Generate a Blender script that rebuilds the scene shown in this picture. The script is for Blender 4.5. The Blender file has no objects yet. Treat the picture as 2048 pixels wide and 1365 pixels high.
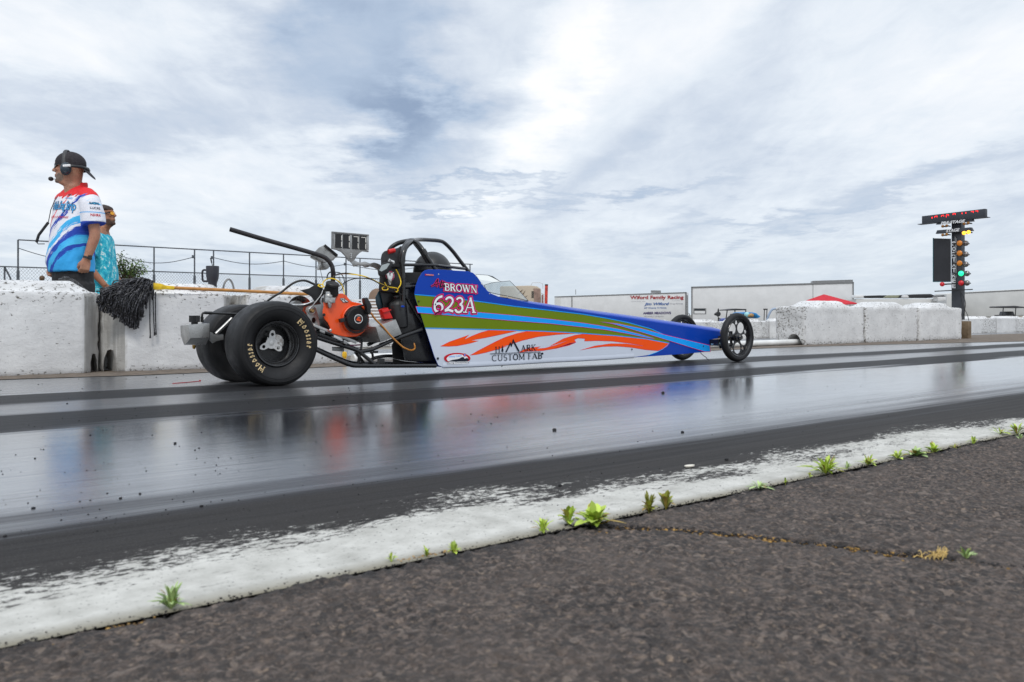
import bpy, bmesh, math, random
from mathutils import Vector, Matrix, noise
from mathutils.bvhtree import BVHTree
random.seed(7)
SC = bpy.context.scene
V = Vector
R = math.radians
# ---------------------------------------------------------------- camera
# world axes: X runs along the drag strip, Y across it away from the camera, Z up
cam_data = bpy.data.cameras.new('camera')
cam = bpy.data.objects.new('camera', cam_data)
SC.collection.objects.link(cam)
SC.camera = cam
cam.location = (0, 0, 0.385)
cam.rotation_euler = (R(90), 0, R(-37.6))
cam_data.sensor_width = 36
cam_data.lens = 29.0
cam_data.shift_y = -52.5 / 2048
cam_data.clip_start = 0.05
cam_data.clip_end = 6000
cam_data.dof.use_dof = True
cam_data.dof.focus_distance = 6.0
cam_data.dof.aperture_fstop = 9.0
# ---------------------------------------------------------------- world
FS, FT = math.sin(R(37.6)), math.cos(R(37.6))     # forward of the view, in world X / Y
F = 1650.0
CZ = 0.385
world = bpy.data.worlds.new('World')
SC.world = world
world.use_nodes = True
wn = world.node_tree.nodes; wl = world.node_tree.links
wn.clear()

def N(nt, typ, **kw):
    n = nt.nodes.new(typ)
    for k, v in kw.items():
        if k.startswith('i_'):
            key = k[2:]
            key = int(key) if key.isdigit() else key
            n.inputs[key].default_value = v
        else:
            setattr(n, k, v)
    return n

def mth(nt, op, a, b=None, c=None, clamp=False):
    n = nt.nodes.new('ShaderNodeMath'); n.operation = op; n.use_clamp = clamp
    for i, x in enumerate((a, b, c)):
        if x is None: continue
        if isinstance(x, (int, float)): n.inputs[i].default_value = x
        else: nt.links.new(x, n.inputs[i])
    return n.outputs[0]

def ramp(nt, fac, stops, interp='LINEAR'):
    n = nt.nodes.new('ShaderNodeValToRGB')
    cr = n.color_ramp; cr.interpolation = interp
    while len(cr.elements) > 1: cr.elements.remove(cr.elements[-1])
    for i, (p, c) in enumerate(stops):
        if isinstance(c, (int, float)): c = (c, c, c)
        e = cr.elements[0] if i == 0 else cr.elements.new(p)
        e.position = p; e.color = (c[0], c[1], c[2], 1)
    nt.links.new(fac, n.inputs[0])
    return n.outputs[0]

def mixc(nt, fac, a, b, blend='MIX'):
    n = nt.nodes.new('ShaderNodeMix'); n.data_type = 'RGBA'; n.blend_type = blend
    for s, x in ((0, fac), (6, a), (7, b)):
        if isinstance(x, (int, float)): n.inputs[s].default_value = x
        elif isinstance(x, tuple): n.inputs[s].default_value = (x[0], x[1], x[2], 1)
        else: nt.links.new(x, n.inputs[s])
    return n.outputs[2]

def nz(nt, vec, scale=5, detail=4, rough=0.5, dist=0.0):
    n = nt.nodes.new('ShaderNodeTexNoise')
    n.inputs['Scale'].default_value = scale; n.inputs['Detail'].default_value = detail
    n.inputs['Roughness'].default_value = rough; n.inputs['Distortion'].default_value = dist
    nt.links.new(vec, n.inputs['Vector'])
    return n.outputs[0]

def sc3(nt, vec, s, rot=(0, 0, 0)):
    n = nt.nodes.new('ShaderNodeMapping')
    n.inputs['Scale'].default_value = s; n.inputs['Rotation'].default_value = rot
    nt.links.new(vec, n.inputs['Vector'])
    return n.outputs[0]

def lin(r, g, b):
    f = lambda c: (c / 255 / 12.92) if c / 255 <= 0.04045 else ((c / 255 + 0.055) / 1.055) ** 2.4
    return (f(r), f(g), f(b))

SUN_EL, SUN_AZ = R(52), R(215)
nt = world.node_tree
out = N(nt, 'ShaderNodeOutputWorld'); bg = N(nt, 'ShaderNodeBackground'); bg.inputs[1].default_value = 0.1
sky = N(nt, 'ShaderNodeTexSky'); sky.sky_type = 'NISHITA'; sky.sun_disc = False
sky.sun_elevation = SUN_EL; sky.sun_rotation = SUN_AZ
tc = N(nt, 'ShaderNodeTexCoord')
sep = N(nt, 'ShaderNodeSeparateXYZ'); wl.new(tc.outputs['Generated'], sep.inputs[0])
X, Y, Z = sep.outputs
fx = mth(nt, 'SUBTRACT', mth(nt, 'MULTIPLY', X, FT), mth(nt, 'MULTIPLY', Y, FS))
fy = mth(nt, 'ADD', mth(nt, 'MULTIPLY', X, FS), mth(nt, 'MULTIPLY', Y, FT))
az = mth(nt, 'ARCTAN2', fx, fy)
el = mth(nt, 'ARCSINE', Z)
# cloud sheets seen in perspective: project the direction on a layer overhead
zz = mth(nt, 'ADD', mth(nt, 'MAXIMUM', Z, 0.0), 0.10)
cmb = N(nt, 'ShaderNodeCombineXYZ')
wl.new(mth(nt, 'DIVIDE', fx, zz), cmb.inputs[0]); wl.new(mth(nt, 'DIVIDE', fy, zz), cmb.inputs[1])
P = cmb.outputs[0]
n_big = nz(nt, sc3(nt, P, (0.8, 0.45, 1), (0, 0, R(-20))), 1.0, 3, 0.5, 0.6)
n_mid = nz(nt, sc3(nt, P, (1.7, 0.55, 1), (0, 0, R(-34))), 1.0, 7, 0.52, 0.5)
n_fin = nz(nt, sc3(nt, P, (5, 2.6, 1), (0, 0, R(35))), 1.6, 8, 0.65, 0.5)
warp = nz(nt, sc3(nt, P, (1.5, 1.5, 1)), 1.0, 6, 0.62)
wz = mth(nt, 'SUBTRACT', warp, 0.5)
azw = mth(nt, 'ADD', az, mth(nt, 'MULTIPLY', wz, 0.35))
elw = mth(nt, 'ADD', el, mth(nt, 'MULTIPLY', wz, 0.22))
d = mth(nt, 'ADD', 0.64, mth(nt, 'MULTIPLY', mth(nt, 'SUBTRACT', n_mid, 0.5), 0.60))
d = mth(nt, 'ADD', d, mth(nt, 'MULTIPLY', mth(nt, 'SUBTRACT', n_big, 0.5), 0.25))
d = mth(nt, 'ADD', d, mth(nt, 'MULTIPLY', mth(nt, 'SUBTRACT', n_fin, 0.5), 0.26))
def blob(px, py, wx, wy, rot, amp):
    """soft bank of cloud (amp > 0) or thinner sky (amp < 0) in one direction of the sky"""
    global d
    a0 = math.atan((px - 1024) / F); e0 = math.atan((630 - py) / F * math.cos(a0))
    ca, sa = math.cos(R(rot)), math.sin(R(rot))
    da = mth(nt, 'SUBTRACT', azw, a0); de = mth(nt, 'SUBTRACT', elw, e0)
    p = mth(nt, 'ADD', mth(nt, 'MULTIPLY', da, ca), mth(nt, 'MULTIPLY', de, sa))
    q = mth(nt, 'SUBTRACT', mth(nt, 'MULTIPLY', de, ca), mth(nt, 'MULTIPLY', da, sa))
    p = mth(nt, 'DIVIDE', p, wx / F); q = mth(nt, 'DIVIDE', q, wy / F)
    r2 = mth(nt, 'ADD', mth(nt, 'MULTIPLY', p, p), mth(nt, 'MULTIPLY', q, q))
    d = mth(nt, 'ADD', d, mth(nt, 'MULTIPLY', mth(nt, 'EXPONENT', mth(nt, 'MULTIPLY', r2, -1.0)), amp * .78))
#BLOBS
for b in ((60, 60, 260, 90, 10, .30), (230, 240, 360, 80, -4, -.26), (120, 420, 330, 60, 0, .20), (330, 40, 160, 60, 20, .05),
          (810, 240, 105, 95, -30, -.62), (600, 130, 110, 120, 35, -.34), (790, 90, 130, 150, -10, -.34), (640, 10, 110, 60, 0, -.36),
          (1120, 150, 60, 260, -24, .42), (1000, 330, 150, 50, 30, .26), (1330, 120, 240, 110, 40, .26), (930, 385, 200, 11, 0, -.34), (1290, 383, 140, 14, 4, -.34),
          (1900, 130, 260, 130, 15, .24), (1240, 300, 230, 30, 38, -.22), (1560, 60, 200, 60, 50, -.14), (1850, 345, 200, 18, 16, -.34), (1650, 420, 260, 10, 10, -.22),
          (1200, 590, 1000, 50, 0, -.14), (450, 545, 600, 30, 0, -.10), (600, 330, 200, 60, 0, .22), (1500, 460, 400, 14, 4, -.14), (360, 340, 200, 30, 8, .12)):
    blob(*b)
col = ramp(nt, d, [(0.05, lin(140, 158, 184)), (0.30, lin(172, 188, 209)), (0.52, lin(196, 206, 220)),
                   (0.72, lin(222, 229, 237)), (0.95, lin(244, 245, 247))])
colb = mixc(nt, 1.0, col, (11.6, 11.6, 11.6), 'MULTIPLY')
hz = ramp(nt, el, [(0.0, 0.0), (0.035, 0.5), (0.12, 1.0)])
colb = mixc(nt, hz, (7.0, 7.9, 8.8), colb)
up = mth(nt, 'ADD', 1.0, mth(nt, 'MULTIPLY', ramp(nt, Z, [(0.42, 0), (0.8, 1)]), 0.5))   # sky brightened overhead, out of view, as added top light
cu_ = N(nt, 'ShaderNodeCombineXYZ')
for i_ in range(3): wl.new(up, cu_.inputs[i_])
colb = mixc(nt, 1.0, colb, cu_.outputs[0], 'MULTIPLY')
wl.new(mixc(nt, 0.94, sky.outputs[0], colb), bg.inputs[0]); wl.new(bg.outputs[0], out.inputs[0])
# ---------------------------------------------------------------- sun (veiled by cloud)
sd = bpy.data.lights.new('sun', 'SUN'); sd.energy = 1.3; sd.angle = R(14); sd.color = (1, 0.96, 0.9)
sun = bpy.data.objects.new('sun', sd); SC.collection.objects.link(sun)
dirn = V((math.cos(SUN_EL) * math.sin(SUN_AZ), math.cos(SUN_EL) * math.cos(SUN_AZ), math.sin(SUN_EL)))
sun.rotation_euler = dirn.to_track_quat('Z', 'Y').to_euler()
SC.view_settings.view_transform = 'Standard'; SC.view_settings.look = 'None'
SC.view_settings.exposure = 0.0; SC.view_settings.gamma = 1
SC.view_settings.use_curve_mapping = False
SC.cycles.max_bounces = 8
SC.cycles.use_denoising = True

# ---------------------------------------------------------------- photo-survey helpers
def ray(px, py):
    a = (px - 1024) / F
    return V((FS + FT * a, FT - FS * a, (630 - py) / F))
def U(px, py, t):
    """point of the vertical plane Y = t seen at photo coordinate px, py"""
    r = ray(px, py); k = t / r.y
    return V((r.x * k, t, CZ + r.z * k))
def D(px, py, dep):
    r = ray(px, py); return V((r.x * dep, r.y * dep, CZ + r.z * dep))
def gz(t):
    if t < 4.4: return 0.0
    if t < 60: return -0.0269 * (t - 4.4)
    return -0.0269 * 55.6
def G(px, py):
    r = ray(px, py)
    k = CZ / -r.z
    for _ in range(40): k = (CZ - gz(k * r.y)) / -r.z
    return V((r.x * k, r.y * k, gz(k * r.y)))

# ---------------------------------------------------------------- object helpers
def tag(o, label=None, cat=None, group=None, kind=None):
    if label: o['label'] = label
    if cat: o['category'] = cat
    if group: o['group'] = group
    if kind: o['kind'] = kind
    return o
def thing(name, label, cat, loc=(0, 0, 0), rz=0, group=None):
    o = bpy.data.objects.new(name, None); SC.collection.objects.link(o)
    o.location = loc; o.rotation_euler = (0, 0, rz); o.empty_display_size = 0.1
    return tag(o, label, cat, group)
def wloc(o):
    p = V((0, 0, 0))
    while o is not None:
        p = p + V(o.location); o = o.parent
    return p
class MB:
    def __init__(s): s.v = []; s.f = []; s.m = []
    def add(s, vs, fs, mi=0):
        b = len(s.v)
        s.v += [V(p) for p in vs]; s.f += [tuple(i + b for i in f) for f in fs]; s.m += [mi] * len(fs)
        return s
    def box(s, c, size, rot=None, mi=0):
        c = V(c); hx, hy, hz_ = size[0] / 2, size[1] / 2, size[2] / 2
        vs = [V((x, y, z)) for x in (-hx, hx) for y in (-hy, hy) for z in (-hz_, hz_)]
        if rot is not None: vs = [rot @ p for p in vs]
        return s.add([c + p for p in vs], [(0, 1, 3, 2), (4, 6, 7, 5), (0, 4, 5, 1), (2, 3, 7, 6), (0, 2, 6, 4), (1, 5, 7, 3)], mi)
    def prism(s, pts, ext, mi=0, cap=True):
        pts = [V(p) for p in pts]; n = len(pts); ext = V(ext)
        vs = pts + [p + ext for p in pts]
        fs = [(i, (i + 1) % n, (i + 1) % n + n, i + n) for i in range(n)]
        if cap: fs += [tuple(range(n))[::-1], tuple(range(n, 2 * n))]
        return s.add(vs, fs, mi)
    def poly(s, pts, mi=0): return s.add(pts, [tuple(range(len(pts)))], mi)
    def tube(s, path, r, n=8, closed=False, cap=True, mi=0, ry=None, up=None):
        path = [V(p) for p in path]; k = len(path)
        rr = r if isinstance(r, (list, tuple)) else [r] * k
        r2 = ry if ry is not None else rr
        T = []
        for i in range(k):
            a = path[i - 1] if (i > 0 or closed) else path[i]
            b = path[(i + 1) % k] if (i < k - 1 or closed) else path[i]
            dd = b - a
            T.append(dd.normalized() if dd.length > 1e-9 else V((0, 0, 1)))
        u = V(up) if up is not None else (V((0, 0, 1)) if abs(T[0].z) < 0.9 else V((1, 0, 0)))
        vs = []
        for i in range(k):
            if up is not None: u = V(up)
            u = (u - T[i] * u.dot(T[i]))
            u = u.normalized() if u.length > 1e-6 else T[i].orthogonal().normalized()
            w = T[i].cross(u)
            for j in range(n):
                an = 2 * math.pi * j / n
                vs.append(path[i] + u * (math.cos(an) * rr[i]) + w * (math.sin(an) * r2[i]))
        fs = []
        for i in range(k if closed else k - 1):
            for j in range(n):
                a = i * n + j; b = i * n + (j + 1) % n; c = ((i + 1) % k) * n
                fs.append((a, b, c + (j + 1) % n, c + j))
        if cap and not closed:
            fs += [tuple(range(n))[::-1], tuple(range((k - 1) * n, k * n))]
        return s.add(vs, fs, mi)
    def lathe(s, c, axis, prof, n=32, mi=0, cap=True, ref=None):
        c = V(c); ax = V(axis).normalized(); u = V(ref) if ref is not None else ax.orthogonal()
        u = (u - ax * u.dot(ax)).normalized(); w = ax.cross(u); vs = []
        for r, h in prof:
            for j in range(n):
                an = 2 * math.pi * j / n
                vs.append(c + ax * h + (u * math.cos(an) + w * math.sin(an)) * r)
        k = len(prof)
        fs = [(i * n + j, i * n + (j + 1) % n, (i + 1) * n + (j + 1) % n, (i + 1) * n + j) for i in range(k - 1) for j in range(n)]
        if cap:
            if prof[0][0] > 1e-6: fs.append(tuple(range(n))[::-1])
            if prof[-1][0] > 1e-6: fs.append(tuple(range((k - 1) * n, k * n)))
        return s.add(vs, fs, mi)
    def ball(s, c, rad, n=14, m=8, mi=0, rot=None):
        c = V(c); rad = V(rad) if not isinstance(rad, (int, float)) else V((rad,) * 3); vs = []
        for i in range(1, m):
            ph = math.pi * i / m
            for j in range(n):
                an = 2 * math.pi * j / n
                p = V((rad.x * math.sin(ph) * math.cos(an), rad.y * math.sin(ph) * math.sin(an), rad.z * math.cos(ph)))
                vs.append(c + (rot @ p if rot is not None else p))
        a = V((0, 0, rad.z)); b = V((0, 0, -rad.z))
        vs += [c + (rot @ a if rot is not None else a), c + (rot @ b if rot is not None else b)]
        t, bt = len(vs) - 2, len(vs) - 1
        fs = [(i * n + j, (i + 1) * n + j, (i + 1) * n + (j + 1) % n, i * n + (j + 1) % n) for i in range(m - 2) for j in range(n)]
        fs += [(t, j, (j + 1) % n) for j in range(n)] + [(bt, (m - 2) * n + (j + 1) % n, (m - 2) * n + j) for j in range(n)]
        return s.add(vs, fs, mi)
    def build(s, name, mats, parent=None, smooth=40, bevel=0, loc=None, local=False, seg=2, nrm=True):
        off = wloc(parent) if (parent is not None and not local) else (V(loc) if loc is not None else V((0, 0, 0)))
        me = bpy.data.meshes.new(name)
        me.from_pydata([tuple(p - off) if not local else tuple(p) for p in s.v], [], s.f)
        if not isinstance(mats, (list, tuple)): mats = [mats]
        for m in mats: me.materials.append(m)
        if len(mats) > 1:
            for p, i in zip(me.polygons, s.m): p.material_index = i
        bm = bmesh.new(); bm.from_mesh(me)
        if nrm: bmesh.ops.recalc_face_normals(bm, faces=bm.faces)
        if bevel:
            es = [e for e in bm.edges if len(e.link_faces) == 2 and e.calc_face_angle(0) > R(25)]
            try: bmesh.ops.bevel(bm, geom=es, offset=bevel, segments=seg, profile=0.6, affect='EDGES', clamp_overlap=True)
            except Exception: pass
        bm.to_mesh(me); bm.free()
        if smooth:
            me.shade_smooth(); me.set_sharp_from_angle(angle=R(smooth))
        o = bpy.data.objects.new(name, me); SC.collection.objects.link(o)
        if parent is not None: o.parent = parent
        elif loc is not None: o.location = loc
        return o

def bsplit(mb, name, mats, parent=None, gap=.02, **kw):
    """one object for every cluster of connected pieces further apart than gap"""
    par = list(range(len(mb.v)))
    def fd(i):
        while par[i] != i: par[i] = par[par[i]]; i = par[i]
        return i
    for fc in mb.f:
        for q in fc[1:]: par[fd(q)] = fd(fc[0])
    comps = {}
    for k, fc in enumerate(mb.f): comps.setdefault(fd(fc[0]), []).append(k)
    cl = []
    for ks in comps.values():
        ps = [mb.v[i] for k in ks for i in mb.f[k]]
        cl.append([ks, [min(p[j] for p in ps) for j in range(3)], [max(p[j] for p in ps) for j in range(3)]])
    done = False
    while not done:
        done = True
        for i in range(len(cl)):
            for j in range(i + 1, len(cl)):
                if all(cl[i][1][q] - gap < cl[j][2][q] and cl[j][1][q] - gap < cl[i][2][q] for q in range(3)):
                    cl[i] = [cl[i][0] + cl[j][0], [min(x, y) for x, y in zip(cl[i][1], cl[j][1])], [max(x, y) for x, y in zip(cl[i][2], cl[j][2])]]; cl.pop(j); done = False; break
            if not done: break
    res = []
    for ks, _, _ in cl:
        m2 = MB(); mp = {}
        for k in ks:
            for i in mb.f[k]:
                if i not in mp: mp[i] = len(m2.v); m2.v.append(mb.v[i])
            m2.f.append(tuple(mp[i] for i in mb.f[k])); m2.m.append(mb.m[k])
        res.append(m2.build(name, mats, parent, **kw))
    return res
def curve_eval(cu):
    ob = bpy.data.objects.new('tmp', cu); SC.collection.objects.link(ob)
    dg = bpy.context.evaluated_depsgraph_get(); dg.update()
    me = bpy.data.meshes.new_from_object(ob.evaluated_get(dg))
    vs = [v.co.copy() for v in me.vertices]; fs = [tuple(p.vertices) for p in me.polygons]
    bpy.data.objects.remove(ob); bpy.data.curves.remove(cu); bpy.data.meshes.remove(me)
    return vs, fs
def plate2d(polys, ext=0.0):
    cu = bpy.data.curves.new('c', 'CURVE'); cu.dimensions = '2D'; cu.fill_mode = 'BOTH'; cu.extrude = ext
    for pl in polys:
        sp = cu.splines.new('POLY'); sp.points.add(len(pl) - 1); sp.use_cyclic_u = True
        for i, p in enumerate(pl): sp.points[i].co = (p[0], p[1], 0, 1)
    return curve_eval(cu)
def circ(cx, cy, r, n=24, ry=None): return [(cx + r * math.cos(2 * math.pi * i / n), cy + (ry or r) * math.sin(2 * math.pi * i / n)) for i in range(n)]
_tc = {}
def text2d(txt, offset=0.0, shear=0.0, space=1.0, ext=0.0):
    key = (txt, offset, shear, space, ext)
    if key not in _tc:
        cu = bpy.data.curves.new('t', 'FONT'); cu.body = txt; cu.size = 1; cu.resolution_u = 4
        cu.offset = offset; cu.shear = shear; cu.space_character = space; cu.extrude = ext
        _tc[key] = curve_eval(cu)
    return _tc[key]
def decal_text(mb, txt, bl, br, tl, lift, mi=0, offset=0.0, shear=0.0, space=1.0):
    """writes txt so that its box spans bl-br-tl, lifted by the vector lift"""
    bl, br, tl, lift = V(bl), V(br), V(tl), V(lift)
    v0, _ = text2d(txt, 0.0, shear, space)
    x0, x1 = min(p.x for p in v0), max(p.x for p in v0); y0, y1 = min(p.y for p in v0), max(p.y for p in v0)
    vs, fs = text2d(txt, offset, shear, space)
    ex, ey = (br - bl) / (x1 - x0), (tl - bl) / (y1 - y0)
    mb.add([bl + ex * (p.x - x0) + ey * (p.y - y0) + lift for p in vs], fs, mi)
def clean_poly(pts):
    out_ = []
    for p in pts:
        if not out_ or (abs(p[0] - out_[-1][0]) + abs(p[1] - out_[-1][1])) > 0.05: out_.append(p)
    return out_
def expand(pts, w):
    n = len(pts); A = sum(pts[i][0] * pts[(i + 1) % n][1] - pts[(i + 1) % n][0] * pts[i][1] for i in range(n))
    sg = 1 if A > 0 else -1; res = []
    for i in range(n):
        a, b, c = V(pts[i - 1]), V(pts[i]), V(pts[(i + 1) % n])
        d1 = (b - a).normalized(); d2 = (c - b).normalized()
        n1 = V((d1.y, -d1.x)) * sg; n2 = V((d2.y, -d2.x)) * sg
        m = n1 + n2
        m = m.normalized() if m.length > 1e-4 else n1
        k = min(2.5, 1 / max(0.3, m.dot(n1)))
        res.append(tuple(b + m * w * k))
    return res
def smooth_path(pts, per=6, closed=False):
    pts = [V(p) for p in pts]; n = len(pts); res = []
    for i in range(n if closed else n - 1):
        p1, p2 = pts[i], pts[(i + 1) % n]
        p0 = pts[i - 1] if (i > 0 or closed) else p1 * 2 - p2
        p3 = pts[(i + 2) % n] if (i < n - 2 or closed) else p2 * 2 - p1
        for j in range(per):
            t = j / per
            res.append(0.5 * ((2 * p1) + (p2 - p0) * t + (2 * p0 - 5 * p1 + 4 * p2 - p3) * t * t + (-p0 + 3 * p1 - 3 * p2 + p3) * t ** 3))
    if not closed: res.append(pts[-1])
    return res

# ---------------------------------------------------------------- materials
def newmat(name):
    m = bpy.data.materials.new(name); m.use_nodes = True
    t = m.node_tree; b = t.nodes['Principled BSDF']
    c = N(t, 'ShaderNodeTexCoord')
    return m, t, b, c.outputs['Object']
def bump(t, b, h, strength=0.3, dist=0.01):
    n = N(t, 'ShaderNodeBump'); n.inputs['Strength'].default_value = strength; n.inputs['Distance'].default_value = dist
    t.links.new(h, n.inputs['Height']); t.links.new(n.outputs[0], b.inputs['Normal'])
def M(name, col, rough=0.5, metal=0.0, var=0.12, vs=6, bp=0.0, bs=60, coat=0.0, rv=0.12, alpha=1.0, emit=0.0, trans=0.0):
    m, t, b, c = newmat(name)
    n1 = nz(t, c, vs, 5, 0.6)
    lo = tuple(x * (1 - var) for x in col); hi = tuple(min(1, x * (1 + var)) for x in col)
    t.links.new(ramp(t, n1, [(0.3, lo), (0.7, hi)]), b.inputs['Base Color'])
    n2 = nz(t, c, vs * 3.1, 4, 0.6)
    t.links.new(ramp(t, n2, [(0.3, max(0.02, rough - rv)), (0.7, min(1, rough + rv))]), b.inputs['Roughness'])
    b.inputs['Metallic'].default_value = metal
    b.inputs['Coat Weight'].default_value = coat; b.inputs['Coat Roughness'].default_value = 0.08
    if bp: bump(t, b, nz(t, c, bs, 4, 0.6), bp, 0.005)
    if emit:
        b.inputs['Emission Color'].default_value = (*col, 1); b.inputs['Emission Strength'].default_value = emit
    if alpha < 1: b.inputs['Alpha'].default_value = alpha
    if trans: b.inputs['Transmission Weight'].default_value = trans
    return m
# ================================================================ GROUND
def mat_track():
    m, t, b, c = newmat('drag_strip_asphalt')
    s_ = N(t, 'ShaderNodeSeparateXYZ'); t.links.new(c, s_.inputs[0]); X, Y, Z = s_.outputs
    wob = mth(t, 'MULTIPLY', mth(t, 'SUBTRACT', nz(t, sc3(t, c, (0.5, 1.2, 1)), 1.0, 3, 0.5), 0.5), 0.30)
    yw = mth(t, 'ADD', Y, wob)
    strk = nz(t, sc3(t, c, (0.25, 9, 1)), 1.0, 5, 0.6)           # long streaks of rubber
    strk2 = nz(t, sc3(t, c, (0.9, 38, 1)), 1.0, 4, 0.6)
    grain = nz(t, c, 260, 2, 0.6)
    speck = nz(t, sc3(t, c, (1, 1.6, 1)), 45, 3, 0.7)
    y2 = mth(t, 'ADD', yw, mth(t, 'MULTIPLY', mth(t, 'SUBTRACT', strk, 0.5), 0.62))
    k = lambda v: (v - 1) / 6.0
    yn = mth(t, 'DIVIDE', mth(t, 'SUBTRACT', y2, 1.0), 6.0)
    rgh = ramp(t, yn, [(0, .62), (k(1.62), .60), (k(1.74), .38), (k(1.92), .24), (k(2.2), .15), (k(3.0), .10), (k(3.12), .17),
                       (k(3.22), .65), (k(3.62), .65), (k(3.74), .30), (k(4.05), .30), (k(4.16), .65), (k(4.62), .65), (k(4.75), .27), (k(5.6), .27), (k(6.6), .4)])
    colr = ramp(t, yn, [(0, (.040, .036, .032)), (k(1.6), (.030, .028, .027)), (k(1.8), (.024, .026, .034)), (k(3.1), (.022, .025, .034)),
                        (k(3.22), (.011, .011, .012)), (k(3.62), (.014, .014, .015)), (k(3.8), (.05, .052, .056)), (k(4.05), (.05, .052, .056)),
                        (k(4.16), (.013, .013, .014)), (k(4.6), (.016, .016, .017)), (k(4.75), (.10, .105, .115)), (k(6.6), (.13, .132, .135))])
    rgh = mth(t, 'ADD', rgh, mth(t, 'MULTIPLY', mth(t, 'SUBTRACT', strk2, 0.5), 0.16))
    rgh = mth(t, 'ADD', rgh, mth(t, 'MULTIPLY', mth(t, 'SUBTRACT', speck, 0.5), 0.10), clamp=True)
    colr = mixc(t, mth(t, 'MULTIPLY', ramp(t, strk2, [(0.45, 0), (0.75, 1)]), 0.45), colr, (.006, .006, .007))
    colr = mixc(t, mth(t, 'MULTIPLY', ramp(t, grain, [(0.5, 0), (0.72, 1)]), 0.35), colr, (.10, .10, .105))
    # worn white boundary line, ragged towards the racing surface
    rag = nz(t, sc3(t, c, (34, 66, 1)), 1.0, 8, 0.85)
    big = nz(t, sc3(t, c, (1.6, 5, 1)), 1.0, 3, 0.6)
    edge = mth(t, 'ADD', mth(t, 'ADD', mth(t, 'SUBTRACT', Y, 1.37), mth(t, 'MULTIPLY', mth(t, 'MINIMUM', mth(t, 'MAXIMUM', X, 0), 6), .034)), mth(t, 'MULTIPLY', mth(t, 'SUBTRACT', rag, 0.5), 0.80))
    edge = mth(t, 'ADD', edge, mth(t, 'MULTIPLY', mth(t, 'SUBTRACT', big, 0.5), 0.62))
    pm = ramp(t, edge, [(0.0, 1), (0.012, 0)])
    chip = mth(t, 'MULTIPLY', ramp(t, nz(t, c, 120, 5, 0.7), [(0.33, 0), (0.40, 1)]), ramp(t, nz(t, sc3(t, c, (3, 9, 1)), 3, 7, 0.75), [(0.30, .2), (0.40, 1)]))
    pm = mth(t, 'MULTIPLY', pm, chip)
    pcol = ramp(t, nz(t, c, 14, 6, 0.65), [(0.3, (.39, .382, .35)), (0.65, (.58, .57, .53))])
    lip_fade = ramp(t, mth(t, 'ADD', Y, mth(t, 'MULTIPLY', nz(t, c, 30, 4, 0.6), 0.05)), [(1.135, 1), (1.19, 0)])
    # the line's outer lip fades to a darker brown
    n = N(t, 'ShaderNodeMapRange'); n.inputs[1].default_value = 1.12; n.inputs[2].default_value = 1.165
    t.links.new(Y, n.inputs[0])
    pcol = mixc(t, n.outputs[0], (.24, .22, .17), pcol)
    t.links.new(mixc(t, pm, colr, pcol), b.inputs['Base Color'])
    t.links.new(mth(t, 'ADD', mth(t, 'MULTIPLY', rgh, mth(t, 'SUBTRACT', 1, pm)), mth(t, 'MULTIPLY', pm, 0.75)), b.inputs['Roughness'])
    b.inputs['IOR'].default_value = 1.33
    film = ramp(t, yn, [(0, 0), (k(1.66), 0), (k(1.85), .75), (k(2.1), 1), (k(3.08), 1), (k(3.2), .1), (k(3.62), .1), (k(3.76), .7), (k(4.02), .7), (k(4.16), .12), (k(4.62), .12), (k(4.76), .85), (k(6.6), .7)])
    film = mth(t, 'MULTIPLY', film, ramp(t, strk2, [(.34, .75), (.44, 1.0)]))
    film = mth(t, 'MULTIPLY', film, ramp(t, nz(t, sc3(t, c, (3.5, 110, 1)), 1.0, 4, .7), [(.38, .66), (.47, 1.0)]))
    b.inputs['Coat IOR'].default_value = 4.6; t.links.new(mth(t, 'ADD', .12, mth(t, 'MULTIPLY', film, .35)), b.inputs['Specular IOR Level']); t.links.new(mth(t, 'ADD', ramp(t, yn, [(k(1.7), .26), (k(2.3), .19), (k(2.6), .12), (k(3.1), .06), (k(3.3), .2), (k(5), .2)]), mth(t, 'MULTIPLY', mth(t, 'SUBTRACT', nz(t, sc3(t, c, (.6, 14, 1)), 1.0, 4, .6), .45), .16), clamp=True), b.inputs['Coat Roughness'])
    t.links.new(mth(t, 'MULTIPLY', film, mth(t, 'SUBTRACT', 1, pm)), b.inputs['Coat Weight'])
    cbn = N(t, 'ShaderNodeBump'); cbn.inputs['Strength'].default_value = 0.40; cbn.inputs['Distance'].default_value = 0.0012
    t.links.new(mth(t, 'ADD', nz(t, sc3(t, c, (5, 90, 1)), 1.0, 5, .65), mth(t, 'MULTIPLY', speck, .7)), cbn.inputs['Height']); t.links.new(cbn.outputs[0], b.inputs['Coat Normal'])
    bn = N(t, 'ShaderNodeBump'); bn.inputs['Strength'].default_value = 0.22; bn.inputs['Distance'].default_value = 0.0015
    t.links.new(mth(t, 'ADD', mth(t, 'MULTIPLY', strk2, 1.0), mth(t, 'MULTIPLY', speck, 0.5)), bn.inputs['Height'])
    t.links.new(bn.outputs[0], b.inputs['Normal'])
    return m
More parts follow.
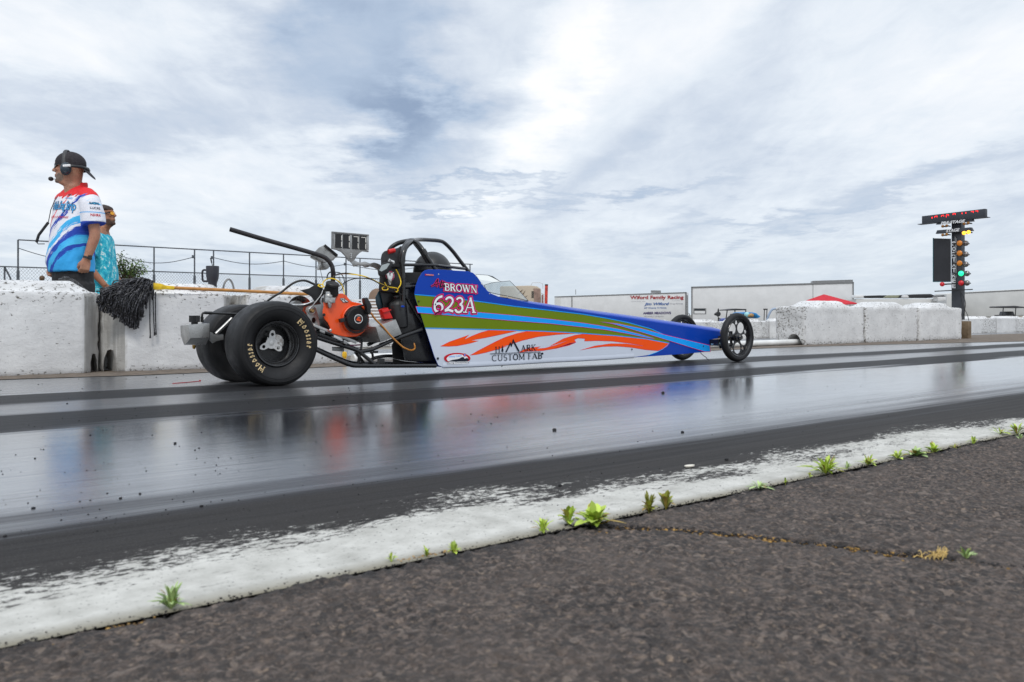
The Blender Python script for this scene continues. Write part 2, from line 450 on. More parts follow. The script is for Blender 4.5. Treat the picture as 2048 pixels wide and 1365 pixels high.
def mat_apron():
    m, t, b, c = newmat('coarse_old_asphalt')
    vo = N(t, 'ShaderNodeTexVoronoi'); vo.inputs['Scale'].default_value = 150; t.links.new(c, vo.inputs['Vector'])
    wn_ = N(t, 'ShaderNodeTexWhiteNoise'); t.links.new(vo.outputs['Color'], wn_.inputs['Vector'])
    base = ramp(t, wn_.outputs[0], [(0.0, (.062, .047, .039)), (0.4, (.150, .110, .088)), (0.7, (.200, .153, .125)), (0.92, (.27, .205, .165)), (1.0, (.38, .28, .20))])
    pit = ramp(t, nz(t, c, 95, 6, 0.75), [(0.40, 0), (0.56, .85)])
    col = mixc(t, mth(t, 'MULTIPLY', pit, 1.0), (.030, .026, .024), base)
    col = mixc(t, ramp(t, nz(t, c, 38, 5, 0.7), [(0.52, 0), (0.60, .75)]), col, (.026, .022, .020))
    large = nz(t, c, 6, 4, 0.6)
    ys_ = N(t, 'ShaderNodeSeparateXYZ'); t.links.new(c, ys_.inputs[0])
    tm_ = N(t, 'ShaderNodeMapRange'); tm_.inputs[1].default_value = 1.06; tm_.inputs[2].default_value = 1.11; t.links.new(mth(t, 'ADD', ys_.outputs[1], mth(t, 'MULTIPLY', mth(t, 'SUBTRACT', nz(t, c, 9, 5, .7), .5), .20)), tm_.inputs[0])
    col = mixc(t, ramp(t, large, [(0.40, 0.0), (0.7, 0.45)]), col, (.135, .105, .088))
    col = mixc(t, mth(t, 'MULTIPLY', tm_.outputs[0], .8), col, (.020, .018, .018))
    wv = N(t, 'ShaderNodeVectorMath'); wv.operation = 'ADD'; t.links.new(c, wv.inputs[0])
    nv = N(t, 'ShaderNodeTexNoise'); nv.inputs['Scale'].default_value = 7; nv.inputs['Detail'].default_value = 4; t.links.new(c, nv.inputs['Vector'])
    sv = N(t, 'ShaderNodeVectorMath'); sv.operation = 'SCALE'; sv.inputs[3].default_value = .35; t.links.new(nv.outputs['Color'], sv.inputs[0]); t.links.new(sv.outputs[0], wv.inputs[1])
    ve = N(t, 'ShaderNodeTexVoronoi'); ve.feature = 'DISTANCE_TO_EDGE'; ve.inputs['Scale'].default_value = 2.1; t.links.new(wv.outputs[0], ve.inputs['Vector'])
    hair = mth(t, 'MULTIPLY', ramp(t, ve.outputs['Distance'], [(0, 1), (.011, 0)]), ramp(t, nz(t, c, 2.5, 3, .6), [(.48, 0), (.56, .9)]))
    col = mixc(t, hair, col, (.012, .010, .010))
    stone = ramp(t, nz(t, c, 33, 2, .5), [(.66, 0), (.69, .8)])
    col = mixc(t, stone, col, (.24, .19, .155))
    t.links.new(col, b.inputs['Base Color']); b.inputs['Roughness'].default_value = 0.78
    bump(t, b, mth(t, 'ADD', nz(t, c, 210, 4, 0.7), mth(t, 'ADD', mth(t, 'MULTIPLY', vo.outputs['Distance'], -0.8), mth(t, 'MULTIPLY', nz(t, c, 80, 4, .6), 1.6))), 1.0, 0.007)
    return m
def mat_dirt(name, lo, hi, sc_=9, bp=0.6):
    m, t, b, c = newmat(name)
    n = nz(t, c, sc_, 8, 0.7)
    t.links.new(ramp(t, n, [(0.3, lo), (0.7, hi)]), b.inputs['Base Color']); b.inputs['Roughness'].default_value = 0.92
    bump(t, b, nz(t, c, sc_ * 9, 5, 0.7), bp, 0.01)
    return m
M_track = mat_track(); M_apron = mat_apron()
M_soil = mat_dirt('brown_soil', (.07, .055, .043), (.22, .175, .135), 14)
M_ground = mat_dirt('pale_dry_ground', (.12, .11, .095), (.26, .24, .20), 0.8)
M_lane = M('wet_return_lane', (.06, .065, .075), 0.22, 0, 0.3, 1.5)

def strip(name, ts, ss, mat, dz, kind='structure'):
    mb = MB(); nx, ny = len(ss), len(ts)
    mb.v = [V((s, t_, gz(t_) + dz)) for t_ in ts for s in ss]
    mb.f = [(j * nx + i, j * nx + i + 1, (j + 1) * nx + i + 1, (j + 1) * nx + i) for j in range(ny - 1) for i in range(nx - 1)]
    mb.m = [0] * len(mb.f)
    return tag(mb.build(name, mat, smooth=0), kind=kind)
strip('ground', [-400, -50, 0, 4.4, 15, 30, 60, 200, 1000, 3000], [-3000, -500, -50, 0, 50, 500, 3000], M_ground, -0.035)
# coarse asphalt beside the strip: finely relieved near the lens
ck = [G(*p) for p in ((1140, 1052), (1225, 1056), (1330, 1060), (1480, 1072), (1560, 1082), (1700, 1098), (1750, 1106), (1830, 1112), (1890, 1118), (1960, 1126), (2060, 1138), (2300, 1165))]
def crack_d(x, y):
    best = 9
    for a, b_ in zip(ck[:-1], ck[1:]):
        dx, dy = b_.x - a.x, b_.y - a.y
        k = max(0, min(1, ((x - a.x) * dx + (y - a.y) * dy) / (dx * dx + dy * dy)))
        best = min(best, math.hypot(x - a.x - dx * k, y - a.y - dy * k))
    return best
mb = MB(); st = 0.0055
xs = [-0.15 + st * i for i in range(int(3.55 / st))]; ys = [0.22 + st * j for j in range(int(0.915 / st))] + [1.132]
for y in ys:
    for x in xs:
        p = V((x * 88, y * 88, 0))
        h = 0.0050 * noise.noise(p) + 0.0034 * noise.noise(p * 0.45 + V((9, 3, 1))) + 0.005 * noise.noise(V((x * 5, y * 5, 2)))
        e = 1.118 + 0.012 * noise.noise(V((x * 9, 0, 5))) + 0.005 * noise.noise(V((x * 40, 0, 8))) - y
        if e < 0.02: h -= 0.013 * (1 - max(0, e) / 0.02)
        if y > 0.6 and x > 1.0:
            cd = crack_d(x, y) + 0.004 * noise.noise(V((x * 30, y * 30, 7)))
            if cd < 0.015: h -= 0.016 * (1 - cd / 0.015)
        mb.v.append(V((x, y, h + 0.003)))
nx = len(xs)
for j in range(len(ys) - 1):
    for i in range(nx - 1): mb.f.append((j * nx + i, j * nx + i + 1, (j + 1) * nx + i + 1, (j + 1) * nx + i)); mb.m.append(0)
tag(mb.build('asphalt_apron', M_apron, smooth=180, nrm=False), kind='structure')
strip('apron_beyond', [-30, -5, 0.1, 1.115], [-60, -10, -1, 0, 2, 5, 10, 60, 400], M_apron, -0.012)
strip('drag_strip', [1.115, 1.5, 2, 3, 4.0, 4.4, 5, 6.1, 6.75], [-60, -10, 0, 2, 4, 8, 15, 30, 60, 400], M_track, 0.0)
# soil verge between strip and concrete blocks (its edge wanders) 
mb = MB()
edge = [V((-20, 6.62, 0)), G(0, 760.5), G(300, 751), G(700, 733), G(1000, 722), G(1300, 707), G(1600, 694.5), G(1800, 689), G(2048, 683.5), V((60, 4.4, 0)), V((300, 4.4, 0))]
edge = [V((e.x, min(6.72, e.y), 0)) for e in edge]
e2 = []
for a, b_ in zip(edge[:-1], edge[1:]):
    for k in range(24): q = a.lerp(b_, k / 24); e2.append(V((q.x, q.y + 0.03 * noise.noise(V((q.x * 4, 1, 1))), 0)))
n = len(e2)
for row in (0, 1, 2):
    for q in e2:
        y = (q.y, max(6.76, q.y + .3), 9.3)[row]
        mb.v.append(V((q.x, y, gz(y) + 0.004 + (0.006 * noise.noise(V((q.x * 6, y * 6, 0))) + 0.006 if row else 0))))
for r_ in (0, 1):
    for i in range(n - 1): mb.f.append((r_ * n + i, r_ * n + i + 1, (r_ + 1) * n + i + 1, (r_ + 1) * n + i)); mb.m.append(0)
tag(mb.build('soil_verge', M_soil, smooth=0), kind='structure')
strip('far_lane', [9.3, 11, 13.4], [-60, 0, 30, 60, 400], M_lane, -0.006)

# loose rubber crumbs and grit on the racing surface: nobody could count them
M_crumb = M('rubber_crumb', (.012, .012, .013), 0.75)
mb = MB()
rnd = random.Random(3)
for i in range(620):
    px = rnd.uniform(-20, 2070); py = 740 + (rnd.random() ** 0.8) * 330
    g = G(px, py)
    if not 1.15 < g.y < 6.4: continue
    r = rnd.choice((0.0006, 0.0008, 0.001, 0.0012, 0.0016)) * (0.2 + 0.5 * g.y)
    if rnd.random() < 0.03: r *= 1.8
    mb.ball(g + V((0, 0, r * 0.4)), (r * rnd.uniform(.8, 1.5), r, r * 0.7), 5, 4)
tag(mb.build('rubber_crumbs', M_crumb, smooth=0), 'loose black rubber crumbs scattered over the wet strip', 'crumbs', kind='stuff')

# ================================================================ CONCRETE BLOCKS
def mat_block(name, dirty=0.5, seed=0):
    m, t, b, c = newmat(name)
    ob = N(t, 'ShaderNodeObjectInfo')
    s_ = N(t, 'ShaderNodeSeparateXYZ'); t.links.new(c, s_.inputs[0]); X, Y, Z = s_.outputs
    w = N(t, 'ShaderNodeVectorMath'); w.operation = 'ADD'; t.links.new(c, w.inputs[0])
    cm = N(t, 'ShaderNodeCombineXYZ'); t.links.new(mth(t, 'MULTIPLY', ob.outputs['Random'], 37), cm.inputs[0]); t.links.new(cm.outputs[0], w.inputs[1])
    c2 = w.outputs[0]
    base = ramp(t, nz(t, c2, 3, 6, 0.6), [(0.3, (.60, .60, .60)), (0.7, (.77, .77, .765))])
    top = ramp(t, Z, [(0.50, 0.0), (0.60, 0.075 if dirty < .8 else .045)])
    n1 = mth(t, 'ADD', nz(t, sc3(t, c2, (1, 1, 1.3)), 34, 6, 0.72), top)
    if dirty > .8: n1 = mth(t, 'ADD', n1, ramp(t, mth(t, 'ABSOLUTE', X), [(.72, 0), (.84, .075)]))
    bot = ramp(t, Z, [(0.0, 0.10), (0.09, 0.0)])
    n1 = mth(t, 'ADD', n1, bot)
    sp = ramp(t, n1, [(0.66 - dirty * 0.05, 0), (0.70 - dirty * 0.05, 1)])
    spc = ramp(t, nz(t, c2, 60, 3, 0.6), [(0.35, (.045, .042, .038)), (0.65, (.26, .24, .21))])
    col = mixc(t, sp, base, spc)
    ge = N(t, 'ShaderNodeNewGeometry'); gs = N(t, 'ShaderNodeSeparateXYZ'); t.links.new(ge.outputs['True Normal'], gs.inputs[0])
    endf = mth(t, 'MULTIPLY', ramp(t, mth(t, 'ABSOLUTE', gs.outputs[0]), [(0.35, 0), (0.5, 1)]), 1.0 if dirty < .8 else .12)
    drip = ramp(t, nz(t, sc3(t, c2, (14, 14, 1.2)), 1.3, 5, 0.65), [(0.34, (.60, .60, .58)), (0.47, (.30, .28, .235)), (0.62, (.13, .115, .085))])
    col = mixc(t, mth(t, 'MULTIPLY', endf, 0.25 + 0.6 * dirty), col, drip)
    scr = ramp(t, nz(t, sc3(t, c2, (2.5, 2.5, 2.5), (0.3, 0.9, 0.2)), 9, 7, 0.8), [(0.60, 0), (0.66, 0.30)])
    col = mixc(t, scr, col, (.40, .39, .37))
    t.links.new(col, b.inputs['Base Color']); b.inputs['Roughness'].default_value = 0.85
    bump(t, b, mth(t, 'SUBTRACT', mth(t, 'ADD', nz(t, c2, 38, 7, 0.75), mth(t, 'MULTIPLY', nz(t, sc3(t, c2, (1, 1, 2.2), (.4, 0, .8)), 14, 4, .6), .8)), mth(t, 'MULTIPLY', sp, 0.6)), 0.5, 0.009)
    return m
M_blk = mat_block('worn_white_paint_on_concrete', 0.5); M_blk2 = mat_block('chipped_white_paint', 0.95)
def conc_block(label, x0, x1, y0, y1, z0, H, crest, mat, cham=(0, 0), vox=0.024, rough=0.006, notch=None, crh=0.085, cat='concrete block'):
    """interlocking block: body with chamfered ends, raised key along its top"""
    mb = MB(); a, b_ = cham
    if a: pl = [(x0, y0 + b_), (x0 + a, y0), (x1 - a, y0), (x1, y0 + b_), (x1, y1 - b_), (x1 - a, y1), (x0 + a, y1), (x0, y1 - b_)]
    else: pl = [(x0, y0), (x1, y0), (x1, y1), (x0, y1)]
    mb.prism([(p[0], p[1], z0) for p in pl], (0, 0, H))
    cx0, cx1, slope, cyw = crest
    zt = z0 + H
    if cx1 > cx0:
        ym = (y0 + y1) / 2
        vs = []
        for x, k in ((cx0, 0.0), (cx0 + slope, 1.0), (cx1 - slope, 1.0), (cx1, 0.0)):
            for yy, q in ((-cyw, -.03), (-cyw * .78, crh * .75 * k), (-cyw * .5, crh * k), (cyw * .5, crh * k), (cyw * .78, crh * .75 * k), (cyw, -.03)):
                vs.append((x, ym + yy, zt + q))
        fs = []
        for i in range(3):
            for j in range(5): fs.append((i * 6 + j, i * 6 + j + 1, (i + 1) * 6 + j + 1, (i + 1) * 6 + j))
            fs.append((i * 6, (i + 1) * 6, (i + 1) * 6 + 5, i * 6 + 5))
        fs += [tuple(range(6)), tuple(range(23, 17, -1))]
        mb.add(vs, fs)
    org = V(((x0 + x1) / 2, (y0 + y1) / 2, z0))
    o = mb.build('concrete_block', mat, smooth=0, loc=org)
    if notch:
        cb = MB()
        for nn in notch: cb.prism(nn[0], nn[1])
        cut = cb.build('cut', mat, smooth=0)
    rm = o.modifiers.new('r', 'REMESH'); rm.mode = 'VOXEL'; rm.voxel_size = vox
    if notch: bm_ = o.modifiers.new('b', 'BOOLEAN'); bm_.object = cut; bm_.operation = 'DIFFERENCE'; bm_.solver = 'EXACT'
    dg = bpy.context.evaluated_depsgraph_get(); dg.update()
    me = bpy.data.meshes.new_from_object(o.evaluated_get(dg))
    o.modifiers.clear()
    if notch: bpy.data.objects.remove(cut)
    sd_ = V((org.x * 3.1, org.y, 0))
    for v in me.vertices:
        w = v.co + sd_
        ed = min(abs(v.co.x - (x0 - org.x)), abs(v.co.x - (x1 - org.x)))
        ex = 1.0 + 2.2 * max(0, 1 - ed / 0.08) + 1.6 * max(0, 1 - abs(v.co.z - H) / 0.05)
        nn_ = noise.noise(w * 14) + 0.6 * noise.noise(w * 33)
        dsp = v.normal * (rough * 0.45 * ex * nn_ - rough * 0.3 * (ex - 1))
        v.co += dsp
        if v.co.z < 0: v.co.z = 0.0
    o.data = me; me.materials.clear(); me.materials.append(mat)
    me.shade_smooth(); me.set_sharp_from_angle(angle=R(50))
    return tag(o, label, cat, 'white concrete barrier blocks')
zb = gz(7.0)
def arch(px_c, w, h, y0, y1, x=None):
    pts = [(px_c - w, 0), (px_c - w * .9, h * .6), (px_c - w * .45, h * .95), (px_c, h), (px_c + w * .45, h * .95), (px_c + w * .9, h * .6), (px_c + w, 0)]
    return ([(p[0], y0, zb - .02 + p[1]) for p in pts], (0, y1 - y0, 0))
conc_block('white concrete block at the left edge below the man in the headset', -1.2, 1.40, 7.0, 7.6, zb, 0.632, (-1.0, 1.33, .13, .25), M_blk, cham=(.14, .20), notch=[arch(1.35, .035, .17, 6.9, 7.42)])
conc_block('white concrete block under the large black mop head', 1.415, 2.46, 7.0, 7.6, zb, 0.632, (1.60, 2.40, .12, .25), M_blk, cham=(.14, .20), notch=[arch(1.468, .04, .20, 6.9, 7.42)])
conc_block('white concrete block behind the big rear tyres and orange engine', 2.475, 3.44, 7.0, 7.6, zb, 0.632, (2.64, 3.40, .12, .25), M_blk, cham=(.04, .05))
# blocks round the starting tree, two rows deep
xs_ = [10.8, 12.52, 14.26, 15.92]
lab = ['spotted white block with arched pipe hole, nearest the front wheel', 'white block in the middle of the row left of the starting lights', 'white block with chipped bare concrete corner beside the starting lights']
for i in range(3):
    conc_block(lab[i], xs_[i] + .014, xs_[i + 1] - .014, 7.0, 7.50, zb, 0.585, (xs_[i] + .32, xs_[i + 1] - .38, .24, .27), M_blk2, cham=(.02, .02), vox=0.034, rough=0.009, crh=0.085,
               notch=[([(10.7, 7.17 + .13 * math.cos(a_), zb - .03 + .20 * math.sin(a_)) for a_ in [math.pi * k / 10 for k in range(11)]], (0.6, 0, 0))] if i == 0 else None)
lab = ['back row white block seen above the first block of the cluster', 'back row white block seen above the second block of the cluster', 'back row white block right in front of the starting light post']
for i in range(3):
    conc_block(lab[i], xs_[i] + .95, xs_[i + 1] + .93, 7.54, 8.14, zb - .02, 0.595, (xs_[i] + 1.25, xs_[i + 1] + .65, .26, .27), M_blk2, vox=0.045, rough=0.009, crh=0.085)
# long row on the far side of the other lane
fa, fb = G(1510, 676), G(2048, 664.5)
dirf = (fb - fa); dirf.z = 0; dirf.normalize()
org0 = fa - dirf * 17.5
mbF = None
for i in range(34):
    c0 = org0 + dirf * (1.5 * i)
    mb = MB(); L = 1.48; nrm_ = V((-dirf.y, dirf.x, 0))
    z0 = gz(c0.y) - .02
    H = 0.50 + 0.015 * noise.noise(V((i * 3.3, 0, 0)))
    def P3(a, b_, z): q = c0 + dirf * a + nrm_ * b_; return (q.x, q.y, z)
    prof = [(0, z0), (0, z0 + H - .02), (.02, z0 + H), (.12, z0 + H), (.17, z0 + H + .06), (.42, z0 + H + .06), (.48, z0 + H), (.58, z0 + H), (.6, z0 + H - .02), (.6, z0)]
    vs = []; segs = [0, .015, .22, .3, 1.2, 1.3, 1.465, 1.48]
    for a in segs:
        ins = 0.008 if a in (0, 1.48) else 0
        for j, (b_, z) in enumerate(prof):
            zz_ = z if not (a < .25 or a > 1.25) or z <= z0 + H else z0 + H + .002
            q = 0.012 * noise.noise(V((a * 5 + i * 7, b_ * 9, z * 9)))
            vs.append(P3(a, b_ + q + ins, zz_ + (q if z > z0 else 0)))
    k = len(prof); fs = []
    for a in range(len(segs) - 1):
        for j in range(k): fs.append((a * k + j, a * k + (j + 1) % k, (a + 1) * k + (j + 1) % k, (a + 1) * k + j))
    fs += [tuple(range(k)), tuple(range(len(segs) * k - 1, (len(segs) - 1) * k - 1, -1))]
    mb.add(vs, fs)
    o = mb.build('concrete_block', M_blk2, smooth=30, loc=V((c0.x, c0.y, z0)))
    tag(o, 'small distant white block in the long row beyond the other lane', 'concrete block', 'distant white blocks along the far lane')
# white pipe on the soil, from behind the engine to the block cluster
M_wpipe = M('white_plastic_pipe', (.72, .72, .70), 0.45, 0, 0.15, 4)
p0, p1 = V((3.5, 6.97, gz(6.97) + .045)), V((11.1, 7.17, gz(7.17) + .055))
mb = MB(); mb.tube([p0.lerp(p1, i / 12) for i in range(13)], 0.042, 14)
mb.lathe(p0.lerp(p1, 0.43), p1 - p0, [(0.048, -.06), (0.048, .06)], 14)
tag(mb.build('drain_pipe', M_wpipe, loc=p0), 'long white plastic pipe lying on the soil, ending in the arched block', 'pipe')
M_yel = M('yellow_plastic', (.80, .46, .015), 0.4)
r_ = thing('beam_reflector', 'small yellow sensor housing on the ground beneath the engine', 'sensor', U(689, 722, 6.85))
mb = MB(); c = U(689, 712, 6.85); mb.lathe(c, (0, 0, 1), [(.010, -.055), (.016, -.045), (.016, -.01), (.022, -.008), (.022, .02), (.018, .035), (.008, .038)], 14); mb.build('housing', M_yel, r_)
mb = MB(); mb.box(c + V((.03, 0, -.058)), (.09, .05, .012)); mb.build('base', M_yel, r_, bevel=.003)
# wooden post at the end of the block cluster
M_wood = mat_dirt('weathered_wood', (.10, .065, .035), (.26, .19, .12), 7, 0.4)
mb = MB(); b0 = U(1932, 680, 7.15); mb.box((b0.x, b0.y, zb + .165), (.14, .14, .34))
tag(mb.build('wooden_post', M_wood, bevel=.008, loc=(b0.x, b0.y, zb)), 'short brown wooden post at the right end of the white blocks', 'post')

mb = MB(); mb.tube([G(345, 768) + V((0, 0, .002)), G(372, 766) + V((0, 0, .002)), G(398, 763.5) + V((0, 0, .002))], .0022, 5); mb.ball(G(400, 763) + V((0, 0, .004)), .006, 6, 4)
tag(mb.build('red_string', M('red_thread', (.5, .03, .04), .6), loc=G(372, 766)), 'thin red string lying on the strip in front of the blocks', 'string')
# ================================================================ DRAGSTER
M_blk_paint = M('black_powder_coat', (.012, .012, .013), 0.28, 0, 0.2, 8, coat=.3)
M_black = M('matte_black', (.016, .016, .017), 0.55, 0, 0.25, 12, 0.1, 90)
M_blackpl = M('black_plastic', (.014, .014, .015), 0.38, 0, 0.2, 9)
M_charc = M('charcoal_vinyl', (.035, .035, .038), 0.48, 0, 0.25, 9, 0.15, 40)
M_tyre = M('black_tyre_rubber', (.014, .014, .015), 0.55, 0, 0.35, 7, 0.2, 50)
M_alu = M('brushed_aluminium', (.44, .435, .42), 0.34, 0.85, 0.16, 14, 0.1, 200)
M_alud = M('dull_cast_metal', (.26, .26, .255), 0.45, 0.6, 0.25, 22, 0.2, 120)
M_alul = M('satin_aluminium', (.72, .71, .69), .42, .55, .1, 30)
M_chrome = M('polished_metal', (.75, .74, .72), 0.16, 1.0, 0.08, 20)
M_orange = M('orange_enamel', (.86, .085, .006), 0.30, 0, 0.06, 5, coat=.4)
M_wirey = M('yellow_wire', (.85, .58, .02), 0.4)
M_blackrub = M('black_rubber_hose', (.014, .014, .014), 0.42)
M_copper = M('amber_fuel_hose', (.52, .21, .03), 0.3, 0, 0.1, 5, coat=.5)
M_white = M('white_vinyl', (.80, .80, .80), 0.4, 0, 0.03, 5)
M_red = M('red_plastic', (.62, .015, .012), 0.35)
M_teal = M('dark_teal_paint', (.010, .035, .050), 0.35, 0, 0.3, 9)
def paint(name, r, g, b_):
    m = M(name, lin(r, g, b_), 0.34, 0, 0.04, 2.5, coat=.12, rv=.04); m.node_tree.nodes['Principled BSDF'].inputs['Specular IOR Level'].default_value = .22; return m
P_blue = paint('blue_metallic_paint', 0, 62, 170); P_green = paint('olive_green_paint', 108, 130, 0); P_sky = paint('light_blue_paint', 10, 160, 250)
P_pink = paint('pink_paint', 222, 24, 110); P_orng = paint('orange_paint', 255, 84, 0); P_silv = paint('white_silver_paint', 206, 213, 226)
P_dk = paint('dark_lettering', 24, 30, 44); P_wht = M('white_lettering', (.86, .87, .90), .35, 0, .02); P_red = paint('crimson', 200, 20, 40)
M_tyre.node_tree.nodes['Principled BSDF'].inputs['Specular IOR Level'].default_value = .3
TN = 4.42                                        # plane of the near body side
root = thing('junior_dragster', 'long low blue, green and orange painted dragster staged on the wet strip', 'race car', (1.694, 4.65, 0))

def rear_tyre(tc, near):
    """fat slick: tc = centre of tread"""
    prof = [(.124, -.075), (.135, -.088), (.152, -.103), (.175, -.113), (.195, -.114), (.210, -.108), (.2205, -.096), (.2265, -.078), (.2285, -.05), (.2288, 0),
            (.2285, .05), (.2265, .078), (.2205, .096), (.210, .108), (.195, .114), (.175, .113), (.152, .103), (.135, .088), (.124, .075), (.118, .06), (.118, -.06), (.124, -.075)]
    c = V((1.722, tc, .2330 + gz(tc))); prof = [(r * 1.018, h * 1.04) for r, h in prof]
    # the shoulder shows two moulded steps; the foot is pressed flat
    mb = MB(); mb.lathe(c, (0, 1, 0), prof, 72, cap=False)
    for k in (.188, .205, .2165):  # moulded rings
        for sgn in (-1, 1):
            h = {.188: .1195, .205: .1165, .2165: .1085}[k] * sgn
            mb.tube([c + V((k * math.cos(a), h, k * math.sin(a))) for a in [2 * math.pi * i / 72 for i in range(72)]], .0016, 5, closed=True)
    zmin = c.z - .2235
    for p in mb.v:
        if p.z < zmin: p.z = zmin + (p.z - zmin) * .05; 
        if p.z < zmin + .06: p.y += (p.y - tc) * 0.10 * (1 - (p.z - zmin) / .06)
    for p in mb.v: p.z -= .0052
    t = mb.build('rear_tyre', M_tyre, root)
    sg = -1 if near else 1
    # rim: deep black dish with stepped barrel
    rp = [(.126, -.080), (.122, -.088), (.117, -.086), (.112, -.075), (.108, -.060), (.103, -.055), (.100, -.040), (.098, -.030), (.096, .035), (.100, .06), (.118, .072), (.126, .080), (.128, .075), (.122, .05), (.112, .0), (.118, -.06), (.126, -.080)]
    mb = MB(); mb.lathe(c - V((0, 0, .005)), (0, -sg, 0), rp, 64, cap=False)
    mb.lathe(c - V((0, 0, .005)), (0, -sg, 0), [(.0, .040), (.097, .040), (.097, .046), (0, .046)], 48, cap=False)
    for k in (.114, .104): mb.tube([c + V((k * math.cos(a), sg * (.078 if k > .11 else .056), k * math.sin(a) - .005)) for a in [2 * math.pi * i / 64 for i in range(64)]], .0018, 5, closed=True)
    rim = mb.build('rim', M_blk_paint, t)
    # three-armed aluminium hub
    hub = []
    for i in range(72):
        a = 2 * math.pi * i / 72; m3 = math.cos(3 * (a - R(84)))
        r_ = .0315 + .040 * max(0, m3) ** 1.15
        hub.append((r_ * math.cos(a), r_ * math.sin(a)))
    holes = [circ(.048 * math.cos(R(84 + 120 * k)), .048 * math.sin(R(84 + 120 * k)), .0095, 12) for k in range(3)]
    vs, fs = plate2d([hub] + holes, .004)
    cc = c + V((-.003, sg * .004, -.003))
    mb = MB(); mb.add([cc + V((-sg * 0 + p.x, sg * p.z, p.y)) for p in vs], fs)
    mb.lathe(cc, (0, sg, 0), [(.014, 0), (.014, .006), (.010, .008), (0, .008)], 20)
    for k in range(3):
        mb.lathe(cc + V((.028 * math.cos(R(140 + 120 * k)), 0, .028 * math.sin(R(84 + 120 * k)))), (0, sg, 0), [(.004, 0), (.004, .006), (0, .006)], 8)
    mb.build('hub', M_alul, t, nrm=True)
    # brake disc shows between the arms
    mb = MB(); mb.lathe(c + V((.036, -sg * .022, 0)), (0, sg, 0), [(0, 0), (.042, 0), (.042, .003), (0, .003)], 40); mb.build('brake_plate', M_chrome, t)
    if near:
        # gold sidewall lettering
        gold = M('gold_lettering', (.62, .47, .25), .6, 0, .2, 60)
        mb = MB()
        for a_start, direction in ((R(49), 1), (R(237), 1)):
            word = 'Hoosier'; ang = a_start
            for ch in word:
                v, f = text2d(ch, 0.012)
                x0 = min(q.x for q in v); x1 = max(q.x for q in v)
                s_ = .046 if ch == 'H' else .036
                base = .150 if ch == 'H' else .155
                w_ = (x1 - x0) * s_
                pts = []
                for q in v:
                    rr = base + q.y * s_
                    aa = ang - (q.x - x0) * s_ / .168
                    yy = -.1200 + (.0 if rr > .17 else (.17 - rr) * .42)
                    if rr > .19: yy += (rr - .19) * .25
                    pts.append(c + V((rr * math.cos(aa), yy - .0012, rr * math.sin(aa) - .004)))
                mb.add(pts, f)
                # little blackletter spurs
                for yb, dx in ((0.0, 0), (.50, .3 * w_)):
                    aa = ang - (dx + w_ * .2) / .168; rr = base + yb * s_
                    mb.poly([c + V((r2 * math.cos(a2), -.1215, r2 * math.sin(a2) - .004)) for r2, a2 in ((rr - .001, aa + .03), (rr + .006, aa + .01), (rr + .003, aa - .03), (rr - .003, aa - .01))])
                ang -= (w_ + .0105) / .168
        bsplit(mb, 'sidewall_lettering', gold, t, gap=.03, smooth=0, nrm=False)
    return t
rear_tyre(4.405, True); rear_tyre(4.915, False)

def front_wheel(s, tc, r_=.2005):
    c = V((s, tc, r_ + gz(tc)))
    k = r_ / .2005
    mb = MB(); mb.lathe(c, (0, 1, 0), [(.158 * k, -.020), (.168 * k, -.027), (.182 * k, -.028), (.193 * k, -.021), (.1995 * k, -.009), (.2005 * k, 0), (.1995 * k, .009), (.193 * k, .021), (.182 * k, .028), (.168 * k, .027), (.158 * k, .020), (.156 * k, 0), (.158 * k, -.02)], 72, cap=False)
    t = mb.build('front_tyre', M_tyre, root)
    mb = MB()
    mb.lathe(c, (0, 1, 0), [(.164, -.022), (.160, -.027), (.152, -.025), (.147, -.016), (.143, .0), (.147, .016), (.152, .025), (.160, .027), (.164, .022), (.156, .0), (.164, -.022)], 64, cap=False)
    holes = []
    for i in range(5):
        a = R(58 + 72 * i); holes.append(circ(.090 * math.cos(a), .090 * math.sin(a), .046, 26))
        a += R(36); b3 = []
        for j in range(18):
            q = 2 * math.pi * j / 18; rr = .0165 + .004 * math.cos(3 * q)
            b3.append((.120 * math.cos(a) + rr * math.cos(q + a), .120 * math.sin(a) + rr * math.sin(q + a)))
        holes.append(b3)
    vs, fs = plate2d([circ(0, 0, .148, 56)] + holes, .0035)
    mb.add([c + V((p.x, -p.z + .004, p.y)) for p in vs], fs)
    mb.lathe(c, (0, -1, 0), [(.033, -.03), (.033, 0), (.031, .012), (.022, .020), (.022, .036), (.016, .044), (.0, .044)], 24)
    mb.build('rim', M_blk_paint, t, smooth=35)
    return t
front_wheel(5.60, 4.24); front_wheel(5.575, 4.80, .1995)

# ---- body: near side outline surveyed on its own plane, tapering to a narrow nose
def far_y(s):                                   # the far side draws in towards the nose
    k = max(0, min(1, (s - 3.0) / 2.5)); return 4.88 + (4.62 - 4.88) * k
side = [(885, 735.5), (876, 731), (868, 712), (861, 690), (850, 655), (838, 618), (830.5, 597), (829, 588), (831.5, 572), (837, 557), (844, 546), (850, 541), (857, 539.5), (880, 539.5), (910, 541.5),
        (936, 543), (946, 546), (953, 552), (960, 562), (968, 574), (975, 582), (983, 588), (1000, 593), (1030, 598.5), (1070, 604.5), (1110, 611), (1160, 619), (1220, 627.5), (1280, 636), (1340, 645), (1400, 654), (1446, 661),
        (1449, 688), (1421, 690), (1421, 703.5), (1360, 709), (1302, 713), (1212, 719), (1160, 722), (1100, 724.5), (1030, 729), (950, 733.5)]
mb = MB(); n_ = len(side)
pts = [U(x, y, TN) for x, y in side]
for i_ in range(22, 32): pts[i_].z -= .016 if i_ > 23 else .006
topz = [U(x, y, TN) for x, y in side]
mb.prism(pts, (0, .004, 0))
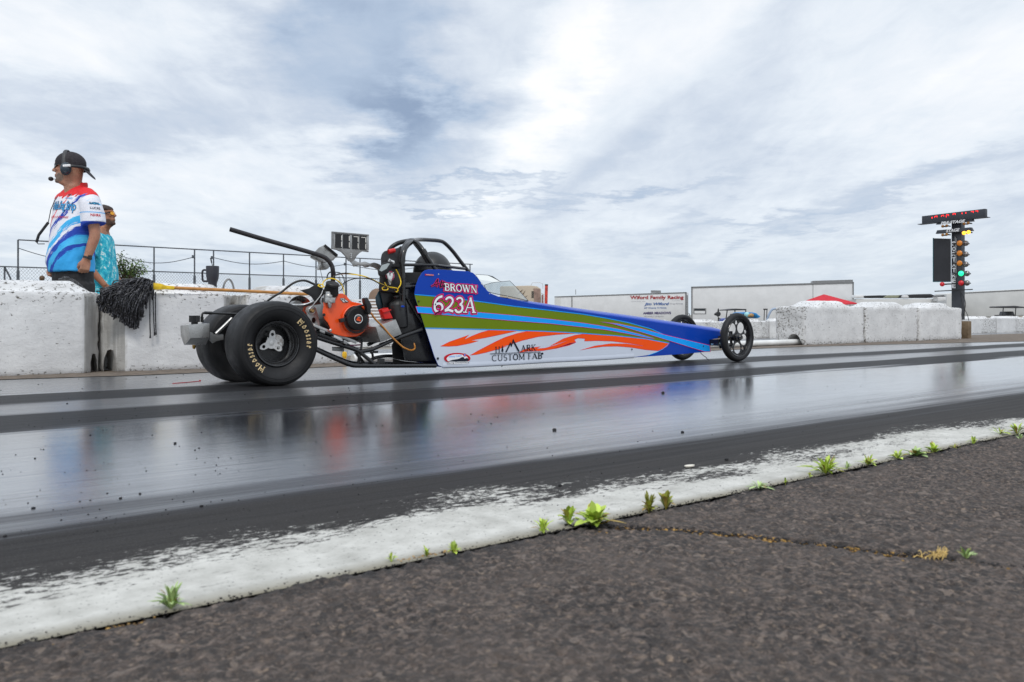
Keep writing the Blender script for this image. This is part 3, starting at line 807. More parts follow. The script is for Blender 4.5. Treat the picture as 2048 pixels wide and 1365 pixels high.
body = mb.build('body_panel', P_blue, root, smooth=20, bevel=.0012, seg=1)
# far side panel + bonnet + floor
mb = MB()
fpts = [V((p.x, far_y(p.x), p.z)) for p in pts]
mb.prism(fpts, (0, -.004, 0))
tops = [U(x, y, TN) for x, y in side[20:32]]
for q_ in tops: q_.z -= .018
row = []
for p in tops:
    fyv = far_y(p.x); w = fyv - TN; h = min(.026, w * .16)
    row.append([V((p.x, TN + .0005, p.z - .006)), V((p.x, TN + .0015, p.z + .004)), V((p.x, TN + w * .05, p.z + .014)), V((p.x, TN + w * .2, p.z + .014 + h * .5)), V((p.x, TN + w * .5, p.z + .014 + h)), V((p.x, TN + w * .8, p.z + .014 + h * .5)), V((p.x, TN + w * .95, p.z + .014)), V((p.x, fyv - .0015, p.z + .004)), V((p.x, fyv - .0005, p.z - .006))])
k0 = 9
row = row[3:] # bonnet starts ahead of the cockpit opening
for a, b_ in zip(row[:-1], row[1:]): mb.add(a + b_, [(i, i + 1, k0 + i + 1, k0 + i) for i in range(k0 - 1)])
lastr = row[-1]; bot = [V((p.x, p.y, U(1449, 688, TN).z)) for p in (lastr[0], lastr[-1])]
mb.add(lastr + [bot[1], bot[0]], [tuple(range(11))])
flo = [pts[i] for i in range(33, 42)] + [pts[0]]
for a, b_ in zip(flo[:-1], flo[1:]):
    mb.add([a + V((0, .006, .002)), b_ + V((0, .006, .002)), V((b_.x, far_y(b_.x) - .006, b_.z + .002)), V((a.x, far_y(a.x) - .006, a.z + .002))], [(0, 1, 2, 3)])
mb.build('bonnet_shell', P_blue, root, smooth=50, nrm=True)
# rolled lower lip, silver-white
mb = MB()
lip = [(885, 735.5), (950, 733.5), (1030, 729), (1100, 724.5), (1160, 722), (1212, 719), (1268, 715.3)]
prof = [(-.0012, .030), (-.0035, .016), (-.0035, .004), (-.001, -.003), (.008, -.006)]
vs = []
for x, y in lip:
    q = U(x, y, TN)
    for dy, dz in prof: vs.append(q + V((0, dy, dz)))
fs = [(i * 5 + j, i * 5 + j + 1, (i + 1) * 5 + j + 1, (i + 1) * 5 + j) for i in range(len(lip) - 1) for j in range(4)]
mb.add(vs, fs); mb.build('lower_lip', P_silv, root, smooth=60)

# ---- painted livery, laid over the panel in thin coats
LV = [TN]
def coat(polys, lift, mb, mi):
    for pl in polys:
        vs, fs = plate2d([clean_poly(pl)])
        mb.add([U(p.x, p.y, TN - lift) for p in vs], fs, mi)
lv = MB()
white = [(885, 734.5), (876.5, 730.5), (868.5, 712), (861.6, 690), (850.6, 656.8), (933, 658.5), (1028, 661), (1085, 662.9), (1160, 666.7), (1234, 672), (1291, 678), (1338, 686.5), (1336, 690), (1328, 697), (1315, 704.5), (1297, 710.5), (1272, 714), (1212, 718), (1160, 721), (1100, 723.5), (1030, 728), (950, 732.5)]
green = [(829.5, 589.5), (866.7, 592.4), (948.6, 602), (1028.6, 613), (1100, 621), (1167, 628.9), (1212, 636.6), (1257, 645.6), (1302, 658), (1331, 671), (1338, 679), (1339, 686.5), (1291, 678), (1234, 672), (1160, 666.7), (1085, 662.9), (1028, 661), (933, 658.5), (850.2, 656.4), (838, 618.5), (830.8, 597), (829.6, 592)]
def band(top, botm): return top + botm[::-1]
s1 = band([(832, 613.7), (862.9, 615.6), (952.4, 624.8), (1028.6, 631.4), (1100, 638.8), (1167.4, 646.7), (1201, 651.9), (1239, 659), (1279.7, 669), (1309, 677.5)],
          [(836, 625.7), (895, 630.5), (1028.6, 642), (1100, 647.4), (1167, 654.6), (1212, 660), (1257, 668), (1300, 676.6)])
s2 = band([(1198.8, 643.8), (1234.8, 647.8), (1279.7, 656.8), (1331.4, 670.7), (1375, 681), (1419.5, 691.6)], [(1225.8, 647.8), (1257, 656.8), (1302, 670.3), (1340, 682), (1385, 696), (1410, 703.5), (1420.3, 703.2)])
c3 = lambda x, y: (800 + x / 5.25, 500 + y / 5.25)
c4 = lambda x, y: (1100 + x / 4.452, 540 + y / 4.452)
f1 = [c3(*q) for q in ((430, 1012), (520, 968), (600, 940), (720, 897), (672, 945), (760, 905), (850, 870), (945, 844), (1235, 851), (1100, 880), (900, 922), (740, 953), (820, 957), (740, 980), (600, 1008), (500, 1014))]
f2 = [c3(*q) for q in ((740, 1106), (820, 1062), (900, 1020), (1000, 968), (1100, 922), (1230, 880), (1350, 854), (1500, 858), (1700, 867), (1840, 879), (1660, 888), (1450, 912), (1280, 952), (1150, 995), (1065, 1022), (1125, 1012), (1050, 1036), (900, 1078), (800, 1100))]
f3 = [c3(*q) for q in ((1250, 1079), (1300, 1050), (1380, 1030), (1470, 1018), (1430, 1040), (1520, 1035), (1640, 1003), (1780, 948))] + [c4(*q) for q in ((0, 680), (120, 615), (220, 585), (300, 573), (600, 591), (850, 616), (1060, 656), (1040, 682), (1000, 706), (960, 720), (850, 711), (720, 690), (840, 678), (700, 653), (560, 636), (430, 631), (310, 634), (312, 612), (250, 607), (215, 622), (228, 645), (170, 655), (80, 688), (0, 712))] + [c3(*q) for q in ((1840, 978), (1780, 1000), (1650, 1032), (1500, 1058), (1340, 1064))]
f4 = [c4(*q) for q in ((270, 716), (400, 679), (540, 659), (680, 660), (800, 676), (870, 690), (960, 720), (850, 711), (720, 690), (600, 680), (480, 682), (370, 696))]
coat([white], .0008, lv, 0); coat([green], .0008, lv, 1)
# light-blue pin lines
def pline(pts, w): return band([(x, y - w) for x, y in pts], [(x, y + w) for x, y in pts])
coat([expand(f1, .7), expand(f2, .7), expand(f3, .7)], .0013, lv, 2); coat([expand(f4, .6)], .0016, lv, 2)
coat([f1, f2, f3], .0021, lv, 3); coat([f4], .0024, lv, 3)
coat([pline([(830, 589.5), (866.7, 592.4), (948.6, 602), (1028.6, 613), (1100, 621), (1167, 628.9), (1212, 636.6), (1257, 645.6), (1302, 658), (1331, 671)], .8)], .0026, lv, 4)
coat([pline([(850.5, 656.6), (933, 658.5), (1028, 661), (1085, 662.9), (1160, 666.7), (1234, 672), (1291, 678), (1338, 686.8)], .8)], .0028, lv, 4)
coat([pline([(1338, 686.5), (1335, 691), (1327, 698), (1314, 705), (1297, 711)], .7)], .0030, lv, 4)
coat([expand(s1, .9)], .0029, lv, 2); coat([s1], .0033, lv, 4)
coat([expand(s2, .9)], .0036, lv, 2); coat([s2], .0040, lv, 4)
lv.build('livery', [P_silv, P_green, P_pink, P_orng, P_sky], body, smooth=0)
# ---- serif stroke lettering
def arc(cx, cy, rx, ry, a0, a1, n=12): return [(cx + rx * math.cos(R(a0 + (a1 - a0) * i / n)), cy + ry * math.sin(R(a0 + (a1 - a0) * i / n))) for i in range(n + 1)]
TK, TH_ = .17, .07
GL = {
 'B': (.72, [([(.18, 0), (.18, 1)], TK), ([(.18, .96), (.40, .96)] + arc(.40, .75, .20, .21, 90, -90) + [(.18, .54)], .11), ([(.18, .54), (.42, .54)] + arc(.42, .29, .23, .25, 90, -90) + [(.18, .04)], .12)], [(.18, 0), (.18, 1)]),
 'R': (.78, [([(.18, 0), (.18, 1)], TK), ([(.18, .96), (.40, .96)] + arc(.40, .74, .21, .22, 90, -90) + [(.18, .52)], .11), ([(.38, .52), (.68, 0)], TK)], [(.18, 0), (.18, 1), (.68, 0)]),
 'O': (.84, [(arc(.42, .5, .32, .46, 0, 360, 28), .13)], []),
 'W': (1.12, [([(.10, 1), (.36, 0)], TK), ([(.36, 0), (.56, .9)], TH_), ([(.52, 1), (.78, 0)], TK), ([(.78, 0), (1.0, 1)], TH_)], [(.10, 1), (.52, 1), (1.0, 1)]),
 'N': (.90, [([(.16, 0), (.16, 1)], TH_), ([(.16, 1), (.72, 0)], TK), ([(.72, 0), (.72, 1)], TH_)], [(.16, 0), (.16, 1), (.72, 1)]),
 'H': (.86, [([(.18, 0), (.18, 1)], .12), ([(.68, 0), (.68, 1)], .12), ([(.18, .5), (.68, .5)], .06)], [(.18, 0), (.18, 1), (.68, 0), (.68, 1)]),
 'A': (.86, [([(.08, 0), (.42, 1)], TH_), ([(.38, 1), (.74, 0)], TK * .85), ([(.2, .34), (.62, .34)], .06)], [(.08, 0), (.74, 0)]),
 'K': (.86, [([(.18, 0), (.18, 1)], .12), ([(.18, .42), (.66, 1)], TH_), ([(.34, .58), (.72, 0)], .12)], [(.18, 0), (.18, 1), (.66, 1), (.74, 0)]),
 'C': (.84, [(arc(.48, .5, .36, .47, 50, 310, 20), .09)], []),
 'U': (.86, [([(.18, 1), (.18, .35)] + arc(.43, .33, .25, .30, 180, 360) + [(.68, .35), (.68, 1)], .09)], [(.18, 1), (.68, 1)]),
 'S': (.62, [(arc(.32, .74, .2, .22, 40, 270, 12) + arc(.32, .27, .22, .25, 90, -140, 12), .10)], []),
 'T': (.80, [([(.4, 0), (.4, 1)], .12), ([(.06, .96), (.74, .96)], .06)], [(.4, 0)]),
 'M': (1.0, [([(.16, 0), (.16, 1)], TH_), ([(.16, 1), (.50, .15)], .11), ([(.50, .15), (.84, 1)], TH_), ([(.84, 0), (.84, 1)], .12)], [(.16, 0), (.84, 0), (.16, 1), (.84, 1)]),
 'F': (.68, [([(.18, 0), (.18, 1)], .12), ([(.18, .96), (.6, .96)], .06), ([(.18, .52), (.5, .52)], .06)], [(.18, 0), (.18, 1)]),
 '6': (.74, [(arc(.62, .52, .52, .48, 95, 180, 10) + arc(.37, .29, .27, .28, 180, 360, 14) + arc(.37, .29, .27, .25, 0, 150, 10), .15)], []),
 '2': (.74, [(arc(.34, .72, .25, .24, 165, -20, 12) + [(.45, .42), (.10, .10)], .14), ([(.08, .09), (.36, .15), (.68, .06)], .15)], []),
 '3': (.72, [(arc(.33, .75, .22, .21, 160, -80, 12), .13), (arc(.33, .28, .26, .26, 85, -165, 14), .15)], []),
 ' ': (.4, [], []),
}
def stroke_poly(pts, w):
    n = len(pts); L, Rr = [], []
    for i in range(n):
        a = V(pts[max(0, i - 1)]); b_ = V(pts[min(n - 1, i + 1)]); d_ = (b_ - a).normalized(); nn = V((-d_.y, d_.x))
        L.append(V(pts[i]) + nn * w / 2); Rr.append(V(pts[i]) - nn * w / 2)
    return L, Rr
def serif_text(mb, txt, bl, br, tl, lift, mi, grow=0.0, sk=0.0):
    bl, br, tl = V(bl), V(br), V(tl); W_ = sum(GL[c][0] for c in txt); ex = (br - bl) / W_; ey = tl - bl; x = 0; z_ = 0
    mp = lambda p, z: bl + ex * (x + p[0] + sk * p[1]) + ey * p[1] + V((0, -lift - z, 0))
    for ch in txt:
        w, strokes, ser = GL[ch]
        for pts_, sw in strokes:
            z_ += .00003
            if grow and len(pts_) > 1:
                a = V(pts_[0]); b_ = V(pts_[1]); c_ = V(pts_[-2]); d_ = V(pts_[-1])
                pts_ = [tuple(a + (a - b_).normalized() * grow)] + list(pts_[1:-1]) + [tuple(d_ + (d_ - c_).normalized() * grow)]
            L, Rr = stroke_poly(pts_, sw + 2 * grow)
            vs = [mp(p, z_) for p in L] + [mp(p, z_) for p in Rr]; n = len(L)
            mb.add(vs, [(i, i + 1, n + i + 1, n + i) for i in range(n - 1)], mi)
        for (sx, sy) in ser:
            z_ += .00003; y0 = (0, .07) if sy == 0 else (.93, 1)
            g = grow
            mb.add([mp(q, z_) for q in ((sx - .15 - g, y0[0] - g), (sx + .15 + g, y0[0] - g), (sx + .15 + g, y0[1] + g), (sx - .15 - g, y0[1] + g))], [(0, 1, 2, 3)], mi)
        x += w
lt = MB()
u = lambda x, y: U(x, y, TN)
for lift, mi, g in ((.0043, 0, .17), (.0052, 1, .06), (.0060, 2, 0)):
    serif_text(lt, 'BROWN', u(887.5, 581.5), u(954, 586.5), u(888.5, 567), lift, mi, g * .95, -.12)
    serif_text(lt, '623A', u(864.5, 624), u(950, 626.5), u(865.5, 592.5), lift + .0009, mi, g * .62, .06)
def script(pts, w, lift, mi):
    for k, pl in enumerate(pts):
        L, Rr = stroke_poly(pl, w); n = len(L)
        lt.add([U(p[0], p[1], TN - lift - k * .0001) for p in L] + [U(p[0], p[1], TN - lift - k * .0001) for p in Rr], [(i, i + 1, n + i + 1, n + i) for i in range(n - 1)], mi)
sp = lambda pl: [tuple(p)[:2] for p in smooth_path([(x, y, 0) for x, y in pl], 5)]
alta = [sp([(862, 573), (868, 570), (874, 561), (876, 559), (875, 566), (873, 575)]), sp([(866, 571), (873, 569), (879, 567)]), sp([(879, 574), (882, 565), (884, 562), (882, 570), (881, 575), (884, 573)]),
        sp([(884, 574), (887, 565), (888, 562)]), sp([(882, 566), (887, 565.6), (891, 565.5)]), sp([(889, 575), (886, 573), (889, 570), (890, 575)])]
jr = [sp([(882, 617), (879, 622), (873, 628), (870, 630), (872, 626), (880, 624), (886, 621)]), sp([(881, 629), (885, 624), (889, 621)])]
script(alta, 3.6, .0050, 0); script(alta, 1.5, .0058, 1); script(jr, 2.8, .0080, 0); script(jr, .9, .0088, 1)
lt.build('name_lettering', [P_pink, P_dk, P_wht], body, smooth=0, nrm=False)
# maker's lettering low on the side
mk = MB()
serif_text(mk, 'H', u(989, 706), u(1000, 705.5), u(989, 694), .0050, 0)
serif_text(mk, 'ARK', u(1041, 703), u(1071.5, 701), u(1041, 691), .0050, 0)
serif_text(mk, 'CUSTOM FAB', u(982, 723), u(1083.5, 717.5), u(982, 710.5), .0050, 0)
def ppoly(mb, pl, lift, mi=0):
    vs, fs = plate2d([pl]); mb.add([U(p.x, p.y, TN - lift) for p in vs], fs, mi)
ppoly(mk, [(1010.5, 704.8), (1020.5, 684.5), (1023, 688), (1026.3, 677.6), (1040, 703.6), (1036.5, 703.9), (1026.3, 684.5), (1023.3, 694.5), (1020.5, 690), (1013.5, 704.6)], .0051)
ppoly(mk, [(1004.4, 705.5), (1004.4, 703), (1002.2, 703), (1003.8, 700), (1002.6, 700), (1004.2, 696.5), (1003.4, 696.5), (1005, 690.5), (1006.6, 696.5), (1005.8, 696.5), (1007.4, 700), (1006.2, 700), (1007.8, 703), (1005.6, 703), (1005.6, 705.5)], .0051)
ppoly(mk, [(980, 707.6), (1081, 703.6), (1081, 704.8), (980, 708.8)], .0052)
for x_, y_, r_ in ((1085, 707.5, 1.9), (875.8, 717.5, 2.3)): ppoly(mk, circ(x_, y_, r_, 14, r_ * 1.1), .0050)
bsplit(mk, 'sponsor_lettering', [P_dk], body, gap=.02, smooth=0, nrm=False)
lg = MB()
ppoly(lg, circ(914.5, 717, 26.5, 36, 10.8), .0050, 0); ppoly(lg, circ(914.8, 718.2, 21.5, 32, 9.2), .0055, 1)
ppoly(lg, [(896, 723.5), (904, 720.5), (918, 718), (924, 714.5), (928, 715), (929, 718), (934, 716), (938, 719), (937, 722), (930, 723.5), (912, 723.8)], .0060, 2)
ppoly(lg, circ(929.5, 710.5, 3.2, 16), .0062, 0); ppoly(lg, circ(929.5, 710.5, 1.7, 10), .0066, 3)
ppoly(lg, [(893, 725), (938, 722.8), (936, 727.6), (914, 729), (896, 729)], .0058, 1)
decal_text(lg, 'Infinity Coach', U(897, 717, TN), U(922, 714.5, TN), U(897, 711.5, TN), V((0, -.0064, 0)), 3)
decal_text(lg, 'Racing Championship', U(894, 728.6, TN), U(937, 726.4, TN), U(894, 724.8, TN), V((0, -.0070, 0)), 2)
ppoly(lg, [(850, 548.3), (867.5, 549.3), (867.5, 552.2), (850, 551)], .0048, 0); decal_text(lg, 'WISECO', U(851, 550.6, TN), U(866.5, 551.6, TN), U(851, 548.8, TN), V((0, -.0054, 0)), 1)
bsplit(lg, 'sticker', [P_red, P_wht, P_dk, P_sky], body, smooth=0, nrm=False)
mb = MB()
for x_, y_, k in ((837.5, 603, 1), (1264, 699, 1), (1407, 693, 1)): mb.lathe(U(x_, y_, TN - .0055), (0, -1, 0), [(.0060, -.001), (.0060, .001), (0, .001)], 12)
bsplit(mb, 'panel_fastener', M_black, body)
mb = MB()
for x_, y_ in ((963, 568), (979, 588), (1014.5, 594.5), (877, 549), (952.5, 552.8)): mb.lathe(U(x_, y_, TN - .001), (0, -1, 0), [(.0045, -.001), (.004, .001), (0, .002)], 10)
bsplit(mb, 'rivet', M_chrome, body)
# ---- windscreen
M_glass = bpy.data.materials.new('smoky_acrylic'); M_glass.use_nodes = True
t = M_glass.node_tree; t.nodes.clear(); o_ = N(t, 'ShaderNodeOutputMaterial'); tr = N(t, 'ShaderNodeBsdfTransparent'); tr.inputs[0].default_value = (.66, .71, .70, 1)
gl = N(t, 'ShaderNodeBsdfGlossy'); gl.inputs['Roughness'].default_value = .06; gl.inputs[0].default_value = (.9, .95, .95, 1); fr = N(t, 'ShaderNodeFresnel'); fr.inputs[0].default_value = 1.5
mx = N(t, 'ShaderNodeMixShader'); t.links.new(mth(t, 'ADD', mth(t, 'MULTIPLY', fr.outputs[0], .9), .06, clamp=True), mx.inputs[0]); t.links.new(tr.outputs[0], mx.inputs[1]); t.links.new(gl.outputs[0], mx.inputs[2]); t.links.new(mx.outputs[0], o_.inputs[0])
c5 = lambda x, y: (930 + x / 11.378, 550 + y / 11.378)
mb = MB()
near_e = [U(*c5(*q), TN + .012) for q in ((430, 235), (500, 380), (560, 400), (750, 445), (1000, 490), (1300, 560), (1440, 592))]
tip = U(*c5(1020, 138), 4.62)
ridge = [U(*c5(430, 235), TN + .012), U(*c5(600, 185), 4.50), U(*c5(700, 168), 4.54), U(*c5(850, 158), 4.58), tip, U(*c5(1120, 240), 4.62), U(*c5(1440, 592), 4.56)]
m_ = len(near_e)
mb.add(near_e + ridge, [(i, i + 1, m_ + i + 1, m_ + i) for i in range(m_ - 1)])
far_e = [U(*c5(250, -10), 4.60), U(*c5(520, 10), 4.80), U(*c5(630, 38), 4.83), U(*c5(800, 150), 4.80), U(*c5(850, 162), 4.62), U(*c5(700, 170), 4.56), U(*c5(430, 235), 4.44), U(*c5(330, 110), 4.44)]
mb.poly(far_e)
ws = mb.build('windscreen', M_glass, root, smooth=30)
mb = MB(); mb.tube(near_e, .0022, 6); mb.tube(ridge, .0016, 6); mb.tube(far_e[:5], .0016, 6); mb.build('edge_trim', M_charc, ws)
# ---- chassis, cage, engine and equipment
def tb(pts, r, n=10, per=5): return smooth_path([U(*p) for p in pts], per)
def ext(mb, pl, t0, t1, mi=0):
    p = [U(x, y, t0) for x, y in pl]; k = (t1 - t0) if t1 - t0 > .05 else 0
    r = ray(sum(q[0] for q in pl) / len(pl), 630); mb.prism(p, (k * r.x / r.y, t1 - t0, 0), mi)
cA = lambda x, y, t_: (640 + x / 6.4, 450 + y / 6.4, t_)
c2 = lambda x, y, t_: (560 + x / 4.2656, 440 + y / 4.2656, t_)
cE = lambda x, y: (620 + x / 8.53, 540 + y / 8.53)
cK = lambda x, y, t_: (640 + x / 8.533, 640 + y / 8.533, t_)
fr = MB()
fr.tube(tb([c2(300, 1105, 4.43), c2(480, 1190, 4.43), c2(600, 1238, 4.43), c2(680, 1246, 4.43), c2(900, 1246, 4.43), c2(1330, 1246, 4.43)], 0), .0125, 10)
fr.tube(tb([c2(300, 1092, 4.86), c2(480, 1170, 4.86), c2(640, 1222, 4.86), c2(900, 1224, 4.86), c2(1330, 1226, 4.86)], 0), .0115, 10)
fr.tube(tb([cK(-60, 300, 4.45), cK(200, 385, 4.45), cK(400, 445, 4.45), cK(600, 510, 4.45), cK(700, 560, 4.45)], 0), .0125, 10)
fr.tube(tb([cK(-60, 260, 4.84), cK(200, 350, 4.84), cK(420, 420, 4.84), cK(690, 530, 4.84)], 0), .0125, 10)
fr.tube([U(*cK(690, 545, 4.45)), U(*cK(880, 510, 4.45)), U(*cK(1280, 330, 4.45)), U(*cK(1740, 165, 4.45))], .0125, 12)
fr.tube([U(*cK(690, 560, 4.45)), U(*cK(950, 775, 4.44))], .012, 10)
fr.tube([U(*cK(600, 540, 4.84)), U(*cK(740, 730, 4.84))], .012, 10)
fr.tube([U(*cK(680, 560, 4.7)), U(*cK(655, 735, 4.7))], .010, 10)
fr.tube([U(*cK(720, 545, 4.45)), U(*cK(720, 545, 4.84))], .011, 10)
fr.tube(tb([cK(860, 545, 4.6), cK(895, 590, 4.6), cK(905, 690, 4.6)], 0), .008, 8)
fr.tube([U(*cK(905, 550, 4.6)), U(*cK(985, 548, 4.6))], .007, 8)
fr.tube(tb([cK(840, 705, 4.62), cK(940, 650, 4.62), cK(1150, 618, 4.62), cK(1400, 640, 4.62), cK(1800, 720, 4.62)], 0), .011, 10)
for (x, w) in ((1040, 50),): fr.box(U(*cK(x, 715, 4.5)), (w / 8.533 / 340 * 2, .03, .038))
fr.tube([U(*cK(-200, 330, 4.45)), U(*cK(-200, 330, 4.86))], .012, 8)
fr.build('chassis_tube', M_blk_paint, root, smooth=50)
# roll cage
cg = MB()
hoop = [cA(1062, 690, 4.46), cA(1055, 500, 4.46), cA(1062, 400, 4.46), cA(1080, 320, 4.47), cA(1115, 255, 4.50), cA(1165, 215, 4.56), cA(1200, 198, 4.65), cA(1120, 208, 4.78), cA(1010, 232, 4.83), cA(920, 285, 4.85), cA(880, 360, 4.86), cA(870, 520, 4.86), cA(870, 760, 4.86)]
cg.tube(tb(hoop, 0), .0155, 12)
cg.tube(tb([cA(1190, 205, 4.58), cA(1250, 235, 4.54), cA(1310, 310, 4.49), cA(1370, 410, 4.47), cA(1430, 500, 4.46), cA(1485, 580, 4.45)], 0), .0135, 12)
cg.tube(tb([cA(1200, 198, 4.64), cA(1280, 190, 4.74), cA(1400, 195, 4.79), cA(1530, 207, 4.82), cA(1600, 238, 4.83), cA(1700, 340, 4.83), cA(1800, 470, 4.82), cA(1905, 605, 4.80)], 0), .0135, 12)
cg.tube([U(*cA(1065, 512, 4.45)), U(*cA(1430, 516, 4.45)), U(*cA(1500, 520, 4.45))], .0095, 10)
cg.tube([U(*cA(1500, 520, 4.45)), U(*cA(1850, 562, 4.6))], .0095, 10)
cg.tube([U(*cA(1070, 700, 4.46)), U(*cA(1070, 1100, 4.46))], .0125, 10)
cg.tube([U(*cA(1075, 795, 4.46)), U(*cA(1240, 795, 4.46))], .011, 10)
cg.tube([U(*cA(1060, 840, 4.46)), U(*cA(1200, 1090, 4.46)), U(*cA(1300, 1250, 4.46))], .006, 8)
cg.tube([U(*cA(1080, 715, 4.7)), U(*cA(1250, 745, 4.7))], .011, 10)
cg.build('roll_cage', M_blk_paint, root, smooth=60)
# padding sleeve on the hoop and straps
mb = MB()
mb.tube(tb([cA(1050, 480, 4.485), cA(1052, 400, 4.485), cA(1075, 310, 4.49), cA(1115, 250, 4.52), cA(1160, 215, 4.57)], 0), .021, 10)
mb.tube(tb([cA(1215, 235, 4.60), cA(1290, 330, 4.53), cA(1390, 495, 4.50)], 0), .0145, 10)
mb.tube([U(*cA(1320, 320, 4.475)), U(*cA(1360, 385, 4.465))], .0165, 10)
mb.build('cage_padding', M_charc, root, smooth=60)
mb = MB(); ext(mb, [(640 + x / 6.4, 450 + y / 6.4) for x, y in ((780, 520), (778, 425), (790, 372), (822, 335), (900, 315), (1000, 292), (1040, 262), (1056, 300), (1036, 400), (1036, 560), (960, 540), (860, 560))], 4.50, 4.86)
sb = mb.build('seat_shroud', M_charc, root, smooth=40, bevel=.012, seg=3)
mb = MB(); ext(mb, [(640 + x / 6.4, 450 + y / 6.4) for x, y in ((762, 640), (760, 690), (748, 846), (1000, 880), (1040, 830), (1050, 560), (960, 540), (860, 560), (800, 600))], 4.52, 4.86)
mb.build('seat_back_cover', M_charc, root, smooth=40, bevel=.010, seg=2)
mb = MB(); ext(mb, [(640 + x / 6.4, 450 + y / 6.4) for x, y in ((748, 846), (706, 930), (715, 1010), (790, 1225), (830, 1240), (800, 1000), (800, 860))], 4.56, 4.84)
mb.build('seat_side', M_teal, root, bevel=.006)
mb = MB(); ext(mb, [(640 + x / 6.4, 450 + y / 6.4) for x, y in ((765, 846), (800, 1000), (830, 1240), (960, 1240), (1060, 1000), (1060, 840))], 4.545, 4.80); mb.build('seat_base', M_blackpl, root, bevel=.006)
# black interior: firewall and seat behind the open rear of the body
mb = MB(); ext(mb, [(786, 578), (806, 545), (846, 545), (880, 560), (880, 734), (870, 731), (786, 729), (783, 690), (798, 668), (790, 640)], 4.60, 4.84)
mb.build('cockpit_tub', M_black, root, bevel=.008)
mb = MB(); ext(mb, [(806, 566), (846, 566), (846, 650), (868, 722), (812, 722), (800, 655)], 4.47, 4.49)
mb.build('firewall', M_blk_paint, root, bevel=.003)
hb = U(866, 534, 4.66)
mb = MB(); mb.lathe(hb, (0.10, -.05, 1), [(.118, -.20), (.127, -.15), (.131, -.09), (.131, -.04)] + [(.131 * math.cos(R(q_)), -.035 + .135 * math.sin(R(q_))) for q_ in range(5, 91, 5)], 56)
for p in mb.v: p.y = 4.66 + (p.y - 4.66) * .92
mb.tube([hb + V((.131 * math.cos(a) , .121 * math.sin(a), -.025)) for a in [2 * math.pi * i / 40 for i in range(40)]], .004, 6, closed=True)
hr = mb.build('headrest', M_blackpl, root, smooth=60)
# red kill-switch tag
mb = MB(); mb.tube([U(777, 503.8, 4.49), U(789, 501, 4.49)], .014, 12, ry=None)
mb.build('red_tag', M_red, root, smooth=50)
# timing gauge on the shroud
mb = MB(); ext(mb, [(755.5, 546), (757, 536), (767, 525), (781, 522.5), (786, 525.5), (785.5, 531), (777, 545), (765, 553), (757, 551)], 4.40, 4.47)
g_ = mb.build('gauge', M_blackpl, root, smooth=40, bevel=.006)
mb = MB(); ext(mb, [(758.5, 541), (764, 530.5), (776, 527), (779.5, 528), (773, 538), (763, 543.5)], 4.397, 4.3985); mb.build('gauge_screen', M('gauge_glass', (.42, .47, .47), .12), g_)
# chrome cast ornament with round badge
mb = MB(); mb.lathe(U(780, 552, 4.497), (0, -1, 0), [(.030, 0), (.030, .002), (0, .002)], 28); mb.build('badge', M_white, root)
mb = MB(); mb.lathe(U(780, 552, 4.494), (0, -1, 0), [(.0295, 0), (.0295, .001), (.024, .001), (.024, 0)], 28, cap=False); mb.build('badge_ring', P_pink, root)
mb = MB()
for q in ([(779, 517), (783, 521), (781, 530), (776, 524)], [(774, 545), (778, 546), (780, 553), (783, 546), (788, 544), (785, 556), (783, 563), (782, 570), (779, 570), (777, 560)], [(775, 521), (780, 519), (789, 522), (790, 527), (786, 529), (782, 524)]):
    ext(mb, q, 4.470, 4.488)
bsplit(mb, 'chrome_ornament', M_chrome, root, bevel=.003)
# dial-in board
mb = MB(); ext(mb, [(640 + x / 6.4, 450 + y / 6.4) for x, y in ((155, 85), (628, 125), (625, 350), (545, 340), (510, 360), (470, 400), (445, 450), (405, 472), (370, 462), (330, 400), (280, 350), (220, 322), (155, 308))], 4.56, 4.575)
bd = mb.build('dial_in_board', M_alu, root, bevel=.002)
mb = MB(); ext(mb, [(640 + x / 6.4, 450 + y / 6.4) for x, y in ((155, 85), (628, 125), (627, 140), (155, 100))], 4.55, 4.559); ext(mb, [(640 + x / 6.4, 450 + y / 6.4) for x, y in ((155, 85), (178, 87), (178, 310), (155, 308))], 4.552, 4.5595); mb.build('board_frame', M_alud, bd)
mb = MB(); dm = MB()
def seg7(x0, y0, x1, y1, ch, y1b):
    """flip segments of one digit, x in photo px"""
    on = {'1': 'bc', '7': 'abc'}[ch]; w = 1.5
    H = y1 - y0; m = (y0 + y1) / 2
    sg = {'a': [(x0 + .6, y0 + .4), (x1 - 1.0, y0 + .8), (x1 - 1.8, y0 + 2.2), (x0 + 1.2, y0 + 1.8)],
          'b': [(x1 - w, y0 + 1.8), (x1, y0 + .8), (x1, m - .8), (x1 - w, m - 1.8)], 'c': [(x1 - w, m + 1.8), (x1, m + .8), (x1, y1 - .4), (x1 - w, y1 - 1.4)]}
    for k in on: ppl = [U(a, b_, 4.5545) for a, b_ in sg[k]]; dm.poly(ppl)
for x0, y0, x1, y1 in ((671, 468, 684, 496), (686.5, 469.2, 700, 497.3), (705, 470.6, 717.5, 498.6), (720, 472, 733, 500)):
    ext(mb, [(x0, y0), (x1, y0 + .9), (x1, y1 + .6), (x0, y1)], 4.556, 4.5595)
for (x0, y0, x1, y1), ch in zip(((674, 470, 684, 495), (688, 471, 699.3, 496.6), (706.5, 472.5, 717, 498), (721.5, 474, 732.2, 499.6)), '1177'): seg7(x0, y0, x1, y1, ch, 0)
pn = mb.build('digit_panel', M_blackpl, bd); bsplit(dm, 'digit', M('ivory_segment', (.74, .72, .66), .5), pn, gap=.008, smooth=0, nrm=False)
mb = MB()
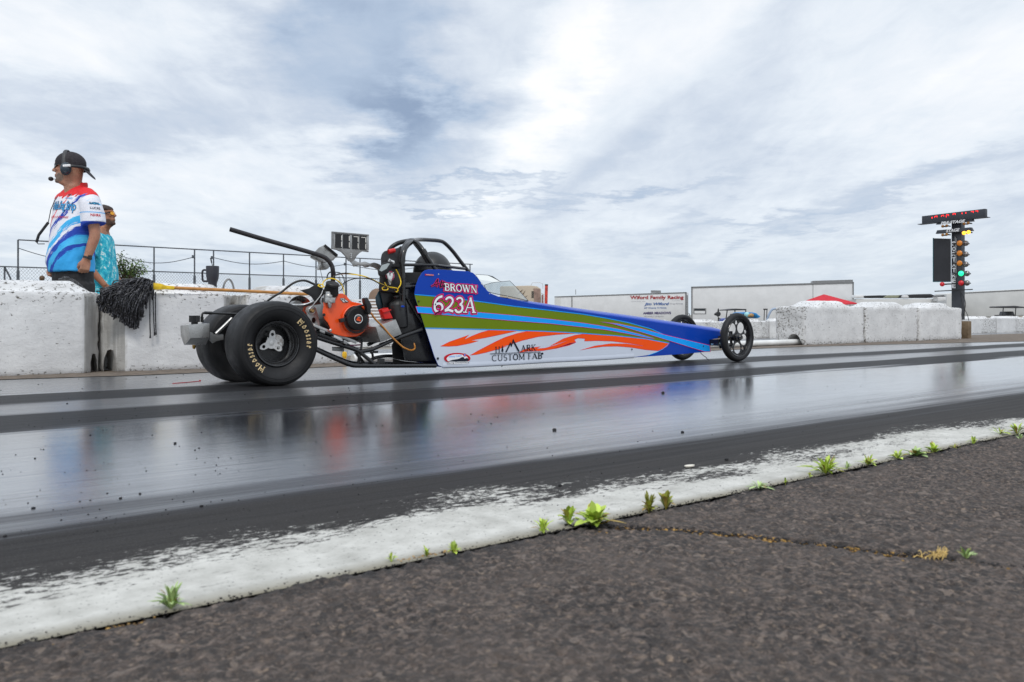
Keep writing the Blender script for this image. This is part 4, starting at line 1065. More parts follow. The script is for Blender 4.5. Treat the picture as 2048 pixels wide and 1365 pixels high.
for x, y in ((666, 466), (736, 472), (736, 502), (666, 496), (702, 509), (702, 512.5), (702, 516)): mb.lathe(U(x, y, 4.557), (0, -1, 0), [(.004, 0), (.004, .003), (0, .004)], 10)
bsplit(mb, 'screw', M_chrome, bd)
mb = MB(); ext(mb, [(640 + x / 6.4, 450 + y / 6.4) for x, y in ((380, 465), (450, 455), (480, 475), (510, 482), (540, 478), (575, 470), (600, 480), (640, 496), (690, 482), (730, 492), (775, 512), (790, 560), (745, 600), (735, 575), (690, 548), (640, 534), (610, 545), (580, 548), (545, 528), (500, 524), (460, 530), (432, 538), (415, 505))], 4.577, 4.583)
mb.build('board_bracket', M_alu, root, bevel=.001)
# timing light box on its stalk
mb = MB(); ext(mb, [(620, 514), (637, 496), (650, 489.5), (674.5, 510), (667, 519), (650, 525), (637, 523)], 4.60, 4.70)
bx = mb.build('aluminium_box', M_alu, root, bevel=.001, smooth=15)
mb = MB(); ext(mb, [(650.2, 488.5), (676, 509.5), (672.5, 514), (648, 492.5)], 4.595, 4.705); mb.build('box_face', M_blackpl, bx, bevel=.001)
mb = MB(); ext(mb, [(641, 524), (660, 528), (657.5, 537), (652, 540), (636, 540), (642, 528)], 4.62, 4.66); mb.build('box_foot', M_alu, bx, bevel=.002)
# exhaust stack
mb = MB(); path = tb([(460, 459, 4.62), (524.6, 478.2, 4.60), (577.4, 493, 4.58), (617, 504.2, 4.56), (643, 512.5, 4.55), (655, 520, 4.55), (663, 531, 4.55), (665.7, 542, 4.55), (665.7, 562, 4.57), (662, 600, 4.62)], 0, per=6)
mb.tube(path, .0135, 16, cap=False); mb.tube(path, .0118, 12, cap=False)
ex_ = mb.build('exhaust_pipe', M('heat_darkened_steel', (.045, .042, .045), .42, .5, .3, 12, .2, 90), root, smooth=60, nrm=False)
# ---- engine
en = MB()
en.prism([U(x, y, 4.58) for x, y in ((650, 600), (668, 588), (690, 590), (704, 604), (726, 620), (734, 645), (722, 668), (700, 672), (662, 662), (645, 640))], (0, .20, 0))
for i in range(7): en.prism([U(x, y, 4.80 + i * .008) for x, y in ((640, 585), (676, 580), (684, 612), (650, 622))], (0, .004, 0))
eng = en.build('engine', M_alud, root, bevel=.006)
mb = MB()
sh = [cE(*q) for q in ((555, 402), (500, 405), (460, 430), (425, 520), (420, 560), (300, 555), (225, 548), (232, 620), (212, 700), (214, 770), (250, 850), (300, 905), (345, 995), (318, 1030), (322, 1062), (400, 1095), (480, 1120), (600, 1145), (700, 1148), (800, 1140), (880, 1095), (950, 1020), (985, 950), (1000, 870), (990, 740), (960, 660), (905, 600), (870, 575), (800, 560), (700, 540), (650, 480), (620, 440))]
mb.prism([U(x, y, 4.425) for x, y in sh], (.075, .155, 0))
cw = mb.build('engine_cowl', M_orange, eng, smooth=35, bevel=.014, seg=3)
RC = U(*cE(768, 850), 4.42)
mb = MB(); mb.lathe(RC, (0, -1, 0), [(.086, -.004), (.086, .010), (.080, .016), (.060, .018), (0, .018)], 48)
rc = mb.build('recoil_housing', M_orange, cw, smooth=35)
mb = MB()
for i in range(48):                                       # louvre slots
    a = 2 * math.pi * i / 48
    for r0, r1 in ((.050, .0645), (.0665, .0825)):
        q = [RC + V((r * math.cos(a + da), -.0192, r * math.sin(a + da))) for r, da in ((r0, -.050), (r1, -.052), (r1, .052), (r0, .050))]
        mb.prism(q, (0, .002, 0))
mb.build('louvre', M_black, rc, smooth=0)
R2 = U(*cE(792, 838), 4.395)
mb = MB(); mb.lathe(R2, (0, -1, 0), [(.068, -.006), (.068, .010), (.064, .016), (.050, .020), (.0, .020)], 48)
for i in range(44):
    a = 2 * math.pi * i / 44
    q = [R2 + V((r * math.cos(a + da), -.020, r * math.sin(a + da))) for r, da in ((.033, -.03), (.063, -.02), (.063, .02), (.033, .03))]
    mb.prism(q, (0, -.004, 0))
st_ = mb.build('starter_cover', M_blackpl, rc, smooth=35)
mb = MB(); mb.lathe(R2 + V((0, -.021, 0)), (0, -1, 0), [(.0285, 0), (.0285, .004), (.025, .005), (0, .005)], 36); mb.build('starter_badge', M_blackpl, st_)
mb = MB(); mb.lathe(R2 + V((0, -.0262, 0)), (0, -1, 0), [(.027, 0), (.027, .0006), (.0235, .0006), (.0235, 0)], 36, cap=False)
for k, txt in enumerate(('PREDATOR',)): decal_text(mb, txt, R2 + V((-.012, 0, .0155)), R2 + V((.012, 0, .0155)), R2 + V((-.012, 0, .020)), V((0, -.0275, 0)))
mb.build('badge_ring', M_white, st_, smooth=0)
mb = MB(); mb.poly([R2 + V((x, -.0270, z)) for x, z in ((-.010, .002), (-.004, .011), (.004, .0125), (.011, .007), (.013, .003), (.006, .004), (.001, .0015))])
mb.poly([R2 + V((x, -.0270, z)) for x, z in ((-.015, -.001), (-.010, .0005), (.014, -.005), (.013, -.015), (-.012, -.008))]); mb.build('badge_emblem', M_orange, st_, smooth=0)
mb = MB(); ext(mb, [cE(*q) for q in ((605, 770), (660, 690), (740, 640), (860, 600), (930, 590), (960, 620), (860, 650), (760, 668), (700, 720), (640, 800))], 4.385, 4.41); ext(mb, [cE(*q) for q in ((510, 840), (590, 820), (600, 880), (530, 905))], 4.385, 4.41)
mb.build('cover_rib', M_blackpl, rc, bevel=.002)
mb = MB(); ext(mb, [cE(*q) for q in ((930, 482), (985, 470), (1010, 520), (1045, 580), (1066, 650), (1040, 672), (1045, 745), (1010, 760), (985, 740), (975, 660), (960, 600), (940, 560))], 4.335, 4.375)
ph = mb.build('pull_handle', M_blackpl, eng, bevel=.006, seg=3)
mb = MB(); mb.lathe(U(*cE(960, 650), 4.375), (0, -1, .0), [(.014, -.02), (.017, 0), (.012, .006), (0, .006)], 18); ext(mb, [cE(*q) for q in ((890, 630), (940, 612), (985, 620), (985, 680), (940, 690))], 4.372, 4.39); mb.build('handle_boss', M_orange, ph, bevel=.002)
mb = MB(); ext(mb, [cE(*q) for q in ((512, 492), (530, 480), (590, 486), (606, 508), (660, 540), (648, 556), (600, 560), (560, 560), (545, 530), (520, 515))], 4.4225, 4.4240)
dk = mb.build('decal', M_black, cw)
mb = MB(); ext(mb, [cE(*q) for q in ((520, 492), (540, 486), (585, 492), (600, 512), (650, 541), (595, 552), (565, 552), (552, 526), (528, 512))], 4.4205, 4.4215)
mb.build('decal_face', M_white, dk)
mb = MB()
for k, (x, y) in enumerate(((545, 498), (562, 506), (585, 508), (590, 528), (610, 538))): ext(mb, [cE(x - 7, y - 8), cE(x + 8, y - 5), cE(x + 4, y + 12), cE(x - 9, y + 8)], 4.4188, 4.4196)
mb.build('decal_mark', M_black, dk)
for x, y in ((346, 1032), (237, 768)):
    mb = MB(); mb.lathe(U(*cE(x, y), 4.424), (0, -1, 0), [(.0085, 0), (.0085, .003), (.0055, .004), (.0055, .010), (0, .010)], 14); mb.build('bolt', M_chrome if x > 300 else M_black, cw)
# carburettor + conical air filter
mb = MB(); c0 = U(657, 601, 4.43)
mb.box(c0, (.062, .05, .030)); mb.lathe(c0 + V((0, 0, .01)), (0, 0, 1), [(.026, 0), (.026, .02), (.021, .024), (.021, .04)], 18); mb.lathe(c0 + V((0, -.02, -.01)), (0, -1, 0), [(.009, 0), (.009, .02), (0, .02)], 12); mb.lathe(c0 + V((-.002, -.02, -.035)), (0, 0, 1), [(.009, -.01), (.012, 0), (.012, .025)], 12)
mb.build('carburettor', M_alu, eng, bevel=.003)
axf = V((.03, -.42, 1)).normalized(); cf = U(660.5, 590, 4.45)
mb = MB(); mb.lathe(cf, axf, [(.022, -.01), (.036, -.004), (.040, .0), (.042, .004)], 36)
ring = []
for r, h in ((.0425, .004), (.0345, .060)):
    for j in range(72):
        a = 2 * math.pi * j / 72; rr = r + (.0022 if j % 2 else -.0022); uu = V((1, 0, 0)); uu = (uu - axf * uu.dot(axf)).normalized(); ww = axf.cross(uu)
        ring.append(cf + axf * h + (uu * math.cos(a) + ww * math.sin(a)) * rr)
mb.add(ring, [(j, (j + 1) % 72, 72 + (j + 1) % 72, 72 + j) for j in range(72)])
mb.lathe(cf, axf, [(.038, .059), (.038, .070), (.034, .075), (0, .075)], 36)
mb.build('air_filter', M_black, eng, smooth=25)
# clutch side: muffler-like black housing, brackets, disc
mb = MB(); ext(mb, [(601, 581), (618, 577), (634, 567), (640, 568), (646, 585), (640, 602), (631, 606), (622, 593), (610, 586)], 4.46, 4.56)
mb.lathe(U(640, 584, 4.47), (.2, -1, .1), [(.030, -.06), (.030, 0), (.026, .004), (.022, 0), (.0, -.004)], 24); mb.build('clutch_housing', M_blackpl, eng, bevel=.004)
mb = MB(); mb.lathe(U(600, 618, 4.66), (0, 1, 0), [(.018, 0), (.078, 0), (.078, .004), (.018, .004)], 48, cap=False); mb.build('brake_disc', M_chrome, root)
mb = MB(); mb.lathe(U(595, 614, 4.56), (0, 1, 0), [(.0, 0), (.035, 0), (.035, .05), (0, .05)], 30); mb.tube([U(596, 612, 4.53), U(640, 606, 4.53)], .009, 8); mb.tube([U(580, 622, 4.6), U(630, 640, 4.6)], .010, 8); mb.build('clutch_drum', M_alud, root)
vs, fs = plate2d([[(612, 616), (616, 613), (624, 611.5), (631, 616), (637, 636), (640, 657), (632, 660), (618, 640), (611, 622)], circ(627, 641, 4.2, 16, 6)], .003)
mb = MB(); mb.add([U(p.x, p.y, 4.50) + V((0, p.z, 0)) for p in vs], fs); mb.lathe(U(623, 622, 4.50), (0, -1, 0), [(.026, 0), (.026, .008), (.020, .010), (.020, 0)], 28); br_ = mb.build('axle_bracket', M_alu, root)
mb = MB(); mb.lathe(U(623, 622, 4.49), (-.2, -1, 0), [(.012, 0), (.012, .03), (.008, .035), (0, .035)], 12); mb.build('bracket_bolt', M('brass', (.45, .26, .10), .3, .9), br_)
mb = MB(); ext(mb, [(626, 653), (630, 649), (714, 683), (712, 688.5)], 4.44, 4.60); ext(mb, [(640, 659), (650, 663), (650, 668), (640, 664)], 4.425, 4.439); ext(mb, [(688, 680), (695, 683), (694, 690), (687, 687)], 4.425, 4.439); mb.build('engine_plate', M_alu, root, bevel=.002)
mb = MB(); ext(mb, [(626, 660), (700, 690), (698, 695), (626, 668)], 4.47, 4.8); ext(mb, [(640, 655), (668, 668), (668, 674), (640, 662)], 4.45, 4.50); mb.build('engine_rail', M_blk_paint, root, bevel=.002)
mb = MB(); ext(mb, [(664, 695), (688, 696), (688, 704), (664, 702)], 4.48, 4.56); mb.build('chain_guard', M_alud, root, bevel=.002)
mb = MB(); mb.box(U(598, 640, 4.7), (.10, .30, .06)); mb.build('axle_carrier', M_blackpl, root, bevel=.005)
mb = MB(); mb.tube([V((1.722, 4.45, .226)), V((1.722, 4.88, .215))], .016, 14); mb.build('rear_axle', M_alud, root)
# aluminium weight box ahead of the engine
q = [cK(955, 120, 0)[:2], cK(1295, -10, 0)[:2], cK(1400, 245, 0)[:2], cK(1035, 390, 0)[:2]]
A = [U(*p, 4.425) for p in q]; Bk = [p + V((-.13, .24, .0)) for p in A]
mb = MB(); mb.add(A + Bk, [(0, 1, 2, 3), (7, 6, 5, 4), (0, 4, 5, 1), (1, 5, 6, 2), (2, 6, 7, 3), (3, 7, 4, 0)]); mb.build('weight_box', M_alu, root, bevel=.004)
# black catch bottle
ax = V((.10, 0, -1)).normalized(); cb_ = U(794, 598, 4.50)
mb = MB(); mb.lathe(cb_, ax, [(0, -.020), (.022, -.020), (.024, -.012), (.020, -.004), (.018, .0), (.030, .008), (.050, .022), (.056, .040), (.056, .15), (.054, .175), (.044, .185), (0, .186)], 32)
cbt = mb.build('catch_bottle', M_blackpl, root, smooth=40)
mb = MB(); mb.ball(U(805.5, 613.5, 4.444), (.014, .004, .007), 12, 6); mb.build('bottle_label', P_blue, cbt)
mb = MB(); ext(mb, [(764, 620), (776, 615.5), (786, 637), (770, 638.5)], 4.45, 4.50); ext(mb, [(767, 624), (782, 619), (783, 621), (768, 626)], 4.44, 4.452); mb.build('red_clamp', M_red, root, bevel=.003)
# rear puke tank
fa_ = [(376, 650), (419.5, 647.5), (419, 676.5), (380.5, 677.5)]; lf = [(360.5, 651.5), (376, 650), (380.5, 677.5), (368, 690.5), (361, 672)]
t0 = 4.60; A = [U(x, y, t0) for x, y in fa_]
L1, L2, L3 = U(360.5, 651.5, 4.86), U(361, 672, 4.86), U(368, 690.5, 4.80); B1 = U(412, 689.5, t0 + .05)
mb = MB()
top_r = V((A[1].x, 4.86, A[1].z)); bot_r = V((A[2].x, 4.86, A[2].z)); br2 = V((B1.x, 4.80, B1.z)); B0 = U(369, 690.5, t0 + .05)
vs = [A[0], A[1], A[2], A[3], L1, L2, L3, top_r, bot_r, B1, B0, br2]
mb.add(vs, [(0, 1, 2, 3), (0, 3, 10, 6, 5, 4), (0, 4, 7, 1), (3, 2, 9, 10), (1, 7, 8, 11, 9, 2), (10, 9, 11, 6), (4, 5, 8, 7), (5, 6, 11, 8)])
tk = mb.build('overflow_tank', M_alu, root, bevel=.003)
c_ = U(389, 646, 4.70); mb = MB(); ring = []
mb.lathe(c_, (0, 0, 1), [(.018, -.012), (.018, .002), (.024, .004)], 20)
for h in (.004, .040):
    for j in range(40):
        a = 2 * math.pi * j / 40; rr = .0275 + (.0016 if j % 2 else -.0016); ring.append(c_ + V((rr * math.cos(a), rr * math.sin(a), h)))
mb.add(ring, [(j, (j + 1) % 40, 40 + (j + 1) % 40, 40 + j) for j in range(40)] + [tuple(range(40, 80))]); mb.build('breather_cap', M_black, tk, smooth=25)
mb = MB(); mb.tube(smooth_path([U(404, 644, 4.72), U(404, 633, 4.72), U(406, 627, 4.72), U(414, 625.8, 4.72), U(430, 627, 4.72), U(475, 628.5, 4.72), U(500, 628, 4.7)], 6), .0062, 10); mb.tube([U(404, 645, 4.72), U(404, 634, 4.72)], .0088, 8); mb.tube([U(409, 626, 4.72), U(424, 626.6, 4.72)], .0088, 8); mb.build('breather_hose', M_blackrub, tk, smooth=60)
mb = MB(); mb.lathe(U(388, 694, 4.72), (0, 0, 1), [(.006, -.012), (.010, -.002), (.010, .01)], 10); mb.build('drain_plug', M('brass_fitting', (.5, .3, .08), .3, .9), tk)
mb = MB(); ext(mb, [(420, 664), (425, 666), (430, 672), (447, 671), (447, 680), (433, 683), (426, 687), (419, 680)], 4.63, 4.645); ext(mb, [(420, 670), (447, 669), (447, 674), (420, 675)], 4.70, 4.72); bsplit(mb, 'tank_bracket', M_alud, root, bevel=.002)
mb = MB(); mb.tube([U(432, 668, 4.68), U(448, 653, 4.68), U(464, 637, 4.68)], .010, 10); mb.build('silver_strut', M_alu, root)
# hoses and wiring
mb = MB(); mb.tube(smooth_path([U(530, 610, 4.62), U(536.5, 601.4, 4.60), U(550, 592, 4.58), U(564, 583.7, 4.57), U(576, 574, 4.56), U(588, 566, 4.55), U(600, 562, 4.54), U(611.6, 562, 4.53), U(624, 567, 4.52), U(632, 571, 4.52)], 5), .0066, 8); mb.build('crankcase_hose', M_blackrub, root, smooth=60)
W_ = [[cE(585, 420), cE(570, 330), cE(530, 240), cE(460, 180), cE(380, 150), cE(300, 155), cE(235, 200), cE(215, 260), cE(240, 290), cE(190, 298), cE(138, 270), cE(180, 248), cE(230, 262)],
      [cE(380, 155), cE(430, 95), cE(560, 70), cE(700, 75), cE(900, 105), cE(1050, 160), cE(1200, 235), cE(1330, 290), cE(1490, 320), cE(1480, 380), cE(1420, 330), cE(1340, 290), cE(1240, 300), cE(1250, 345), cE(1330, 330), cE(1270, 215)],
      [cE(1470, 0), cE(1510, 80), cE(1545, 180), cE(1545, 250), cE(1515, 300), cE(1490, 340)]]
mb = MB()
for k, w in enumerate(W_): mb.tube(smooth_path([U(x, y, (4.40, 4.46, 4.44)[k] + .01 * math.sin(i * 1.3)) for i, (x, y) in enumerate(w)], 5), .0034, 6)
bsplit(mb, 'yellow_wire', M_wirey, root, smooth=60)
mb = MB()
for w, tt, r in (([cE(380, 150), cE(440, 90), cE(560, 62), cE(700, 68), cE(900, 108), cE(1050, 165), cE(1200, 245), cE(1330, 300), cE(1480, 370), cE(1700, 520)], 4.455, .0036),
              ([cE(470, 295), cE(560, 240), cE(680, 175), cE(820, 145), cE(1000, 155), cE(1180, 225), cE(1500, 380)], 4.47, .0030),
              ([cE(1520, 330), cE(1540, 480), cE(1530, 600), cE(1560, 700)], 4.43, .0022), ([cE(165, -60), cE(190, 60), cE(225, 200)], 4.62, .0016),
              ([cE(430, 40), cE(520, 60), cE(580, 160), cE(575, 280), cE(520, 360)], 4.6, .0030), ([cE(440, 130), cE(500, 150), cE(540, 240), cE(550, 380)], 4.62, .0014),
              ([cE(455, 110), cE(480, 60), cE(500, 130), cE(510, 330), cE(490, 370)], 4.63, .0014), ([cE(470, 200), cE(520, 240), cE(560, 260), cE(590, 240)], 4.64, .0014),
              ([cE(440, 70), cE(350, 40), cE(300, 90), cE(290, 160)], 4.6, .0040)):
    mb.tube(smooth_path([U(x, y, tt) for x, y in w], 5), r, 6)
for x, y in ((605, 60), (1045, 155), (1420, 330)): mb.ball(U(*cE(x, y), 4.45), .006, 8, 6)
bsplit(mb, 'black_cable', M_blackrub, root, smooth=60)
mb = MB(); mb.tube(smooth_path([U(*cE(1040, 735), 4.40), U(*cE(1110, 840), 4.41), U(*cE(1250, 980), 4.42), U(*cE(1400, 1150), 4.425), U(*cE(1560, 1300), 4.43), U(*cK(1440, 480, 4.43)), U(*cK(1540, 520, 4.45)), U(*cK(1610, 500, 4.47)), U(*cK(1615, 440, 4.47)), U(*cK(1580, 360, 4.48)), U(*cK(1555, 310, 4.48))], 6), .0058, 8)
bsplit(mb, 'fuel_hose', M_copper, root, smooth=60)
mb = MB(); mb.tube(smooth_path([U(*cK(470, 430, 4.6)), U(*cK(560, 435, 4.6)), U(*cK(650, 430, 4.58)), U(*cK(720, 425, 4.56))], 4), .004, 6); mb.tube(smooth_path([U(*cK(1390, 350, 4.5)), U(*cK(1440, 390, 4.5)), U(*cK(1470, 450, 4.5))], 4), .003, 6)
ext(mb, [cK(600, 300, 0)[:2], cK(740, 265, 0)[:2], cK(720, 370, 0)[:2], cK(690, 400, 0)[:2]], 4.62, 4.63); bsplit(mb, 'pink_line', M('pink_rubber', (.75, .22, .42), .5), root)
mb = MB(); mb.tube(smooth_path([U(*cK(1080, 670, 4.55)), U(*cK(1250, 665, 4.55)), U(*cK(1450, 705, 4.55)), U(*cK(1750, 730, 4.55))], 4), .0028, 6); mb.tube([U(*cK(1010, 415, 4.46)), U(*cK(1190, 350, 4.46))], .0045, 6); mb.tube(smooth_path([U(618, 619, 4.45), U(632, 603, 4.45), U(642, 590, 4.45), U(646, 580, 4.45)], 4), .0028, 6); mb.tube(smooth_path([U(580, 610, 4.52), U(605, 610, 4.52), U(620, 606, 4.5), U(634, 596, 4.48)], 4), .005, 8); bsplit(mb, 'steel_line', M_chrome, root)
mb = MB(); mb.tube(smooth_path([U(697, 672, 4.5), U(706, 676, 4.5), U(722, 676, 4.5), U(722, 700, 4.5), U(716, 712, 4.48)], 4), .007, 8); mb.tube([U(736, 690, 4.52), U(748, 684, 4.52), U(757, 681, 4.52)], .012, 8); bsplit(mb, 'linkage', M_blk_paint, root)
# front axle, kingpins, tie rod and towing wire
mb = MB(); mb.tube([V((5.60, 4.26, .2)), V((5.575, 4.79, .188))], .013, 12); mb.tube([U(1424, 690, 4.42), U(1434, 686.5, 4.36), V((5.60, 4.30, .19))], .010, 10)
mb.box(V((5.52, 4.38, .155)), (.10, .10, .05)); mb.tube([V((5.52, 4.36, .12)), V((5.61, 4.29, .14))], .016, 10); mb.tube([V((5.60, 4.30, .15)), V((5.60, 4.30, .25))], .012, 10); mb.build('front_axle', M_blk_paint, root)
mb = MB(); mb.lathe(V((5.58, 4.36, .235)), (0, 1, 0), [(.020, -.02), (.034, -.014), (.034, .014), (.02, .02)], 20, cap=True); mb.tube([V((5.58, 4.30, .2)), V((5.5, 4.45, .17))], .008, 8); mb.build('spindle', M('bronze_spindle', (.22, .17, .14), .4, .5), root)
mb = MB(); mb.tube([U(1423, 689.5, 4.40), U(1440, 687, 4.33)], .008, 10); mb.build('tie_rod', M('pale_blue_anodised', (.32, .52, .66), .3, .6), root)
mb = MB(); mb.tube(smooth_path([U(1401, 706, 4.5), U(1406, 711, 4.5), U(1412, 715, 4.5), U(1414, 718, 4.5), U(1418, 720.5, 4.5)], 4), .003, 6); mb.tube(smooth_path([U(1003, 734, 4.5), U(1006, 731, 4.5), U(1012, 729, 4.5)], 3), .003, 6); bsplit(mb, 'ground_wire', M_blackrub, root)
# ================================================================ PEOPLE
def skin_mat(name, base, beard_c, beard_r, beard_col, mouth=None):
    m, t, b, c = newmat(name)
    n1 = nz(t, c, 22, 5, 0.6)
    col = ramp(t, n1, [(0.3, tuple(x * .80 for x in base)), (0.7, tuple(min(1, x * 1.15) for x in base))])
    red = ramp(t, nz(t, c, 9, 2, 0.5), [(0.45, 0), (0.75, .35)])
    col = mixc(t, red, col, (base[0] * 1.0, base[1] * .62, base[2] * .55))
    for cc, rr in zip(beard_c, beard_r):
        vd = N(t, 'ShaderNodeVectorMath'); vd.operation = 'DISTANCE'; t.links.new(c, vd.inputs[0]); vd.inputs[1].default_value = cc
        dd = mth(t, 'ADD', vd.outputs['Value'], mth(t, 'MULTIPLY', mth(t, 'SUBTRACT', nz(t, c, 90, 3, .6), .5), .03))
        mr = N(t, 'ShaderNodeMapRange'); mr.inputs[1].default_value = rr; mr.inputs[2].default_value = rr - .014; mr.inputs[4].default_value = .85
        t.links.new(dd, mr.inputs[0])
        bc = ramp(t, nz(t, c, 260, 3, .7), [(.35, tuple(x * .5 for x in beard_col)), (.65, tuple(min(1, x * 1.5) for x in beard_col))])
        col = mixc(t, mr.outputs[0], col, bc)
    t.links.new(col, b.inputs['Base Color']); b.inputs['Roughness'].default_value = .52
    b.inputs['Subsurface Weight'].default_value = .08; b.inputs['Subsurface Radius'].default_value = (.02, .008, .004)
    bump(t, b, nz(t, c, 300, 3, .6), .25, .002)
    return m
def remesh(o, vox, it=4, fac=.5):
    r_ = o.modifiers.new('remesh', 'REMESH'); r_.mode = 'VOXEL'; r_.voxel_size = vox; r_.use_smooth_shade = True
    s = o.modifiers.new('smooth', 'SMOOTH'); s.iterations = it; s.factor = fac
    dg = bpy.context.evaluated_depsgraph_get(); dg.update()
    me = bpy.data.meshes.new_from_object(o.evaluated_get(dg)); o.modifiers.clear()
    mats = list(o.data.materials); o.data = me; me.materials.clear()
    for m in mats: me.materials.append(m)
    me.shade_smooth()
    return o
def rings(mb, rs, n=28, sq=2.3, tf=None, face=0.0):
    """rs: (z, y_front, y_back, half width[, x shift])"""
    vs = []
    for r_ in rs:
        z, yf, yb, w = r_[:4]; xs_ = r_[4] if len(r_) > 4 else 0
        cy = (yf + yb) / 2; ry = (yf - yb) / 2
        for j in range(n):
            a = 2 * math.pi * j / n; c_, s_ = math.cos(a), math.sin(a)
            px_ = w * (abs(c_) ** (2 / sq)) * (1 if c_ > 0 else -1); py_ = ry * (abs(s_) ** (2 / sq)) * (1 if s_ > 0 else -1)
            if face and s_ > 0: px_ *= 1 - face * s_ * s_
            p = V((px_ + xs_, cy + py_, z)); vs.append(tf @ p if tf is not None else p)
    k = len(rs)
    fs = [(i * n + j, i * n + (j + 1) % n, (i + 1) * n + (j + 1) % n, (i + 1) * n + j) for i in range(k - 1) for j in range(n)]
    fs += [tuple(range(n))[::-1], tuple(range((k - 1) * n, k * n))]
    mb.add(vs, fs)
def limb(mb, pts, rad, per=4, n=14, flat=1.0):
    p = smooth_path(pts, per); k = len(pts) - 1; r = []
    for i in range(len(p)):
        x = i / per; a = min(int(x), k - 1); f_ = x - a; r.append(rad[a] * (1 - f_) + rad[min(a + 1, k)] * f_)
    mb.tube(p, r, n, ry=[q * flat for q in r])
def hand(mb, wrist, down, side, inward, curl=1.0):
    """relaxed half-closed hand; down = along the palm, side = towards the thumb, inward = palm side"""
    dn, sd_, iw = V(down).normalized(), V(side).normalized(), V(inward).normalized()
    W0 = V(wrist)
    q = lambda a, b_, c_: W0 + dn * a + sd_ * b_ + iw * c_
    for b_ in (-.026, -.010, .008, .024): mb.tube([q(-.01, b_ * .6, 0), q(.035, b_, .0), q(.085, b_ * 1.05, 0)], [.017, .015, .0125], 10)
    L = (.75, .92, 1.0, .92)
    for k, b_ in enumerate((-.031, -.0105, .0105, .031)):
        l = L[k]; c_ = curl * (1.05 if k < 2 else .95)
        a1, a2, a3 = 50 * c_, 115 * c_, 165 * c_
        p = [q(.078, b_, -.002)]; pos = V((.078, -.002))
        for ang, ln in ((a1, .040 * l), (a2, .027 * l), (a3, .020 * l)):
            pos = pos + V((math.cos(R(ang)), math.sin(R(ang)))) * ln; p.append(q(pos.x, b_ * .97, pos.y))
        mb.tube(p, [.0105, .0100, .0090, .0075], 10)
    mb.tube([q(.012, .022, .006), q(.040, .043, .016), q(.068, .045, .030), q(.088, .034, .040)], [.015, .0125, .0105, .0085], 10)
    mb.ball(q(.088, .034, .040), .0088, 8, 6)
def head_rings(mb, H, tf, k=1.0):
    rs = [(-.13, .030, -.085, .066), (-.07, .034, -.082, .060), (-.02, .040, -.088, .060), (.000, .078, -.088, .056), (.014, .096, -.090, .056), (.032, .101, -.092, .061), (.050, .098, -.094, .066),
          (.066, .103, -.096, .069), (.080, .100, -.098, .071), (.100, .099, -.100, .073), (.122, .095, -.104, .075), (.136, .092, -.106, .076), (.150, .100, -.107, .077), (.168, .102, -.107, .077), (.190, .094, -.103, .073), (.212, .076, -.090, .063), (.228, .048, -.066, .046), (.237, .015, -.03, .02)]
    rings(mb, [(z * k, a * k, b_ * k, w * k) for z, a, b_, w in rs], 32, 2.15, tf, face=.22)
    T = lambda x, y, z: tf @ V((x * k, y * k, z * k))
    mb.tube([T(0, .092, .140), T(0, .108, .120), T(0, .121, .101), T(0, .118, .094)], [.009 * k, .010 * k, .0125 * k, .008 * k], 10)
    for s in (-1, 1):
        mb.ball(T(.010 * s, .106, .095), .0085 * k, 8, 6)
        mb.tube([T(.012 * s, .098, .153), T(.034 * s, .092, .157), T(.052 * s, .076, .152)], [.006 * k, .008 * k, .005 * k], 8)
        mb.ball(T(.040 * s, .076, .108), (.020 * k, .016 * k, .016 * k), 10, 6)
        e = [T((.074 + .012) * s, -.012 - .010 * math.cos(a), .112 + .030 * math.sin(a)) for a in [2 * math.pi * i / 12 for i in range(12)]]
        mb.tube(e, .0052 * k, 6, closed=True); mb.ball(T(.080 * s, -.008, .110), (.006, .014, .024), 8, 6)
    mb.tube([T(-.024, .094, .066), T(0, .106, .068), T(.024, .094, .066)], [.005, .0075, .005], 8)
    mb.tube([T(-.022, .093, .055), T(0, .105, .055), T(.022, .093, .055)], [.005, .0080, .005], 8)
    mb.ball(T(0, .090, .020), (.024 * k, .018 * k, .018 * k), 10, 6)
SKN = Matrix.Identity(4)
def body_mesh(arms, H, tfh, k=1.0, hands=True):
    mb = MB(); head_rings(mb, H, tfh, k)
    limb(mb, [(0, -.035, H - .17), (0, -.022, H - .08), (0, -.012, H + .02)], [.085, .066, .060], 3, 20)
    rings(mb, [(.84, .11, -.12, .165), (1.0, .125, -.115, .165), (1.2, .11, -.12, .17), (1.36, .10, -.125, .185), (1.44, .08, -.12, .175), (1.50, .045, -.10, .12), (1.53, .03, -.09, .07)], 24, 2.4)
    for s in (-1, 1):
        limb(mb, [(.095 * s, .0, .90), (.10 * s, .01, .70), (.10 * s, .005, .50), (.105 * s, -.01, .30), (.11 * s, -.02, .09)], [.10, .088, .060, .056, .036], 3, 14)
        limb(mb, [(.11 * s, -.05, .045), (.115 * s, .05, .04), (.12 * s, .17, .025)], [.040, .042, .028], 3, 12)
    for A in arms:
        limb(mb, A['p'], A.get('r', [.058, .052, .044, .040, .030]), 4, 16)
        hand(mb, *A['hand'])
    return mb
def hair_strand(): pass
